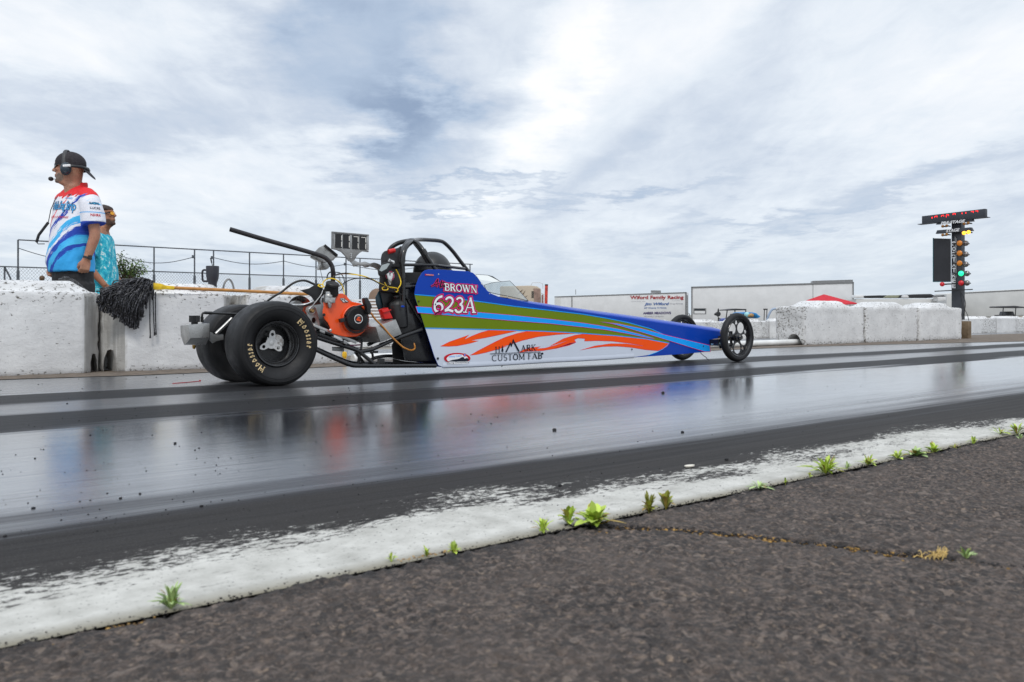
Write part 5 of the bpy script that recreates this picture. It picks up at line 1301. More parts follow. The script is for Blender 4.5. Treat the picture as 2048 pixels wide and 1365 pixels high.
# --- the man in the race shirt and headset
A1 = -.5297; k1 = 7.1
p1 = D(147, 630, k1); z1 = gz(p1.y)
man = thing('person', 'man in red, white and blue race shirt, backwards black cap and radio headset', 'person', (p1.x, p1.y, z1), R(196 - 90))
H1 = 1.602
tf1 = Matrix.Translation(V((0.0, .035, H1))) @ Matrix.Rotation(R(-45), 4, 'Z') @ Matrix.Rotation(R(1), 4, 'X')
T1 = lambda x, y, z, k=1.08: tf1 @ V((x * k, y * k, z * k))
arms = [dict(p=[(-.19, -.02, 1.485), (-.235, -.035, 1.33), (-.275, -.045, 1.17), (-.268, -.02, 1.06), (-.255, .015, .945)], hand=((-.254, .018, .94), (.03, .16, -1), (.25, 1, .15), (1, -.2, 0), .95)),
        dict(p=[(.19, -.02, 1.485), (.235, -.03, 1.33), (.268, -.03, 1.17), (.262, .01, 1.05), (.245, .06, .925)], hand=((.243, .064, .92), (-.03, .22, -1), (-.25, 1, .2), (-1, -.2, 0), .8))]
sk1 = skin_mat('tanned_skin', (.40, .20, .125), [tuple(T1(0, .088, .028)), tuple(T1(.045, .055, .045)), tuple(T1(-.045, .055, .045))], [.052, .045, .045], (.16, .125, .10))
mb = body_mesh(arms, H1, tf1, 1.08); bo = mb.build('body', sk1, man, local=True); remesh(bo, .0062, 2, .4)
def shirt_mesh(H, half=False, wide=1.0, hem=.845):
    mb = MB()
    rings(mb, [(hem, .175, -.145, .215 * wide), (.93, .188, -.145, .212 * wide), (1.05, .182, -.140, .208 * wide), (1.18, .160, -.140, .205 * wide), (1.30, .140, -.145, .212 * wide), (1.40, .118, -.145, .218 * wide), (1.46, .098, -.135, .205 * wide), (1.505, .070, -.115, .160), (1.535, .048, -.100, .105), (1.556, .044, -.094, .080)], 36, 2.5)
    for s in (-1, 1):
        limb(mb, [(.13 * s, -.02, 1.455), (.20 * s, -.022, 1.435), (.246 * s, -.032, 1.35), (.272 * s, -.040, 1.235)], [.074, .086, .088, .092], 4, 20, 1.0)
    return mb
def wrinkle(me, amp, seed, k=(9, 9, 5)):
    for v in me.vertices:
        p = v.co; w = noise.noise(V((p.x * k[0] + p.z * 6, p.y * k[1], p.z * k[2] + seed))) + .5 * noise.noise(V((p.x * 20 + p.z * 10, p.y * 20, p.z * 8 + seed)))
        f_ = 1.0 + 1.2 * max(0, 1 - abs(p.z - 1.0) / .2)
        v.co += v.normal * (amp * w * f_)
m, t, b, c = newmat('race_shirt_fabric')
s_ = N(t, 'ShaderNodeSeparateXYZ'); t.links.new(c, s_.inputs[0]); X, Y, Z = s_.outputs
q = mth(t, 'ADD', Z, mth(t, 'MULTIPLY', X, .95)); r_ = mth(t, 'SUBTRACT', Z, mth(t, 'MULTIPLY', X, 1.05))
cmb = N(t, 'ShaderNodeCombineXYZ'); t.links.new(mth(t, 'MULTIPLY', q, 26), cmb.inputs[0]); t.links.new(mth(t, 'MULTIPLY', r_, 3.2), cmb.inputs[1])
stn = nz(t, cmb.outputs[0], 1.0, 5, .65)
cm2 = N(t, 'ShaderNodeCombineXYZ'); t.links.new(mth(t, 'MULTIPLY', q, 75), cm2.inputs[0]); t.links.new(mth(t, 'MULTIPLY', r_, 6), cm2.inputs[1]); stf = nz(t, cm2.outputs[0], 1.0, 3, .6)
qq = mth(t, 'ADD', q, mth(t, 'ADD', mth(t, 'MULTIPLY', mth(t, 'SUBTRACT', stn, .5), .20), mth(t, 'MULTIPLY', mth(t, 'SUBTRACT', stf, .5), .10)))
wht = (.80, .80, .86); red_ = (.72, .015, .02); nav = (.01, .055, .42); lb = (.03, .38, .80); cy_ = (.07, .52, .84)
g = lambda z: (z - .70) / 1.0
body_c = ramp(t, mth(t, 'SUBTRACT', qq, .70), [(g(.70), lb), (g(.845), lb), (g(.85), nav), (g(.885), nav), (g(.89), cy_), (g(.955), lb), (g(.96), nav), (g(1.015), nav), (g(1.02), wht), (g(1.06), wht), (g(1.065), lb), (g(1.13), cy_), (g(1.135), wht), (g(1.232), wht), (g(1.236), nav), (g(1.275), nav), (g(1.28), wht), (g(1.36), wht), (g(1.365), red_), (g(1.38), red_), (g(1.385), wht)], 'LINEAR')
zr = mth(t, 'ADD', Z, mth(t, 'MULTIPLY', mth(t, 'SUBTRACT', stn, .5), .16))
zr = mth(t, 'SUBTRACT', zr, mth(t, 'MULTIPLY', mth(t, 'MAXIMUM', mth(t, 'SUBTRACT', mth(t, 'ABSOLUTE', X), .13), 0), .1))
col = mixc(t, ramp(t, zr, [(0, 0), (1, 1)]) if False else mth(t, 'GREATER_THAN', zr, 1.482), body_c, red_)
slv = mth(t, 'GREATER_THAN', mth(t, 'ABSOLUTE', X), .208)                    # sleeves: white with a blue hoop
low = mth(t, 'LESS_THAN', Z, 1.405); sm = mth(t, 'MULTIPLY', mth(t, 'MULTIPLY', slv, low), mth(t, 'GREATER_THAN', Z, 1.225))
sc_ = ramp(t, mth(t, 'SUBTRACT', Z, .70), [(g(1.2), nav), (g(1.262), nav), (g(1.266), wht), (g(1.335), wht), (g(1.337), lb), (g(1.341), lb), (g(1.344), wht), (g(1.42), wht)])
col = mixc(t, sm, col, sc_)
t.links.new(col, b.inputs['Base Color']); b.inputs['Roughness'].default_value = .7; bump(t, b, nz(t, c, 25, 4, .6), .3, .012)
M_shirt = m
mb = shirt_mesh(H1)
lift_ = lambda z: .036 * max(0, min(1, (z - 1.2) / .22))
for p in mb.v: p.z += lift_(p.z)
shirt = mb.build('shirt', M_shirt, man, local=True); remesh(shirt, .0085, 5, .5); wrinkle(shirt.data, .0070, 3)
mb = MB()
for z, k in ((0, 1), ): pass
cv = [V((.073 * math.cos(a), -.028 + .080 * math.sin(a), 1.576 + .016 * math.sin(a + math.pi) + .010)) for a in [R(112 + 316 * i / 22) for i in range(23)]]
mb.tube(cv, [.008] * 23, 8, ry=[.030] * 23, up=(0, 0, 1)) if False else mb.tube(cv, [.026] * 23, 8, ry=[.0075] * 23, up=(0, 0, 1))
M_cred = M('red_collar', (.70, .012, .015), .6); mb.build('collar', M_cred, shirt, local=True, smooth=60)
mb = MB(); rings(mb, [(.42, .10, -.11, .115, .115), (.55, .105, -.11, .12, .11), (.75, .12, -.12, .12, .10)], 20); rings(mb, [(.42, .10, -.11, .115, -.115), (.55, .105, -.11, .12, -.11), (.75, .12, -.12, .12, -.10)], 20)
rings(mb, [(.70, .135, -.135, .205), (.80, .150, -.14, .20), (.92, .14, -.13, .19)], 24)
M_short = M('black_shorts', (.012, .012, .014), .75, 0, .2, 10, .3, 30); sh_ = mb.build('shorts', M_short, man, local=True); remesh(sh_, .010, 4)
# lettering laid on the cloth
def on_cloth(target, name, txt, x0, x1, zt, zb_, mat, lift=.004, offset=0.0, slope=0.0, shear=0.0, curve_=0.0, side=None, parent=None):
    bvh = BVHTree.FromPolygons([v.co for v in target.data.vertices], [tuple(p.vertices) for p in target.data.polygons])
    v0, _ = text2d(txt, 0, shear); xa, xb = min(p.x for p in v0), max(p.x for p in v0); ya, yb = min(p.y for p in v0), max(p.y for p in v0)
    vs, fs = text2d(txt, offset, shear); mb = MB(); out_ = []
    for p in vs:
        u_ = (p.x - xa) / (xb - xa); v_ = (p.y - ya) / (yb - ya)
        x = x0 + (x1 - x0) * u_; z = zb_ + (zt - zb_) * v_ + slope * u_ + curve_ * math.sin(math.pi * u_)
        if side is None: h = bvh.ray_cast(V((x, .6, z)), V((0, -1, 0)))
        else: h = bvh.ray_cast(V((side * .7, x, z)), V((-side, 0, 0)))
        out_.append((h[0] + V((0, lift, 0) if side is None else (side * lift, 0, 0))) if h[0] is not None else V((x, .1, z)))
    mb.add(out_, fs); return mb.build(name, mat, parent or target, local=True, smooth=0, nrm=False)
M_ltb = M('light_blue_print', (.06, .42, .85), .6); M_nvb = M('dark_print', (.01, .015, .04), .6); M_rdp = M('red_print', (.62, .02, .04), .6)
on_cloth(shirt, 'shirt_lettering', 'Walla Walla Drag Strip', .200, -.190, 1.440, 1.345, M_nvb, .0035, .035, -.012, .1, .012)
on_cloth(shirt, 'shirt_lettering', 'Walla Walla Drag Strip', .200, -.190, 1.440, 1.345, M_ltb, .0055, .008, -.012, .1, .012)
on_cloth(shirt, 'shirt_lettering', 'The Hottest in the Northwest', .13, -.15, 1.332, 1.308, M_rdp, .0035, .0, -.02, .2)
on_cloth(shirt, 'shirt_lettering', 'NHRA', -.095, -.135, 1.500, 1.484, M_nvb, .0035, .02, 0); on_cloth(shirt, 'shirt_lettering', 'AUTO PARTS', -.075, -.155, 1.476, 1.462, M_ltb, .0035, .02, -.01)
for zt, tx, mt in ((1.425, 'RACING', M_nvb), (1.385, 'LUCAS', M_nvb), (1.325, 'NHRA', M_rdp)): on_cloth(shirt, 'sleeve_lettering', tx, .02, -.055, zt, zt - .02, mt, .003, .02, 0, side=-1)
# cap, headset, glasses
mb = MB(); rs = []
for i in range(9):
    a = R(90 * i / 8); rs.append((.158 + .098 * math.sin(a), -.004 + .112 * math.cos(a), -.004 - .118 * math.cos(a), .087 * math.cos(a) + .001))
rs = [(.140, .104, -.120, .086), (.150, .108, -.122, .087)] + rs[1:]
rings(mb, [(z * 1.08, a * 1.08, b_ * 1.08, w * 1.08) for z, a, b_, w in rs], 32, 2.1, tf1, face=.1)
cap = mb.build('cap', M('black_cap', (.020, .016, .020), .8, 0, .2, 20, .3, 80), man, local=True, smooth=70)
mb = MB(); vs = []
for r0, r1, dz in ((0, 0, 0), (1, 0, 0)): pass
top, botm = [], []
for i in range(13):
    a = R(-68 + 136 * i / 12); x = math.sin(a)
    top.append((T1(.080 * x, -.095 - .012 * math.cos(a), .140), T1(.082 * x, -.105 - .085 * max(0, math.cos(a)) ** .8, .140 - .075 * max(0.0, math.cos(a)) - .02)))
vs = [p for a in top for p in a] + [p + V((0, 0, -.004)) for a in top for p in a]; n = len(top)
fs = [(2 * i, 2 * i + 1, 2 * i + 3, 2 * i + 2) for i in range(n - 1)] + [(2 * n + 2 * i, 2 * n + 2 * i + 2, 2 * n + 2 * i + 3, 2 * n + 2 * i + 1) for i in range(n - 1)] + [(2 * i + 1, 2 * n + 2 * i + 1, 2 * n + 2 * i + 3, 2 * i + 3) for i in range(n - 1)]
mb.add(vs, fs); mb.build('cap_brim', cap.data.materials[0], cap, local=True, smooth=60)
hsm = M('dark_blue_grey_plastic', (.03, .045, .06), .3)
mb = MB(); bp_ = [T1(s * .092 * math.cos(R(a)), .010 + .012 * math.sin(R(a)), .115 + .150 * math.sin(R(a))) for a, s in [(x, 1) for x in range(0, 181, 10)]]
mb.tube(bp_, .016, 8, ry=[.006] * len(bp_), up=tuple((tf1.to_3x3() @ V((0, 1, 0))))); hs = mb.build('headset', M_charc, man, local=True, smooth=60)
for s in (-1, 1):
    mb = MB(); axx = tf1.to_3x3() @ V((s, 0, 0)); cc = T1(s * .078, -.004, .105)
    mb.lathe(cc, axx, [(.038, -.006), (.044, .006), (.046, .016), (.040, .018), (.041, .030), (.034, .044), (.018, .052), (0, .053)], 24)
    for p in mb.v:
        dz = p.z - cc.z; p.z = cc.z + dz * 1.22
    mb.build('ear_cup', hsm, hs, local=True, smooth=50)
mb = MB(); mb.tube([T1(-.118, -.01, .118), T1(-.115, -.06, .124), T1(-.085, -.120, .124), T1(0, -.140, .124), T1(.085, -.120, .124), T1(.115, -.06, .12)], .012, 8, ry=[.007] * 6, up=(0, 0, 1)); mb.build('neck_band', M_blackpl, hs, local=True, smooth=60)
mb = MB(); mb.tube([T1(-.128, .004, .120), T1(-.124, -.050, .127)], .010, 8, ry=[.004, .004], up=(0, 0, 1)); mb.build('band_badge', M_white, hs, local=True)
mb = MB(); mb.tube(smooth_path([T1(.105, .01, .08), T1(.100, .06, .06), T1(.07, .11, .045), T1(.03, .135, .038)], 5), .003, 6); mb.build('microphone_boom', M_blackpl, hs, local=True)
mb = MB(); mb.ball(T1(.012, .142, .036), (.017, .022, .019), 14, 10); mb.build('microphone_foam', M_black, hs, local=True)
mb = MB()
for s in (-1, 1):
    L_ = [T1(s * (.034 + .026 * math.cos(a)), .108 - .020 * abs(math.cos(a)) * (1 if math.cos(a) > 0 else .0), .132 + .019 * math.sin(a)) for a in [2 * math.pi * i / 18 for i in range(18)]]
    mb.add(L_ + [p + tf1.to_3x3() @ V((0, -.004, 0)) for p in L_], [tuple(range(18)), tuple(range(35, 17, -1))] + [(i, (i + 1) % 18, 18 + (i + 1) % 18, 18 + i) for i in range(18)])
    mb.tube([T1(s * .058, .092, .138), T1(s * .078, .04, .140), T1(s * .084, -.01, .135)], .0022, 6)
mb.tube([T1(-.012, .110, .138), T1(0, .112, .142), T1(.012, .110, .138)], .002, 6)
mb.build('sunglasses', M('dark_lens', (.02, .025, .028), .08, 0, .05, 5, coat=1), man, local=True, smooth=40)
# wrist watch, bracelet, cord
def ring_at(mb, c, ax, r, w, n=20):
    mb.lathe(c, ax, [(r, -w), (r + .004, -w), (r + .004, w), (r, w), (r, -w)], n, cap=False)
mb = MB(); ring_at(mb, V((-.2565, .010, .958)), V((.1, .3, -1)), .030, .009); mb.box(V((-.290, .004, .960)), (.012, .030, .036)); wa = mb.build('wrist_watch', M_blackpl, man, local=True, smooth=40)
mb = MB(); ring_at(mb, V((.2475, .052, .942)), V((-.05, .4, -1)), .031, .006); mb.build('bracelet', M_chrome, man, local=True, smooth=40)
mb = MB(); cord = [(.075, .056, 1.548), (.105, .104, 1.47), (.122, .132, 1.38), (.128, .150, 1.27), (.180, .205, 1.16), (.198, .215, 1.10), (.190, .205, 1.085), (.14, .175, 1.085)]
mb.tube([V(p) for p in cord[:4]], .0035, 6); mb.tube([V(cord[3]), V(cord[4]), V(cord[5])], .012, 8); mb.tube([V(p) for p in cord[5:]], .004, 6); mb.build('headset_cord', M_black, man, local=True, smooth=60)
# --- the second man, behind
p2 = D(206.5, 630, 9.3); z2 = gz(p2.y)
man2 = thing('person', 'bearded man in turquoise tie-dye shirt and orange sunglasses, half hidden behind another', 'person', (p2.x, p2.y, z2), R(-30 - 90))
H2 = 1.535
tf2 = Matrix.Translation(V((0.0, .03, H2))) @ Matrix.Rotation(R(-4), 4, 'Z') @ Matrix.Rotation(R(9), 4, 'X')
T2 = lambda x, y, z, k=1.02: tf2 @ V((x * k, y * k, z * k))
arms2 = [dict(p=[(-.19, -.02, 1.40), (-.24, -.05, 1.27), (-.27, -.07, 1.10), (-.25, .03, 1.00), (-.22, .11, .91)], hand=((-.218, .115, .90), (.1, .5, -.8), (.5, .6, .5), (1, 0, 0), .9)),
         dict(p=[(.19, -.02, 1.40), (.235, -.075, 1.27), (.262, -.10, 1.11), (.255, .0, .985), (.235, .10, .86)], hand=((.233, .105, .855), (-.1, .5, -.8), (-.4, .7, .5), (-1, 0, 0), .9))]
sk2 = skin_mat('brown_skin', (.36, .165, .09), [tuple(T2(0, .082, .020)), tuple(T2(.05, .05, .035)), tuple(T2(-.05, .05, .035))], [.050, .045, .045], (.035, .022, .016))
mb = body_mesh(arms2, H2, tf2, 1.02)
for p in mb.v:
    if p.z < 1.47 and abs(p.x) < .19: p.y = (p.y + .03) * .76 - .03
bo = mb.build('body', sk2, man2, local=True); remesh(bo, .0075, 2, .4)
m, t, b, c = newmat('turquoise_tie_dye')
t.links.new(ramp(t, nz(t, sc3(t, c, (1, 1, .7)), 26, 5, .7, .6), [(.38, (.005, .30, .46)), (.5, (.02, .48, .62)), (.58, (.10, .62, .70)), (.62, (.72, .84, .86))]), b.inputs['Base Color']); b.inputs['Roughness'].default_value = .75
mb = shirt_mesh(H2, hem=.78)
for p in mb.v: p.z -= .055; p.y = (p.y + .03) * .80 - .03
s2_ = mb.build('shirt', m, man2, local=True); remesh(s2_, .011, 5, .5); wrinkle(s2_.data, .005, 9)
mb = MB(); rings(mb, [(z * 1.02, a * 1.02, b_ * 1.02, w * 1.02) for z, a, b_, w in ((.08, -.03, -.112, .082), (.15, .00, -.118, .084), (.175, .104, -.114, .084), (.20, .095, -.108, .078), (.225, .062, -.08, .058), (.243, .02, -.04, .025))], 24, 2.1, tf2)
mb.build('hair', M('dark_brown_hair', (.035, .02, .014), .7, 0, .3, 60, .5, 200), man2, local=True, smooth=70)
mb = MB()
for s in (-1, 1):
    L_ = [T2(s * (.034 + .028 * math.cos(a)), .110 - .022 * max(0, math.cos(a)), .130 + .019 * math.sin(a)) for a in [2 * math.pi * i / 16 for i in range(16)]]
    mb.add(L_ + [p + tf2.to_3x3() @ V((0, -.005, 0)) for p in L_], [tuple(range(16)), tuple(range(31, 15, -1))] + [(i, (i + 1) % 16, 16 + (i + 1) % 16, 16 + i) for i in range(16)])
gl2 = mb.build('sunglasses', M('orange_mirror_lens', (.95, .42, .02), .12, .2), man2, local=True, smooth=40)
mb = MB()
for s in (-1, 1): mb.tube([T2(s * .060, .094, .134), T2(s * .078, .04, .136), T2(s * .084, -.01, .132)], .0065, 6)
mb.build('glasses_arm', M_black, gl2, local=True)
mb = MB(); rings(mb, [(.35, .10, -.11, .2), (.6, .12, -.12, .2), (.82, .13, -.13, .2)], 20); mb.build('shorts', M('pale_blue_denim', (.25, .42, .60), .8), man2, local=True)
# ================================================================ MOPS, MUG, LOOP
def mop_mat(name, a_, b_):
    m, t, b, c = newmat(name)
    n = nz(t, c, 75, 5, .7)
    t.links.new(ramp(t, n, [(.50, a_), (.66, b_)]), b.inputs['Base Color']); b.inputs['Roughness'].default_value = .38
    bump(t, b, nz(t, c, 350, 3, .6), .6, .003); return m
M_mop = mop_mat('grimy_mop_yarn_glints', (.006, .006, .007), (.13, .13, .15))  # pale strand highlights are put into the dark yarn colour
mop = thing('mop', 'big black string mop with yellow clamp and long wooden handle lying over the blocks', 'mop', U(305, 574, 6.98))
rnd = random.Random(11)
def lower_env(x):
    ks = [(190, 612), (200, 622), (213, 628), (234, 642), (254, 653), (270, 662), (280, 648), (292, 618), (305, 600)]
    for (a, ya), (b_, yb) in zip(ks[:-1], ks[1:]):
        if a <= x <= b_: return ya + (yb - ya) * (x - a) / (b_ - a)
    return ks[0][1]
def upper_env(x):
    ks = [(190, 600), (197, 588), (205, 572), (226, 559.5), (256, 556.5), (285, 558), (305, 562)]
    for (a, ya), (b_, yb) in zip(ks[:-1], ks[1:]):
        if a <= x <= b_: return ya + (yb - ya) * (x - a) / (b_ - a)
    return ks[0][1]
mb = MB()
for i in range(260):
    f_ = rnd.random()
    xe = 193 + 100 * f_ ** .85; ye = lower_env(xe) - rnd.random() ** 1.6 * 45
    x0, y0 = 303 + rnd.uniform(-4, 6), 563 + rnd.random() * 17
    lay = rnd.random()
    ym = upper_env(xe + 8) + lay * (ye - upper_env(xe + 8)) * .45 + 3
    xm = xe + (x0 - xe) * .30 * rnd.random() + 6
    x1, y1 = (x0 + xm) / 2, min(y0, ym) - rnd.random() * 4 + lay * 8
    y1 = max(y1, upper_env(x1)); t0_ = 6.985 - .05 * rnd.random()
    pts = [U(x0, y0, 6.985), U(x1, y1, t0_ - .015), U(xm, max(ym, upper_env(xm)), t0_ - .045), U((xm + xe) / 2 - 2, (ym + ye) / 2, 6.955 - .06 * rnd.random()), U(xe, ye, 6.965 - .03 * rnd.random())]
    p = smooth_path(pts, 4); s0 = rnd.random() * 50
    for j, q in enumerate(p):
        amp = .006 * min(1, j / 5)
        q += V((noise.noise(V((j * .35, s0, 0))), noise.noise(V((j * .35, s0, 5))) * .7, noise.noise(V((j * .35, s0, 9))))) * amp * 1.6
    r0 = rnd.uniform(.0046, .0072)
    mb.tube(p, [r0 * (1 + .25 * math.sin(j * 1.9 + s0)) for j in range(len(p))], 6)
for xa, ya, xb, yb in ((300, 584, 300.5, 677), (306, 580, 309, 672), (311, 584, 312, 670), (276, 625, 276.5, 657)):
    mb.tube(smooth_path([U(xa, ya, 6.96), U((xa + xb) / 2 - .6, (ya + yb) / 2, 6.955), U(xb, yb, 6.958)], 6), [.0045] * 6 + [.005] * 6 + [.0075], 7)
mb.build('mop_head', M_mop, mop, smooth=60)
mb = MB(); ext(mb, [(299, 568), (302, 565.5), (322, 567.5), (331, 571), (347, 573), (348, 579.5), (332, 579), (318, 580), (309, 580.5), (304, 574)], 6.96, 7.0)
mb.tube([U(330, 575.5, 6.98), U(348, 576.5, 6.98)], .0165, 12); mb.build('clamp', M('worn_yellow_plastic', (.78, .50, .02), .45, 0, .35, 25), mop, bevel=.005)
mb = MB(); mb.tube([U(346, 576.2, 6.98), U(500, 583, 7.02), U(628, 589.5, 7.06)], .0135, 12)
M_hw = M('varnished_wood_handle', (.48, .22, .055), .42, 0, .25, 14); mb.build('handle', M_hw, mop, smooth=60)
mop2 = thing('mop', 'small grey-black mop head slumped over the left block behind the shorts', 'mop', U(150, 570, 7.35))
mb = MB(); rnd = random.Random(5)
for i in range(130):
    f_ = rnd.random(); xe = 135 + 36 * rnd.random(); ye = 566 + (xe - 135) * .55 - rnd.random() * 8 + 3
    x0 = 118 + rnd.random() * 16; y0 = 559 + rnd.random() * 4
    pts = [U(x0, y0, 7.36), U((x0 + xe) / 2, 555 + (xe - 140) * .22 + 5 * rnd.random(), 7.30), U(xe - 4, ye - 5, 7.27), U(xe, ye, 7.26)]
    p = smooth_path(pts, 4); s0 = rnd.random() * 60
    for j, q in enumerate(p): q += V((noise.noise(V((j * .5, s0, 0))), noise.noise(V((j * .5, s0, 5))), noise.noise(V((j * .5, s0, 9))))) * .014
    mb.tube(p, .0048, 6)
mb.build('mop_head', mop_mat('worn_mop_yarn', (.02, .02, .02), (.20, .20, .21)), mop2, smooth=60)
mb = MB(); mb.tube([U(118, 560, 7.38), U(128, 559, 7.36)], .012, 8); mb.build('clamp', M_blackpl, mop2)
bs = U(425, 584, 7.2); mug = thing('travel_mug', 'tall charcoal travel mug with handle and straw standing between two blocks', 'mug', bs)
mb = MB(); k_ = 7.2 / 1.0132 / F
zt = lambda y: CZ + (630 - y) * U(425, 600, 7.2).xy.dot(V((FS, FT))) / F
mb.lathe(V((bs.x, bs.y, 0)), (0, 0, 1), [(0, zt(584)), (.035, zt(584)), (.0365, zt(566)), (.046, zt(561)), (.052, zt(553)), (.0545, zt(534)), (.052, zt(532.5)), (0, zt(532.5))], 36)
mg = mb.build('cup', M('charcoal_powder_coat', (.030, .030, .038), .5), mug, smooth=40)
cx_ = U(409, 550, 7.2); rt = V((FT, -FS, 0))
mb = MB(); hd = [V((bs.x, bs.y, zt(541))) - rt * .048, V((bs.x, bs.y, zt(540.5))) - rt * .075, V((bs.x, bs.y, zt(544))) - rt * .087, V((bs.x, bs.y, zt(552))) - rt * .087, V((bs.x, bs.y, zt(562))) - rt * .082, V((bs.x, bs.y, zt(563))) - rt * .044]
mb.tube(smooth_path(hd, 4), .009, 10); mb.build('handle', mg.data.materials[0], mug, smooth=60)
mb = MB(); mb.tube([V((bs.x, bs.y, zt(533))) + rt * .0, V((bs.x, bs.y, zt(526))) - rt * .008], .003, 8); mb.tube([V((bs.x, bs.y, zt(526))) - rt * .008, V((bs.x, bs.y, zt(516))) - rt * .016], .006, 8); mb.build('straw', M_blackpl, mug)
mb = MB(); lp = [U(446, 580, 7.3), U(448, 570, 7.3), U(452, 562, 7.3), U(457, 559, 7.3), U(462, 562, 7.3), U(466, 571, 7.3), U(468, 580, 7.3)]; mb.tube(smooth_path(lp, 4), .009, 8)
tag(mb.build('lifting_loop', M_alud, loc=U(457, 580, 7.3)), 'bent steel lifting loop standing up from the blocks right of the mug', 'lifting loop')
# ================================================================ FENCE, BUSH
TFn = 34.0
M_galv = M('galvanised_steel', (.11, .12, .135), .45, .4, .25, 8)
fn = thing('chain_link_fence', 'tall chain-link fence with bare upper rail and sagging wire behind the men', 'fence', U(36, 600, TFn))
def FP(px, dz): q = U(px, 600, TFn); return V((q.x, TFn, dz))
zT = U(36, 480, TFn).z; zM = U(36, 534.5, TFn).z; zG = gz(TFn)
sl = U(740, 517.5, TFn).z - zT
zt_at = lambda s: zT + (s - U(36, 480, TFn).x) * (U(692, 515.5, TFn).z - zT) / (U(692, 500, TFn).x - U(36, 500, TFn).x)
zm_at = lambda s: zM + (s - U(36, 480, TFn).x) * (U(692, 556, TFn).z - zM) / (U(692, 500, TFn).x - U(36, 500, TFn).x)
posts = [36, 132, 222, 308, 389, 427, 499, 567, 632, 692, 720, 768, 832, 890, 940]
mesh_posts = []
for px in posts:
    s = U(px, 600, TFn).x; mb = MB()
    mb.tube([V((s, TFn, zG)), V((s, TFn, zm_at(s) - .12))], .050 if px != 427 else .04, 10); mb.tube([V((s, TFn, zm_at(s) - .14)), V((s, TFn, zt_at(s)))], .030, 8)
    mb.box(V((s - .05, TFn - .02, zt_at(s) - .30)), (.12, .05, .12)) if px in (132, 389, 427, 692) else None
    mb.build('post', M_galv, fn, smooth=50)
s0, s1 = U(36, 600, TFn).x, U(945, 600, TFn).x
mb = MB(); mb.tube([V((s0, TFn, zt_at(s0))), V((s1, TFn, zt_at(s1)))], .024, 8); mb.build('top_rail', M_galv, fn)
mb = MB(); mb.tube([V((s0 - 1, TFn - .03, zm_at(s0 - 1))), V((s1, TFn - .03, zm_at(s1)))], .022, 8); mb.build('middle_rail', M_galv, fn)
mb = MB()
for a, b_ in ((36, 222), (222, 389), (427, 567), (567, 692), (692, 832)):
    A, B = U(a, 600, TFn).x, U(b_, 600, TFn).x; pts = []
    for i in range(13):
        f_ = i / 12; s = A + (B - A) * f_; pts.append(V((s, TFn - .05, zt_at(s) - .30 - .32 * math.sin(math.pi * f_) * (.6 if a > 400 else 1))))
    mb.tube(pts, .014, 6)
mb.build('sagging_wire', M_galv, fn)
mb = MB(); sx0 = s0 - 1; L = s1 - sx0; hgt = zM - .2
for k in range(int(L / .11) + 20):
    for dr in (-1, 1):
        sa = sx0 + k * .11 - (0 if dr > 0 else 0); zt_, zb2 = zm_at(sa), zG + .6
        ln = (zt_ - zb2) * .85
        A = V((sa, TFn - .02 * dr, zt_)); B = V((sa + dr * ln, TFn - .02 * dr, zb2)); w = .0045
        mb.add([A + V((-w, 0, 0)), A + V((w, 0, 0)), B + V((w, 0, 0)), B + V((-w, 0, 0))], [(0, 1, 2, 3)])
mb.build('wire_mesh', M('wire_mesh_steel', (.20, .21, .22), .5, .3), fn, smooth=0, nrm=False)
# gate brace at the far left
mb = MB(); mb.tube([U(9, 534, TFn), U(21, 557, TFn), U(21, 600, TFn)], .03, 8); mb.tube([U(9, 534, TFn), U(9, 600, TFn)], .03, 8); mb.build('brace', M_galv, fn)
# leafy bush behind the fence
def leaf_mat(name, c1, c2):
    m, t, b, c = newmat(name); g_ = N(t, 'ShaderNodeNewGeometry')
    t.links.new(ramp(t, g_.outputs['Random Per Island'], [(0, (.30, .19, .05) if c2[1] > .3 else c1), (.10, (.34, .24, .05) if c2[1] > .3 else c1), (.13, c1), (.6, c2), (1, tuple(min(1, x * 1.35) for x in c2))]), b.inputs['Base Color']); b.inputs['Roughness'].default_value = .5
    b.inputs['Subsurface Weight'].default_value = .1; b.inputs['Subsurface Radius'].default_value = (.01, .02, .005); return m
M_leaf = leaf_mat('tree_leaves', (.025, .06, .012), (.09, .15, .03)); M_bark = M('bark', (.08, .055, .035), .9)
td = 30.0
tb_ = D(252, 560, td); tree = thing('tree', 'small leafy green tree just right of the men, behind the mop', 'tree', (tb_.x, tb_.y, gz(tb_.y)))
rnd = random.Random(21); rt = V((FT, -FS, 0)); fw = V((FS, FT, 0))
P_ = lambda px, py, dd=0: D(px, py, td + dd)
tw = MB(); base = V((tb_.x, tb_.y, gz(tb_.y))); tw.tube([base, P_(250, 600), P_(250, 575)], [.09, .07, .05], 8)
lv_ = MB()
tips = [(240, 506), (246, 520), (236, 530), (252, 517), (268, 520), (282, 518), (288, 530), (292, 538), (276, 528), (262, 540), (248, 545), (285, 545), (272, 552), (235, 555), (255, 558), (225, 540), (215, 520), (228, 508), (220, 560), (265, 532)]
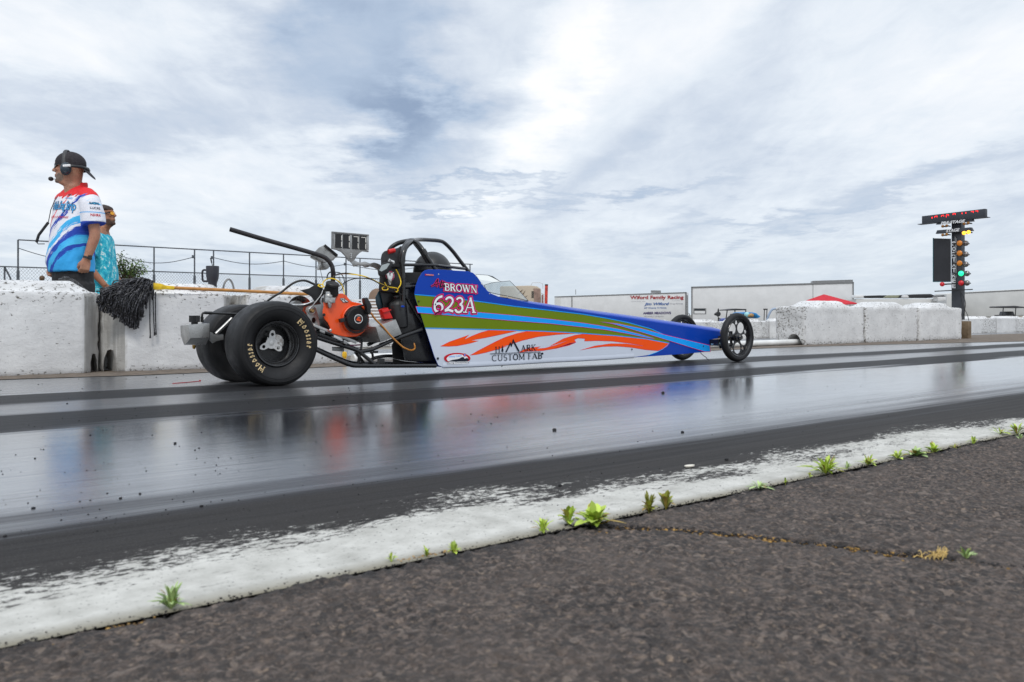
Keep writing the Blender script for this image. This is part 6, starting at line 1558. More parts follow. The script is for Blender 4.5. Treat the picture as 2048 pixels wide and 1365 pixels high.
for tx, ty in tips:
    dd = rnd.uniform(-.5, .5); e = P_(tx, ty, dd); m0 = P_(250 + (tx - 250) * .45, 560 + (ty - 560) * .45, dd * .5)
    br = smooth_path([P_(250, 580), m0, e], 5); tw.tube(br, [.03 - .024 * i / (len(br) - 1) for i in range(len(br))], 5)
    for i in range(64):
        f_ = rnd.uniform(.45, 1.05); q = br[min(len(br) - 1, int(f_ * (len(br) - 1)))]
        q = q + V((rnd.gauss(0, .10), rnd.gauss(0, .10), rnd.gauss(0, .07)))
        dr = (rt * rnd.uniform(-.4, 1) + fw * rnd.uniform(-.8, .8) + V((0, 0, rnd.uniform(-.7, .3)))).normalized(); sd_ = dr.cross(V((rnd.uniform(-.3, .3), rnd.uniform(-.3, .3), 1))).normalized()
        l, w = rnd.uniform(.09, .16), rnd.uniform(.018, .030)
        lv_.add([q, q + dr * l * .5 + sd_ * w, q + dr * l + V((0, 0, -.02)), q + dr * l * .5 - sd_ * w], [(0, 1, 2, 3)])
tw.build('trunk', M_bark, tree, smooth=60); lv_.build('crown', M_leaf, tree, smooth=0, nrm=False)

# ================================================================ VEHICLES AND BUILDINGS BEHIND
M_trw = M('white_trailer_skin', (.70, .70, .70), .45, 0, .06, 1.2); M_trw2 = M('off_white_panel', (.60, .60, .585), .55, 0, .08, .8); M_trim = M('grey_trim', (.22, .22, .22), .4, .4)
M_btyre = M('vehicle_tyre', (.02, .02, .02), .7); M_win = M('dark_window', (.02, .025, .03), .1)
def wheels(parent, cs, ax, r=.48):
    for c_ in cs:
        mb = MB(); mb.lathe(c_, ax, [(r * .5, -.12), (r * .9, -.12), (r, -.08), (r, .08), (r * .9, .12), (r * .5, .12)], 24); w = mb.build('wheel', M_btyre, parent)
        mb = MB(); mb.lathe(c_, ax, [(0, -.1), (r * .55, -.1), (r * .55, .1), (0, .1)], 20); mb.build('rim', M_trim, w)
class Box3:
    """upright box whose long top front edge runs between two surveyed points"""
    def __init__(s, a, b_, depth):
        s.a, s.b = V(a), V(b_); s.u = V((s.b.x - s.a.x, s.b.y - s.a.y, 0)); s.L = s.u.length; s.u.normalize(); s.n = V((-s.u.y, s.u.x, 0))
        if s.n.dot(fw) < 0: s.n = -s.n
        s.dep = depth; s.zt = s.a.z; s.g = gz(s.a.y)
        s.sl = (s.b.z - s.a.z) / s.L
    def p(s, x, y, z): return V((s.a.x, s.a.y, 0)) + s.u * x + s.n * y + V((0, 0, z + s.sl * x))
def long_box(mb, B, x0, x1, y0, y1, z0, z1):
    mb.prism([B.p(x0, y0, z0), B.p(x1, y0, z0), B.p(x1, y1, z0), B.p(x0, y1, z0)], (0, 0, z1 - z0))
def box_from(px0, y0, px1, y1, d0, dep):
    """depth of the right end chosen so that the roof is level"""
    d1 = d0 * .955
    return Box3(D(px0, y0, d0), D(px1, y1, d1), dep), d1
# trailer with the family racing lettering
B, d1 = box_from(1109, 593.5, 1373, 584.8, 88, 2.6)
tr = thing('box_trailer', 'long white race trailer with red Family Racing lettering, left of the larger trailer', 'trailer', B.p(0, 0, B.g))
mb = MB(); long_box(mb, B, .25, B.L, 0, B.dep, B.g + .9, B.zt); bod = mb.build('trailer_body', M_trw, tr, bevel=.04)
mb = MB(); long_box(mb, B, 0, .05 * B.L, -.01, B.dep, B.g + .9, B.zt - .12); mb.build('nose_section', M_trw2, tr, bevel=.03)
xe = lambda px: (lambda s_: (s_))(max(0, min(B.L, (D(px, 600, 88 + (d1 - 88) * (px - 1109) / 264) - B.p(0, 0, 0)).dot(B.u))))
mb = MB(); long_box(mb, B, .0, B.L, -.03, 0.02, B.zt - .10, B.zt + .01); long_box(mb, B, B.L - .12, B.L + .02, -.03, .05, B.g + .9, B.zt); long_box(mb, B, xe(1144) - .05, xe(1144) + .05, -.03, .0, B.g + .9, B.zt); mb.build('trim', M_trim, bod)
wheels(tr, [B.p(B.L * .45 + i * 1.2, .2, B.g + .48) for i in range(2)], B.n)
mb = MB(); mb.tube([B.p(B.L + .10, -.1, B.zt - .3), B.p(B.L + .10, -.1, B.g + .9)], .05, 6); mb.tube([B.p(B.L + .32, -.1, B.zt - 2.2), B.p(B.L + .32, -.1, B.g + .9)], .04, 6); mb.tube([B.p(B.L + .1, -.1, B.zt - 2.2), B.p(B.L + .32, -.1, B.zt - 2.2)], .03, 6); mb.build('ladder', M_trim, tr)
def wall_pt(B, px, py):
    r = ray(px, py); a_ = B.p(0, 0, 0); k = (a_ - V((0, 0, 0))).dot(B.n) / r.dot(B.n); return V((r.x * k, r.y * k, CZ + r.z * k))
def wall_text(B, parent, txt, bl, br, tl, mat, off=.012, shear=0):
    mb = MB(); decal_text(mb, txt, wall_pt(B, *bl), wall_pt(B, *br), wall_pt(B, *tl), B.n * -.03, 0, off, shear); mb.build('sign_lettering', mat, parent, smooth=0, nrm=False)
M_tred = M('dark_red_lettering', (.36, .015, .02), .5); M_tblu = M('blue_lettering', (.02, .10, .34), .5); M_tnav = M('navy_lettering', (.05, .03, .14), .5); M_tgry = M('grey_lettering', (.30, .30, .34), .5)
wall_text(B, bod, 'Wiford Family Racing', (1261, 600.6), (1367, 600.3), (1261, 592), M_tred, .03)
wall_text(B, bod, 'Jim Wiford', (1289, 612.5), (1338, 612), (1289, 606), M_tblu, .03, .25); wall_text(B, bod, 'Drag Racing', (1339.5, 610), (1366, 609.5), (1339.5, 606.5), M_tgry, 0, .3)
wall_text(B, bod, '67 Chevy II Nova', (1289, 618.5), (1333, 618), (1289, 615), M_tblu, .02); wall_text(B, bod, 'AMBER MEADOWS', (1286.5, 629), (1342, 628.5), (1286.5, 624.5), M_tnav, .03)
wall_text(B, bod, 'Alcohol Jr. Dragster', (1288, 635.5), (1328, 635), (1288, 632), M_tgry, 0, .3); wall_text(B, bod, 'Walla Walla, WA', (1262.5, 604), (1291, 604), (1262.5, 602.6), M_tgry, 0); wall_text(B, bod, 'Custom Engines', (1343, 602.6), (1361, 602.4), (1343, 601.2), M_tgry, 0)
mb = MB(); mb.box(wall_pt(B, 1309, 583.2) + B.n * 1.2, (1.0, .5, .25)); mb.build('roof_vent', M_trim, tr)
mb = MB(); mb.tube([wall_pt(B, 1151.5, 590), wall_pt(B, 1151.5, 579)], .03, 5); mb.build('antenna', M_trim, tr)
# big white trailer
B2, d1 = box_from(1383, 574, 1707, 564.3, 78, 2.6)
tr = thing('box_trailer', 'largest plain white trailer with dark corner trim, behind the front wheel', 'trailer', B2.p(0, 0, B2.g))
mb = MB(); long_box(mb, B2, 0, B2.L, 0, B2.dep, B2.g + .9, B2.zt); bod = mb.build('trailer_body', M_trw, tr, bevel=.05)
mb = MB(); long_box(mb, B2, -.03, B2.L + .02, -.04, .02, B2.zt - .13, B2.zt + .01); long_box(mb, B2, -.03, .10, -.04, .02, B2.g + .9, B2.zt); long_box(mb, B2, B2.L - .08, B2.L + .03, -.04, .02, B2.g + .9, B2.zt)
xq = (wall_pt(B2, 1626, 600) - B2.p(0, 0, 0)).dot(B2.u); mb.build('trim', M_trim, bod)
mb = MB(); long_box(mb, B2, xq - .02, xq + .02, -.012, 0, B2.g + .9, B2.zt); long_box(mb, B2, xq, B2.L, .3, 2, B2.zt, B2.zt + .22); mb.build('roof_unit', M_trim, bod)
a_, b_ = wall_pt(B2, 1389, 617), wall_pt(B2, 1412, 629)
mb = MB(); mb.prism([wall_pt(B2, 1387, 617) - B2.n * .03, wall_pt(B2, 1412.5, 617) - B2.n * .03, wall_pt(B2, 1412.5, 628.5) - B2.n * .03, wall_pt(B2, 1387, 628.5) - B2.n * .03], B2.n * .02); fr_ = mb.build('window_frame', M_trim, bod)
mb = MB(); mb.prism([wall_pt(B2, 1389, 618.3) - B2.n * .05, wall_pt(B2, 1410, 618.3) - B2.n * .05, wall_pt(B2, 1410, 621.4) - B2.n * .05, wall_pt(B2, 1389, 621.4) - B2.n * .05], B2.n * .01); mb.build('pane', M_win, fr_)
mb = MB(); mb.prism([wall_pt(B2, 1389, 622.4) - B2.n * .05, wall_pt(B2, 1410, 622.4) - B2.n * .05, wall_pt(B2, 1410, 627.6) - B2.n * .05, wall_pt(B2, 1389, 627.6) - B2.n * .05], B2.n * .01); mb.build('lower_panel', M_trw, fr_)
wheels(tr, [B2.p(B2.L * .7 + i * 1.2, .2, B2.g + .48) for i in range(2)], B2.n)
# motorhome with dark rolled awning
B3 = Box3(D(1712, 596.5, 70), D(1894, 595.5, 70), 2.5)
tr = thing('motorhome', 'low white motorhome with dark roof gear, between two trailers behind the blocks', 'motorhome', B3.p(0, 0, B3.g))
mb = MB(); long_box(mb, B3, 0, B3.L * .90, 0, B3.dep, B3.g + .6, B3.zt - .08); long_box(mb, B3, B3.L * .9, B3.L, .05, B3.dep, B3.g + .6, B3.zt - .5); bod = mb.build('body_shell', M_trw2, tr, bevel=.08)
mb = MB(); q = [(1730, 596), (1731, 591.8), (1760, 591), (1790, 591.2), (1830, 589), (1862, 588.3), (1868, 591), (1872, 594.5), (1868, 596)]; mb.prism([D(x, y, 70.3) for x, y in q], fw * 1.6); mb.build('awning', M_blackpl, tr, bevel=.03)
mb = MB(); q = [(1768, 595.8), (1776, 591), (1800, 591), (1796, 595.8)]; mb.prism([D(x, y, 70.0) for x, y in q], fw * .2); mb.build('awning_cloth', M('olive_canvas', (.28, .29, .2), .8), tr)
for x0, x1, y0, y1 in ((1710, 1729, 590.5, 596.5), (1806, 1819, 590.8, 596)):
    mb = MB(); mb.prism([D(x, y, 69.9) for x, y in ((x0, y1), (x1, y1), (x1 - 2, y0), (x0 + 2, y0))], fw * 1.0); mb.build('roof_vent', M_trw, tr, bevel=.08)
mb = MB(); mb.prism([D(x, y, 69) for x, y in ((1874, 594), (1892, 594), (1892, 601), (1876, 603), (1876, 597))], fw * .8); mb.build('cab', M_trw, tr, bevel=.05)
mb = MB(); mb.prism([D(x, y, 69.1) for x, y in ((1875, 593.8), (1892, 593.8), (1888, 591), (1877, 591.6))], fw * .8); mb.build('roof_rack', M_black, tr, bevel=.02)
# right-hand trailer
B4, d1 = box_from(1922, 584.5, 2100, 575.5, 74, 2.6)
tr = thing('box_trailer', 'white trailer at the right edge behind the starting light post', 'trailer', B4.p(0, 0, B4.g))
mb = MB(); long_box(mb, B4, 0, B4.L, 0, B4.dep, B4.g + .9, B4.zt); bod = mb.build('trailer_body', M_trw2, tr, bevel=.12)
mb = MB(); long_box(mb, B4, .1, B4.L, -.03, .0, B4.zt - .14, B4.zt - .06); mb.build('trim', M_trim, bod); wheels(tr, [B4.p(B4.L * .6 + i * 1.2, .2, B4.g + .48) for i in range(2)], B4.n)
mb = MB(); mb.prism([D(x, y, 73) for x, y in ((1893, 588), (1906, 586), (1925, 586), (1925, 640), (1893, 640))], fw * 2.2)
tag(mb.build('cargo_trailer', M_trw2, bevel=.1, loc=D(1905, 640, 73)), 'narrow pale cargo trailer directly behind the starting light post', 'trailer')
# red canopy
cz_ = 52; cp = D(1648, 640, cz_); can = thing('canopy_tent', 'red pop-up canopy tent peeking over the white blocks', 'canopy', (cp.x, cp.y, gz(cp.y)))
ap = D(1648, 589, cz_ + 1.4); ea = [D(1599, 607.3, cz_), D(1715, 606.8, cz_ - .4), D(1700, 603.5, cz_ + 3), D(1606, 603.5, cz_ + 3)]; ml = D(1640, 611, cz_ - .2)
mb = MB(); mb.add([ap, ea[0], ml, ea[1], ea[2], ea[3]], [(0, 1, 2), (0, 2, 3), (0, 3, 4), (0, 4, 5), (0, 5, 1)]); 
mb.add([ea[0], ml, ea[1], ea[0] - V((0, 0, .06)), ml - V((0, 0, .05)), ea[1] - V((0, 0, .06))], [(0, 1, 4, 3), (1, 2, 5, 4)])
mb.build('canopy_top', M('red_canvas', (.52, .008, .02), .7), can, smooth=0)
for e in ea: mb = MB(); mb.tube([e, V((e.x, e.y, gz(e.y)))], .025, 6); mb.build('leg', M_trim, can)
# tan semi tractor with red striped stack
tz = 62; M_tan = M('tan_cab_paint', (.50, .42, .32), .4, 0, .1, 1)
tk_ = thing('semi_truck', 'tan sleeper truck cab with chrome pipes, seen above the body behind the windscreen', 'truck', D(1050, 650, tz))
q = [(1000, 573), (1062, 571.4), (1074, 573), (1082, 578), (1082.5, 606), (1083, 650), (1000, 650)]
mb = MB(); mb.prism([D(x, y, tz) for x, y in q], fw * 2.2); cb2 = mb.build('cab', M_tan, tk_, bevel=.08)
mb = MB()
for i in range(7): ext_ = [D(1063, 583 + i * 2, tz - .03), D(1067.5, 583 + i * 2, tz - .03), D(1067.5, 584 + i * 2, tz - .03), D(1063, 584 + i * 2, tz - .03)]; mb.prism(ext_, fw * .02)
mb.build('grille', M_black, cb2)
mb = MB()
for a in ([(1034, 575), (1040, 584), (1046, 590), (1039, 582)], [(1036, 587), (1046, 579), (1041, 586)], [(1042, 592), (1051, 581), (1047, 589)], [(1047, 596), (1055, 591), (1050, 596)]): mb.prism([D(x, y, tz - .03) for x, y in a], fw * .02)
mb.build('stripe', M('brown_graphic', (.12, .07, .04), .5), cb2)
mb = MB(); mb.prism([D(x, y, tz - .05) for x, y in ((1067, 577), (1080, 578), (1081, 606), (1069, 606))], fw * .04); mb.build('side_fairing', M('rusty_side', (.30, .20, .16), .5, 0, .5, 2), cb2)
mb = MB(); mb.tube([D(1085, 606, tz), D(1085, 650, tz)], .10, 8); mb.tube([D(1083, 587, tz), D(1087, 589, tz), D(1087, 606, tz)], .05, 6); mb.tube([D(1083, 640, tz), D(1084, 590, tz)], .09, 8); mb.tube([D(1062, 571, tz), D(1064, 566, tz), D(1080, 565.5, tz), D(1085.5, 568, tz), D(1086, 578, tz)], .025, 6); mb.build('pipework', M_chrome, tk_)
mb = MB(); mb.tube([D(1091, 650, tz - .5), D(1093, 569.5, tz - .5)], .115, 12); ex2 = mb.build('exhaust_stack', M('red_stack', (.55, .05, .03), .5, 0, .5, 5), tk_)
mb = MB(); mb.tube([D(1092.9, 571.5, tz - .5), D(1093, 569, tz - .5)], .125, 12); mb.build('stack_cap', M_black, ex2)
# tan tank and bleachers behind the seat
mb = MB(); q = [(736, 600), (738, 588), (743, 581), (750, 577.5), (758, 577), (765, 578), (765, 600), (765, 640), (736, 640)]; mb.prism([D(x, y, 60) for x, y in q], fw * 3)
tag(mb.build('storage_shed', M('brown_shed', (.27, .17, .11), .7, 0, .2, 1), bevel=.1, loc=D(750, 640, 60)), 'small brown rounded shed seen behind the seat and orange engine', 'shed')
bl = thing('bleachers', 'pale metal bleachers glimpsed between engine and seat', 'bleachers', D(745, 660, 26))
for i in range(8):
    mb = MB(); y = 599 + i * 6.2; dd = 26 - i * .35; mb.prism([D(700, y, dd), D(800, y, dd), D(800, y + 3.4, dd), D(700, y + 3.4, dd)], fw * .28); mb.build('bench_row', M_trw, bl)
mb = MB()
for x in (702, 735, 766, 798): mb.tube([D(x, 650, 23.5), D(x, 600, 26.2)], .03, 6)
mb.build('support_frame', M_alud, bl)
# golf cart with roof, blue cover, camping gear by the far row
def cart(label, x0, x1, ytop, ybot, dep, mirror=False):
    o = thing('golf_cart', label, 'golf cart', D((x0 + x1) / 2, ybot, dep)); W = x1 - x0
    X_ = (lambda f_: x0 + W * f_) if not mirror else (lambda f_: x1 - W * f_)
    h = ybot - ytop; Y_ = lambda f_: ytop + h * f_
    mb = MB(); mb.prism([D(X_(.02), Y_(.06), dep), D(X_(.45), Y_(0), dep), D(X_(.98), Y_(.03), dep), D(X_(.98), Y_(.10), dep), D(X_(.02), Y_(.12), dep)], fw * 1.1); mb.build('roof', M_charc, o, bevel=.02)
    mb = MB()
    for a, b_ in ((.06, .0), (.94, .98)):
        for k in (0, 1.05): mb.tube([D(X_(a), Y_(.1), dep + k), D(X_(b_), Y_(.62), dep + k)], .022, 6)
    mb.tube([D(X_(.42), Y_(.08), dep), D(X_(.45), Y_(.6), dep)], .022, 6); mb.build('roof_frame', M_black, o)
    mb = MB(); mb.prism([D(X_(a), Y_(b_), dep) for a, b_ in ((0, .6), (.15, .55), (.25, .7), (.42, .7), (.45, .55), (.95, .55), (1, .7), (1, .88), (0, .88))], fw * 1.05); mb.build('cart_body', P_blue if not mirror else M_tan, o, bevel=.03)
    mb = MB(); mb.prism([D(X_(a), Y_(b_), dep - .01) for a, b_ in ((.46, .5), (.52, .3), (.58, .3), (.62, .48), (.82, .48), (.82, .56), (.46, .58))], fw * 1.0); mb.build('seat', M_blackpl, o, bevel=.02)
    wheels(o, [D(X_(a), Y_(.90), dep) for a in (.18, .82)], fw, r=h * .11 * dep / F)
cart('golf cart with dark flat roof showing over the big front wheel', 1452, 1494, 617.5, 652, 32)
cart('tan golf cart with open sides at the right edge by the trailer', 2004, 2052, 612, 650, 40, True)
mb = MB(); pr = [(1480, 634), (1482, 626), (1490, 624.5), (1504, 625), (1513, 626), (1517, 630), (1523, 634), (1514, 638), (1509, 632), (1500, 629), (1490, 634)]
mb.prism([D(x, y, 29.5) for x, y in pr], fw * 1.2); tag(mb.build('blue_tarpaulin', M('bright_blue_tarp', (.01, .20, .48), .45, 0, .15, 4), bevel=.06, loc=D(1500, 638, 29.5)), 'bright blue tarpaulin draped over gear right of the front wheel', 'tarpaulin')
mb = MB(); mb.ball(D(1494, 630, 29.3), (.10, .10, .10), 16, 10); tag(mb.build('cooler_jug', M('pale_turquoise_plastic', (.32, .62, .66), .4), loc=D(1494, 635, 29.3)), 'round pale turquoise jug in front of the blue tarpaulin', 'jug')
mb = MB(); mb.ball(D(1503, 631, 29.2), (.09, .09, .07), 10, 8); mb.ball(D(1499, 632, 29.2), (.06, .06, .05), 10, 8); tag(mb.build('duffel_bag', M('orange_brown_bag', (.42, .24, .09), .7, 0, .5, 12), loc=D(1503, 635, 29.2)), 'small orange-brown bag beside the turquoise jug', 'bag')
mb = MB(); dd = 27.5
mb.tube([D(1528, 645, dd), D(1529, 619, dd), D(1534, 619, dd), D(1533, 645, dd)], .014, 6); mb.tube([D(1527, 619, dd), D(1535, 619, dd)], .022, 6); tag(mb.build('trolley_handle', M_black, smooth=60, loc=D(1531, 645, dd)), 'black folding trolley handle standing left of the tall spotted block', 'trolley')
mb = MB(); mb.tube(smooth_path([D(1533, 645, 27), D(1537, 632, 27), D(1543, 621, 27), D(1549, 618, 27), D(1556, 620, 27), D(1560, 630, 27)], 4), .035, 8); tag(mb.build('camp_chair_frame', M('pale_blue_tube', (.30, .38, .50), .5), loc=D(1545, 645, 27)), 'pale blue bent chair frame beside the spotted block', 'chair')
# trackside fan / camera head
cf_ = thing('track_camera', 'black round trackside camera head on a stalk behind the dragster nose', 'camera', D(1436, 645, 24))
mb = MB(); mb.lathe(D(1436, 628.5, 24), -fw, [(0, -.12), (.055, -.12), (.07, 0), (.07, .05), (.045, .06), (0, .05)], 18); mb.ball(D(1431, 629, 23.9), (.04, .04, .038), 10, 8); mb.build('camera_head', M_black, cf_)
mb = MB(); mb.prism([D(x, y, 24) for x, y in ((1435, 625), (1436, 618.5), (1437.3, 617.2), (1438, 619), (1438.6, 625))], fw * .03); mb.build('antenna', M_black, cf_)
mb = MB(); mb.tube([D(1435.5, 632, 24), D(1437.5, 637, 24), D(1441, 638.5, 24)], .014, 6); mb.tube([D(1437, 637, 24), D(1437, 650, 24)], .02, 6); mb.build('stalk', M_black, cf_)
mb = MB(); mb.ball(D(84, 556.5, 24), (.075, .075, .075), 12, 8); mb.ball(D(83, 560, 24), (.06, .06, .05), 10, 6); mb.tube([D(84, 558, 24), D(84, 590, 24)], .03, 6)
tag(mb.build('dried_weed', M('brown_seed_head', (.12, .075, .045), .9, 0, .6, 30, .8, 60), loc=D(84, 590, 24)), 'brown seed-head tuft poking above the block left of the man', 'weed')

# ================================================================ STARTING LIGHT TREE
lt_ = thing('starting_light_tree', 'tall black starting light post with amber, green and red lamps and a red digit board', 'race starting lights', V((16.7, 7.95, gz(7.95))))
SL = 16.8
def S(px, py, s=SL): r = ray(px, py); k = s / r.x; return V((s, r.y * k, CZ + r.z * k))
def sbox(mb, q, dsx, s=SL, mi=0): mb.prism([S(x, y, s) for x, y in q], (dsx, 0, 0), mi)
M_ltb2 = M('slate_black_metal', (.045, .05, .06), .45, .2, .2, 3); M_edge = M('teal_edge', (.01, .12, .15), .5)
mb = MB(); sbox(mb, [(1903, 440), (1922.5, 440), (1922.5, 640), (1903, 640)], .16); mb.build('post', M_ltb2, lt_, bevel=.006)
mb = MB(); sbox(mb, [(1910, 472), (1914, 478), (1914, 556), (1910, 556)], -.01, SL - .005); mb.build('post_stripe', M_trim, lt_)
mb = MB(); sbox(mb, [(1848.5, 433.5), (1975, 418.5), (1975, 435.5), (1848.5, 449.5)], -.10, SL - .03); bd2 = mb.build('digit_board', M_ltb2, lt_, bevel=.008)
mb = MB(); sbox(mb, [(1843, 449.5), (1981, 434.8), (1981, 435.8), (1843, 450.5)], -.16, SL + .02); mb.build('board_shelf', M_ltb2, bd2)
M_led = M('red_led', (1.0, .02, .02), .4, emit=2.2)
mb = MB()
def top_digit(cx, cy, ch, sl=-.118):
    w, h = 5.6, 3.2; f_ = lambda x, y: S(cx + x, cy + y + x * sl, SL - .134)
    segs = {'0': [[(0, 3.2), (0, 1.2), (1, .4), (1, 3.2)], [(0.6, 0), (5, 0), (5, 1.1), (.6, 1.1)], [(4.6, .4), (5.6, 1.2), (5.6, 3.2), (4.6, 3.2)]], '7': [[(0, 0), (5.2, 0), (5.2, 1.1), (0, 1.1)], [(4.2, .6), (5.2, .6), (5, 3.2), (4, 3.2)]], '1': [[(2, .8), (4, 0), (4, 3.2), (2.8, 3.2)]], '.': [[(2, 1.6), (3.4, 1.6), (3.4, 3.2), (2, 3.2)]]}
    for s_ in segs[ch]: mb.poly([f_(*p) for p in s_])
for cx, cy, ch in ((1861, 434.5, '1'), (1869, 432.6, '0'), (1882.5, 430.8, '0'), (1890, 432, '.'), (1892, 429.8, '0'), (1905.5, 427.4, '0'), (1921, 425.8, '1'), (1928.5, 424.8, '1'), (1942, 423.2, '7'), (1951, 422.0, '7')): top_digit(cx, cy, ch)
mb.build('led_digits', M_led, bd2, smooth=0, nrm=False)
def lamp(px, py, r, mat, parent=lt_, s=SL - .12, name='lamp'):
    c_ = S(px, py, s); mb = MB(); mb.ball(c_, r, 16, 10); l_ = mb.build(name, mat, parent, smooth=60)
    mb = MB(); mb.lathe(c_ + V((.03, 0, 0)), (1, 0, 0), [(r * .7, 0), (r * .5, .04), (.012, .08), (.012, .12)], 12); mb.build('socket', M_black, l_)
    return l_
M_amb_d = M('unlit_amber_bulb', (.30, .13, .02), .2, 0, .2, 30); M_amb_l = M('lit_amber_bulb', (1, .42, .03), .3, emit=2.5); M_amb = M('amber_lens', (.62, .20, .015), .25, 0, .15, 30)
M_gl = M('lit_green_lens', (.02, .75, .35), .3, emit=1.2); M_rl = M('red_lens', (.60, .01, .02), .3); M_sil = M('silvered_bulb', (.25, .23, .22), .15, .8)
mb = MB(); sbox(mb, [(1878, 446.5), (1948, 438.5), (1950, 443.5), (1875, 450)], -.08, SL - .04); b1_ = mb.build('pre_stage_board', M_ltb2, lt_, bevel=.004)
mb = MB(); sbox(mb, [(1878, 461.5), (1945, 455.5), (1949, 462.5), (1875, 468.5)], -.08, SL - .04); b2_ = mb.build('stage_board', M_ltb2, lt_, bevel=.004)
mb = MB(); decal_text(mb, 'PRE-STAGE', S(1882, 449.6, SL - .19), S(1930, 444.9, SL - .19), S(1882, 444.4, SL - .19), V((0, 0, 0)), 0, .04, .25); mb.build('lettering', M_white, b1_, smooth=0, nrm=False)
mb = MB(); decal_text(mb, 'STAGE', S(1892.5, 465, SL - .125), S(1919, 462.6, SL - .125), S(1892.5, 459.5, SL - .125), V((0, 0, 0)), 0, .04, .25); mb.build('lettering', M_white, b2_, smooth=0, nrm=False)
for px, py, m_ in ((1885.5, 453, M_amb_d), (1893.5, 452, M_amb_d), (1928.3, 448, M_amb_d), (1936.5, 446.5, M_amb_d), (1885.5, 470.5, M_amb_d), (1893.5, 469.3, M_amb_d), (1928.3, 466.5, M_amb_l), (1937.3, 464.8, M_amb_l)): lamp(px, py, .028 if m_ is M_amb_d else .036, m_, name='bulb')
for py, m_ in ((487, M_amb), (507, M_amb), (527, M_amb), (547.5, M_gl), (566.5, M_rl)):
    c_ = S(1919.5 if py < 540 else 1922.5, py, SL - .14); mb = MB(); mb.lathe(c_, (-1, 0, 0), [(.058, -.03), (.062, 0), (.054, .006)], 22, cap=False); hl = mb.build('lamp_housing', M_black, lt_, smooth=50)
    mb = MB(); mb.lathe(c_, (-1, 0, 0), [(.0, -.01), (.055, -.004), (.052, .012), (.03, .022), (0, .026)], 22) if py < 540 else mb.ball(c_, .052, 18, 12); mb.build('lens', m_, hl, smooth=60)
    lamp(1931.5 if py < 540 else 1934, py + (2 if py in (507, 527) else 0), .055, M_sil, s=SL + .02)
    mb = MB(); mb.tube([S(1904, py + 1, SL - .02), S(1919, py, SL - .10)], .012, 8); mb.build('lamp_arm', M_black, lt_)
lamp(1884.5, 569, .045, M_rl); mb = MB(); mb.tube([S(1887, 569, SL - .08), S(1903, 568.3, SL - .02)], .014, 8); mb.build('lamp_arm', M_black, lt_)
mb = MB(); sbox(mb, [(1867.5, 477), (1902, 478), (1902, 564), (1867.5, 564)], -.02, SL - .02); pn_ = mb.build('shade_panel', M('near_black_panel', (.018, .018, .022), .5, 0, .3, 2), lt_)
mb = MB(); sbox(mb, [(1867, 476.5), (1868, 476.5), (1868, 564.5), (1867, 564.5)], -.03, SL - .015); sbox(mb, [(1868.01, 563.6), (1901, 563.6), (1901, 564.6), (1868.01, 564.6)], -.03, SL - .015); mb.build('panel_edge', M_edge, pn_)
mb = MB(); sbox(mb, [(1871, 582.2), (1946, 578.4), (1946, 580.2), (1871, 584)], -.04, SL - .03); mb.build('cross_bar', M_black, lt_)
mb = MB()
for i, ch in enumerate('PORTATREE'):
    y = 491.5 + i * 10.6; vs, fs = text2d(ch, .03); x0 = min(p.x for p in vs); x1 = max(p.x for p in vs); y1 = max(p.y for p in vs)
    mb.add([S(1904.5 + 7 * (p.x - x0) / (x1 - x0), y - 8.2 * p.y / y1, SL - .03) for p in vs], fs)
mb.build('post_lettering', M_white, lt_, smooth=0, nrm=False)
mb = MB(); mb.tube(smooth_path([S(1921, 585), S(1926, 592), S(1931, 605), S(1930, 618), S(1927, 632)], 4), .007, 6); mb.tube(smooth_path([S(1921, 588), S(1923, 600), S(1927, 615), S(1934, 628), S(1938, 642)], 4), .006, 6); mb.build('power_cable', M_blackrub, lt_)

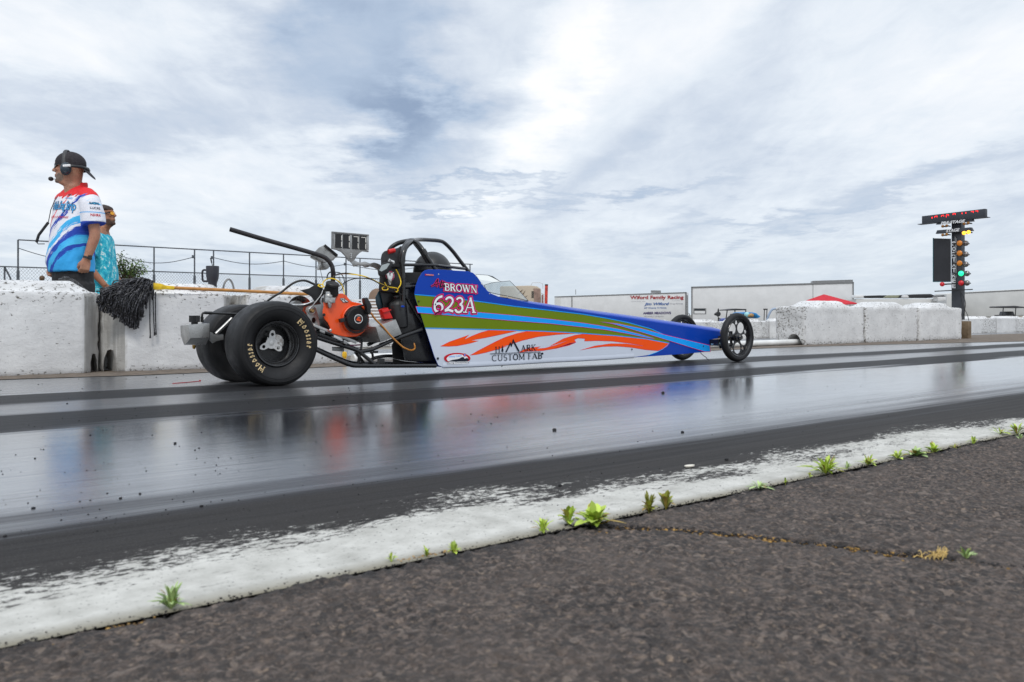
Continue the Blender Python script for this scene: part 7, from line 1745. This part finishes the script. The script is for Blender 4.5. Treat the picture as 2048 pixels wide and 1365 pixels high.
# ================================================================ WEEDS, MOSS
M_wl = leaf_mat('weed_leaves', (.20, .30, .025), (.46, .58, .09)); M_wl2 = leaf_mat('reddish_weed_leaves', (.22, .22, .03), (.34, .36, .06)); M_wl3 = leaf_mat('grey_green_weed_leaves', (.20, .30, .10), (.38, .50, .20))
def weed(px, py, w, h, n, label, mat=M_wl, broad=.28, seed=0):
    g_ = G(px, py); dep = g_.x * FS + g_.y * FT; sc_w = 1.55 * w * dep / F; sc_h = 1.15 * h * dep / F; n = int(n * 1.5); rnd = random.Random(seed * 17 + int(px))
    o = thing('weed', label, 'weed', (g_.x, g_.y, g_.z)); mb = MB(); st_ = MB()
    for i in range(n):
        a = rnd.uniform(0, 2 * math.pi); el_ = rnd.uniform(.15, 1.0); lean = (1 - el_)
        dr = V((math.cos(a), math.sin(a), 0)); L = (sc_w * .5 * lean + sc_h * el_) * rnd.uniform(.6, 1.0)
        top = g_ + dr * sc_w * .52 * rnd.uniform(.4, 1) * (.35 + lean) + V((0, 0, sc_h * el_ * rnd.uniform(.75, 1.05)))
        mid = g_.lerp(top, .5) + V((0, 0, sc_h * .14)); b0 = g_ + dr * .001
        side_ = (top - g_).cross(V((0, 0, 1))); side_ = side_.normalized() if side_.length > 1e-6 else V((1, 0, 0)); wd = L * broad * rnd.uniform(.7, 1.2) * .5
        up_ = V((0, 0, wd * .35)); ps = [b0, b0.lerp(mid, .6), mid, mid.lerp(top, .55), top]; ws_ = [.12, .55, 1, .75, .04]; vs = []
        for p_, q_ in zip(ps, ws_): vs += [p_ + side_ * wd * q_ + up_ * q_, p_, p_ - side_ * wd * q_ + up_ * q_]
        fs = [];
        for k in range(4): fs += [(3 * k, 3 * k + 3, 3 * k + 4, 3 * k + 1), (3 * k + 1, 3 * k + 4, 3 * k + 5, 3 * k + 2)]
        mb.add(vs, fs)
    mb.build('leaves', mat, o, smooth=80, nrm=False)
    st_.tube([g_ + V((0, 0, -.004)), g_ + V((0, 0, sc_h * .35))], [.0012, .0006], 5); st_.build('stem', M_wl2, o)
for i, a in enumerate([
    (342, 1218, 62, 52, 26, 'feathery pale green weed alone near the bottom left of the line', M_wl3, .22), (783, 1124, 20, 22, 8, 'tiny weed sprout, leftmost of three by the line', M_wl, .3),
    (853, 1113, 20, 23, 8, 'tiny weed sprout, middle one of three by the line', M_wl, .3), (908, 1108, 32, 25, 11, 'small double sprout, right one of three by the line', M_wl, .3),
    (1086, 1064, 50, 32, 15, 'small bright tuft with narrow leaves left of the broad-leaved weeds', M_wl, .2), (1138, 1050, 42, 40, 16, 'dense upright weed left of the broadest-leaved weed', M_wl, .36),
    (1190, 1052, 78, 44, 22, 'broad-leaved green weed at the start of the asphalt crack', M_wl, .42), (1298, 1025, 34, 38, 14, 'red-tinged leafy weed, left of a pair by the line', M_wl2, .4), (1332, 1018, 34, 38, 14, 'red-tinged leafy weed, right of a pair by the line', M_wl2, .4),
    (1518, 978, 42, 19, 12, 'low small weed halfway along the line', M_wl3, .28), (1571, 967, 12, 11, 6, 'single tiny sprout just right of the low small weed', M_wl, .3), (1652, 948, 66, 36, 26, 'largest spiky green weed on the right half of the line', M_wl, .2),
    (1694, 938, 20, 14, 9, 'small sprout touching the right of the largest spiky weed', M_wl3, .26), (1736, 930, 36, 20, 14, 'medium tuft between the spiky weed and the leafy cluster', M_wl, .24), (1795, 918, 40, 16, 14, 'left end of the low leafy weed cluster', M_wl, .34),
    (1830, 913, 50, 20, 20, 'middle of the low leafy weed cluster', M_wl3, .34), (1868, 907, 36, 22, 16, 'right end of the low leafy weed cluster, brightest leaves', M_wl, .34), (1908, 898, 26, 12, 9, 'yellowish little tuft right of the leafy cluster', M_wl2, .22),
    (1947, 889, 22, 17, 9, 'upright little sprout second from the right edge', M_wl, .3), (2000, 868, 40, 16, 12, 'thin stemmed weed nearly at the right edge', M_wl, .2), (2034, 868, 34, 22, 14, 'leafy weed cut by the right edge', M_wl, .28),
    (1932, 1120, 40, 30, 14, 'grey-green weed growing in the asphalt crack', M_wl3, .22), (1620, 955, 14, 10, 6, 'very small sprout left of the largest spiky weed', M_wl, .34), (2040, 880, 20, 12, 6, 'small dark shoot at the asphalt edge by the right border', M_wl3, .3)]):
    weed(*a[:6], a[6], a[7], i)
M_moss = leaf_mat('orange_moss', (.12, .055, .012), (.30, .17, .03)); mb = MB(); rnd = random.Random(2)
def moss_run(a, b_, n, sp):
    for i in range(n):
        f_ = rnd.random(); q = a.lerp(b_, f_) + V((rnd.gauss(0, sp), rnd.gauss(0, sp), 0)); r_ = rnd.uniform(.0008, .0026)
        mb.ball(q + V((0, 0, -.001)), (r_ * 1.3, r_ * 1.3, r_), 5, 4)
for j, (a, b_) in enumerate(zip(ck[1:-1], ck[2:])):
    moss_run(a, b_, (25, 110, 150, 90, 50, 30, 14, 14, 20, 10)[j], .009)
for px, py, n in ((870, 1108, 30), (835, 1115, 25), (235, 1262, 60), (150, 1283, 40), (270, 1247, 30), (1215, 1062, 30)):
    q = G(px, py); moss_run(q + V((-.03, 0, 0)), q + V((.03, 0, 0)), n, .003)
tag(mb.build('moss', M_moss, smooth=0), 'orange-brown moss filling the crack in the coarse asphalt', 'moss', kind='stuff')
g_ = G(1872, 1118); mb = MB(); rnd = random.Random(8)
for i in range(60):
    a = g_ + V((rnd.gauss(0, .014), rnd.gauss(0, .006), .004)); b_ = a + V((rnd.uniform(-.015, .02), rnd.uniform(-.008, .008), rnd.uniform(-.002, .010))); mb.tube([a, a.lerp(b_, .5) + V((0, 0, .003)), b_], .0007, 4)
tag(mb.build('dried_grass_clump', M('straw', (.55, .38, .13), .7, 0, .4, 60), smooth=0, loc=g_), 'straw-coloured dead grass clump lying in the crack beside the grey-green weed', 'dead grass')
g_ = G(1379, 935); mb = MB(); mb.lathe(g_ + V((0, 0, .002)), (0, 0, 1), [(0, 0), (.016, 0), (.017, .003), (0, .004)], 14)
for p in mb.v: p.y = g_.y + (p.y - g_.y) * .5
tag(mb.build('pebble', M('pale_chip', (.75, .70, .60), .6), loc=g_), 'flat pale chip lying on the worn paint', 'pebble')
for px, py, r_ in ((403, 1014, .0032), (241, 998, .0028), (10, 1074, .0028), (1109, 862, .0065), (1326, 787, .0075), (1453, 921, .005), (350, 888, .0038), (1365, 866, .005), (1120, 973, .004)):
    g_ = G(px, py); mb = MB(); mb.ball(g_ + V((0, 0, r_ * .5)), (r_ * 1.3, r_, r_ * .8), 7, 5)
    for p in mb.v: p += V((1, 1, 1)) * r_ * .25 * noise.noise(p * 300)
    tag(mb.build('rubber_lump', M_crumb, smooth=0, loc=g_), {403: 'black rubber lump, larger of two at the lower left of the wet strip', 241: 'black rubber lump, upper left of the lower two', 10: 'black rubber lump at the far left edge', 1109: 'round black rubber lump in mid strip below the body', 1326: 'black rubber lump on the strip below the dragster nose', 1453: 'flat black lump on the worn edge of the white line', 350: 'dark lump near the reflection of the rear tyres', 1365: 'small dark lump right of the mid strip', 1120: 'dark lump on the matte band left of the red-tinged weeds'}[px], 'rubber lump')

# crumbled asphalt and dirt caught along the joint beside the white line and in the crack
mb = MB(); rnd = random.Random(77)
for i in range(2600):
    x = -.1 + 3.4 * rnd.random() ** .9; y = 1.108 + rnd.gauss(0, .012) + .012 * noise.noise(V((x * 9, 0, 5)))
    if noise.noise(V((x * 3.3, 4, 4))) < -.18: continue
    r_ = rnd.choice((.0005, .0007, .0010, .0015))
    mb.ball(V((x, y, .001 if y > 1.115 else .002)), (r_ * rnd.uniform(.8, 1.8), r_ * 1.2, r_ * .7), 5, 4)
for a_, b_ in zip(ck[:-1], ck[1:]):
    for i in range(int(900 * (b_ - a_).length)):
        q = a_.lerp(b_, rnd.random()); w_ = .006 * (1.3 + noise.noise(V((q.x * 6, q.y * 6, 3))))
        r_ = rnd.choice((.0008, .0012, .0018, .0026)); mb.ball(q + V((rnd.gauss(0, w_), rnd.gauss(0, w_), .001)), (r_ * rnd.uniform(.9, 1.9), r_ * 1.3, r_ * .6), 5, 4)
tag(mb.build('joint_grit', M('dark_grit', (.018, .015, .014), .9, 0, .6, 60), smooth=0), 'dark crumbled grit along the joint and crack of the coarse asphalt', 'grit', kind='stuff')
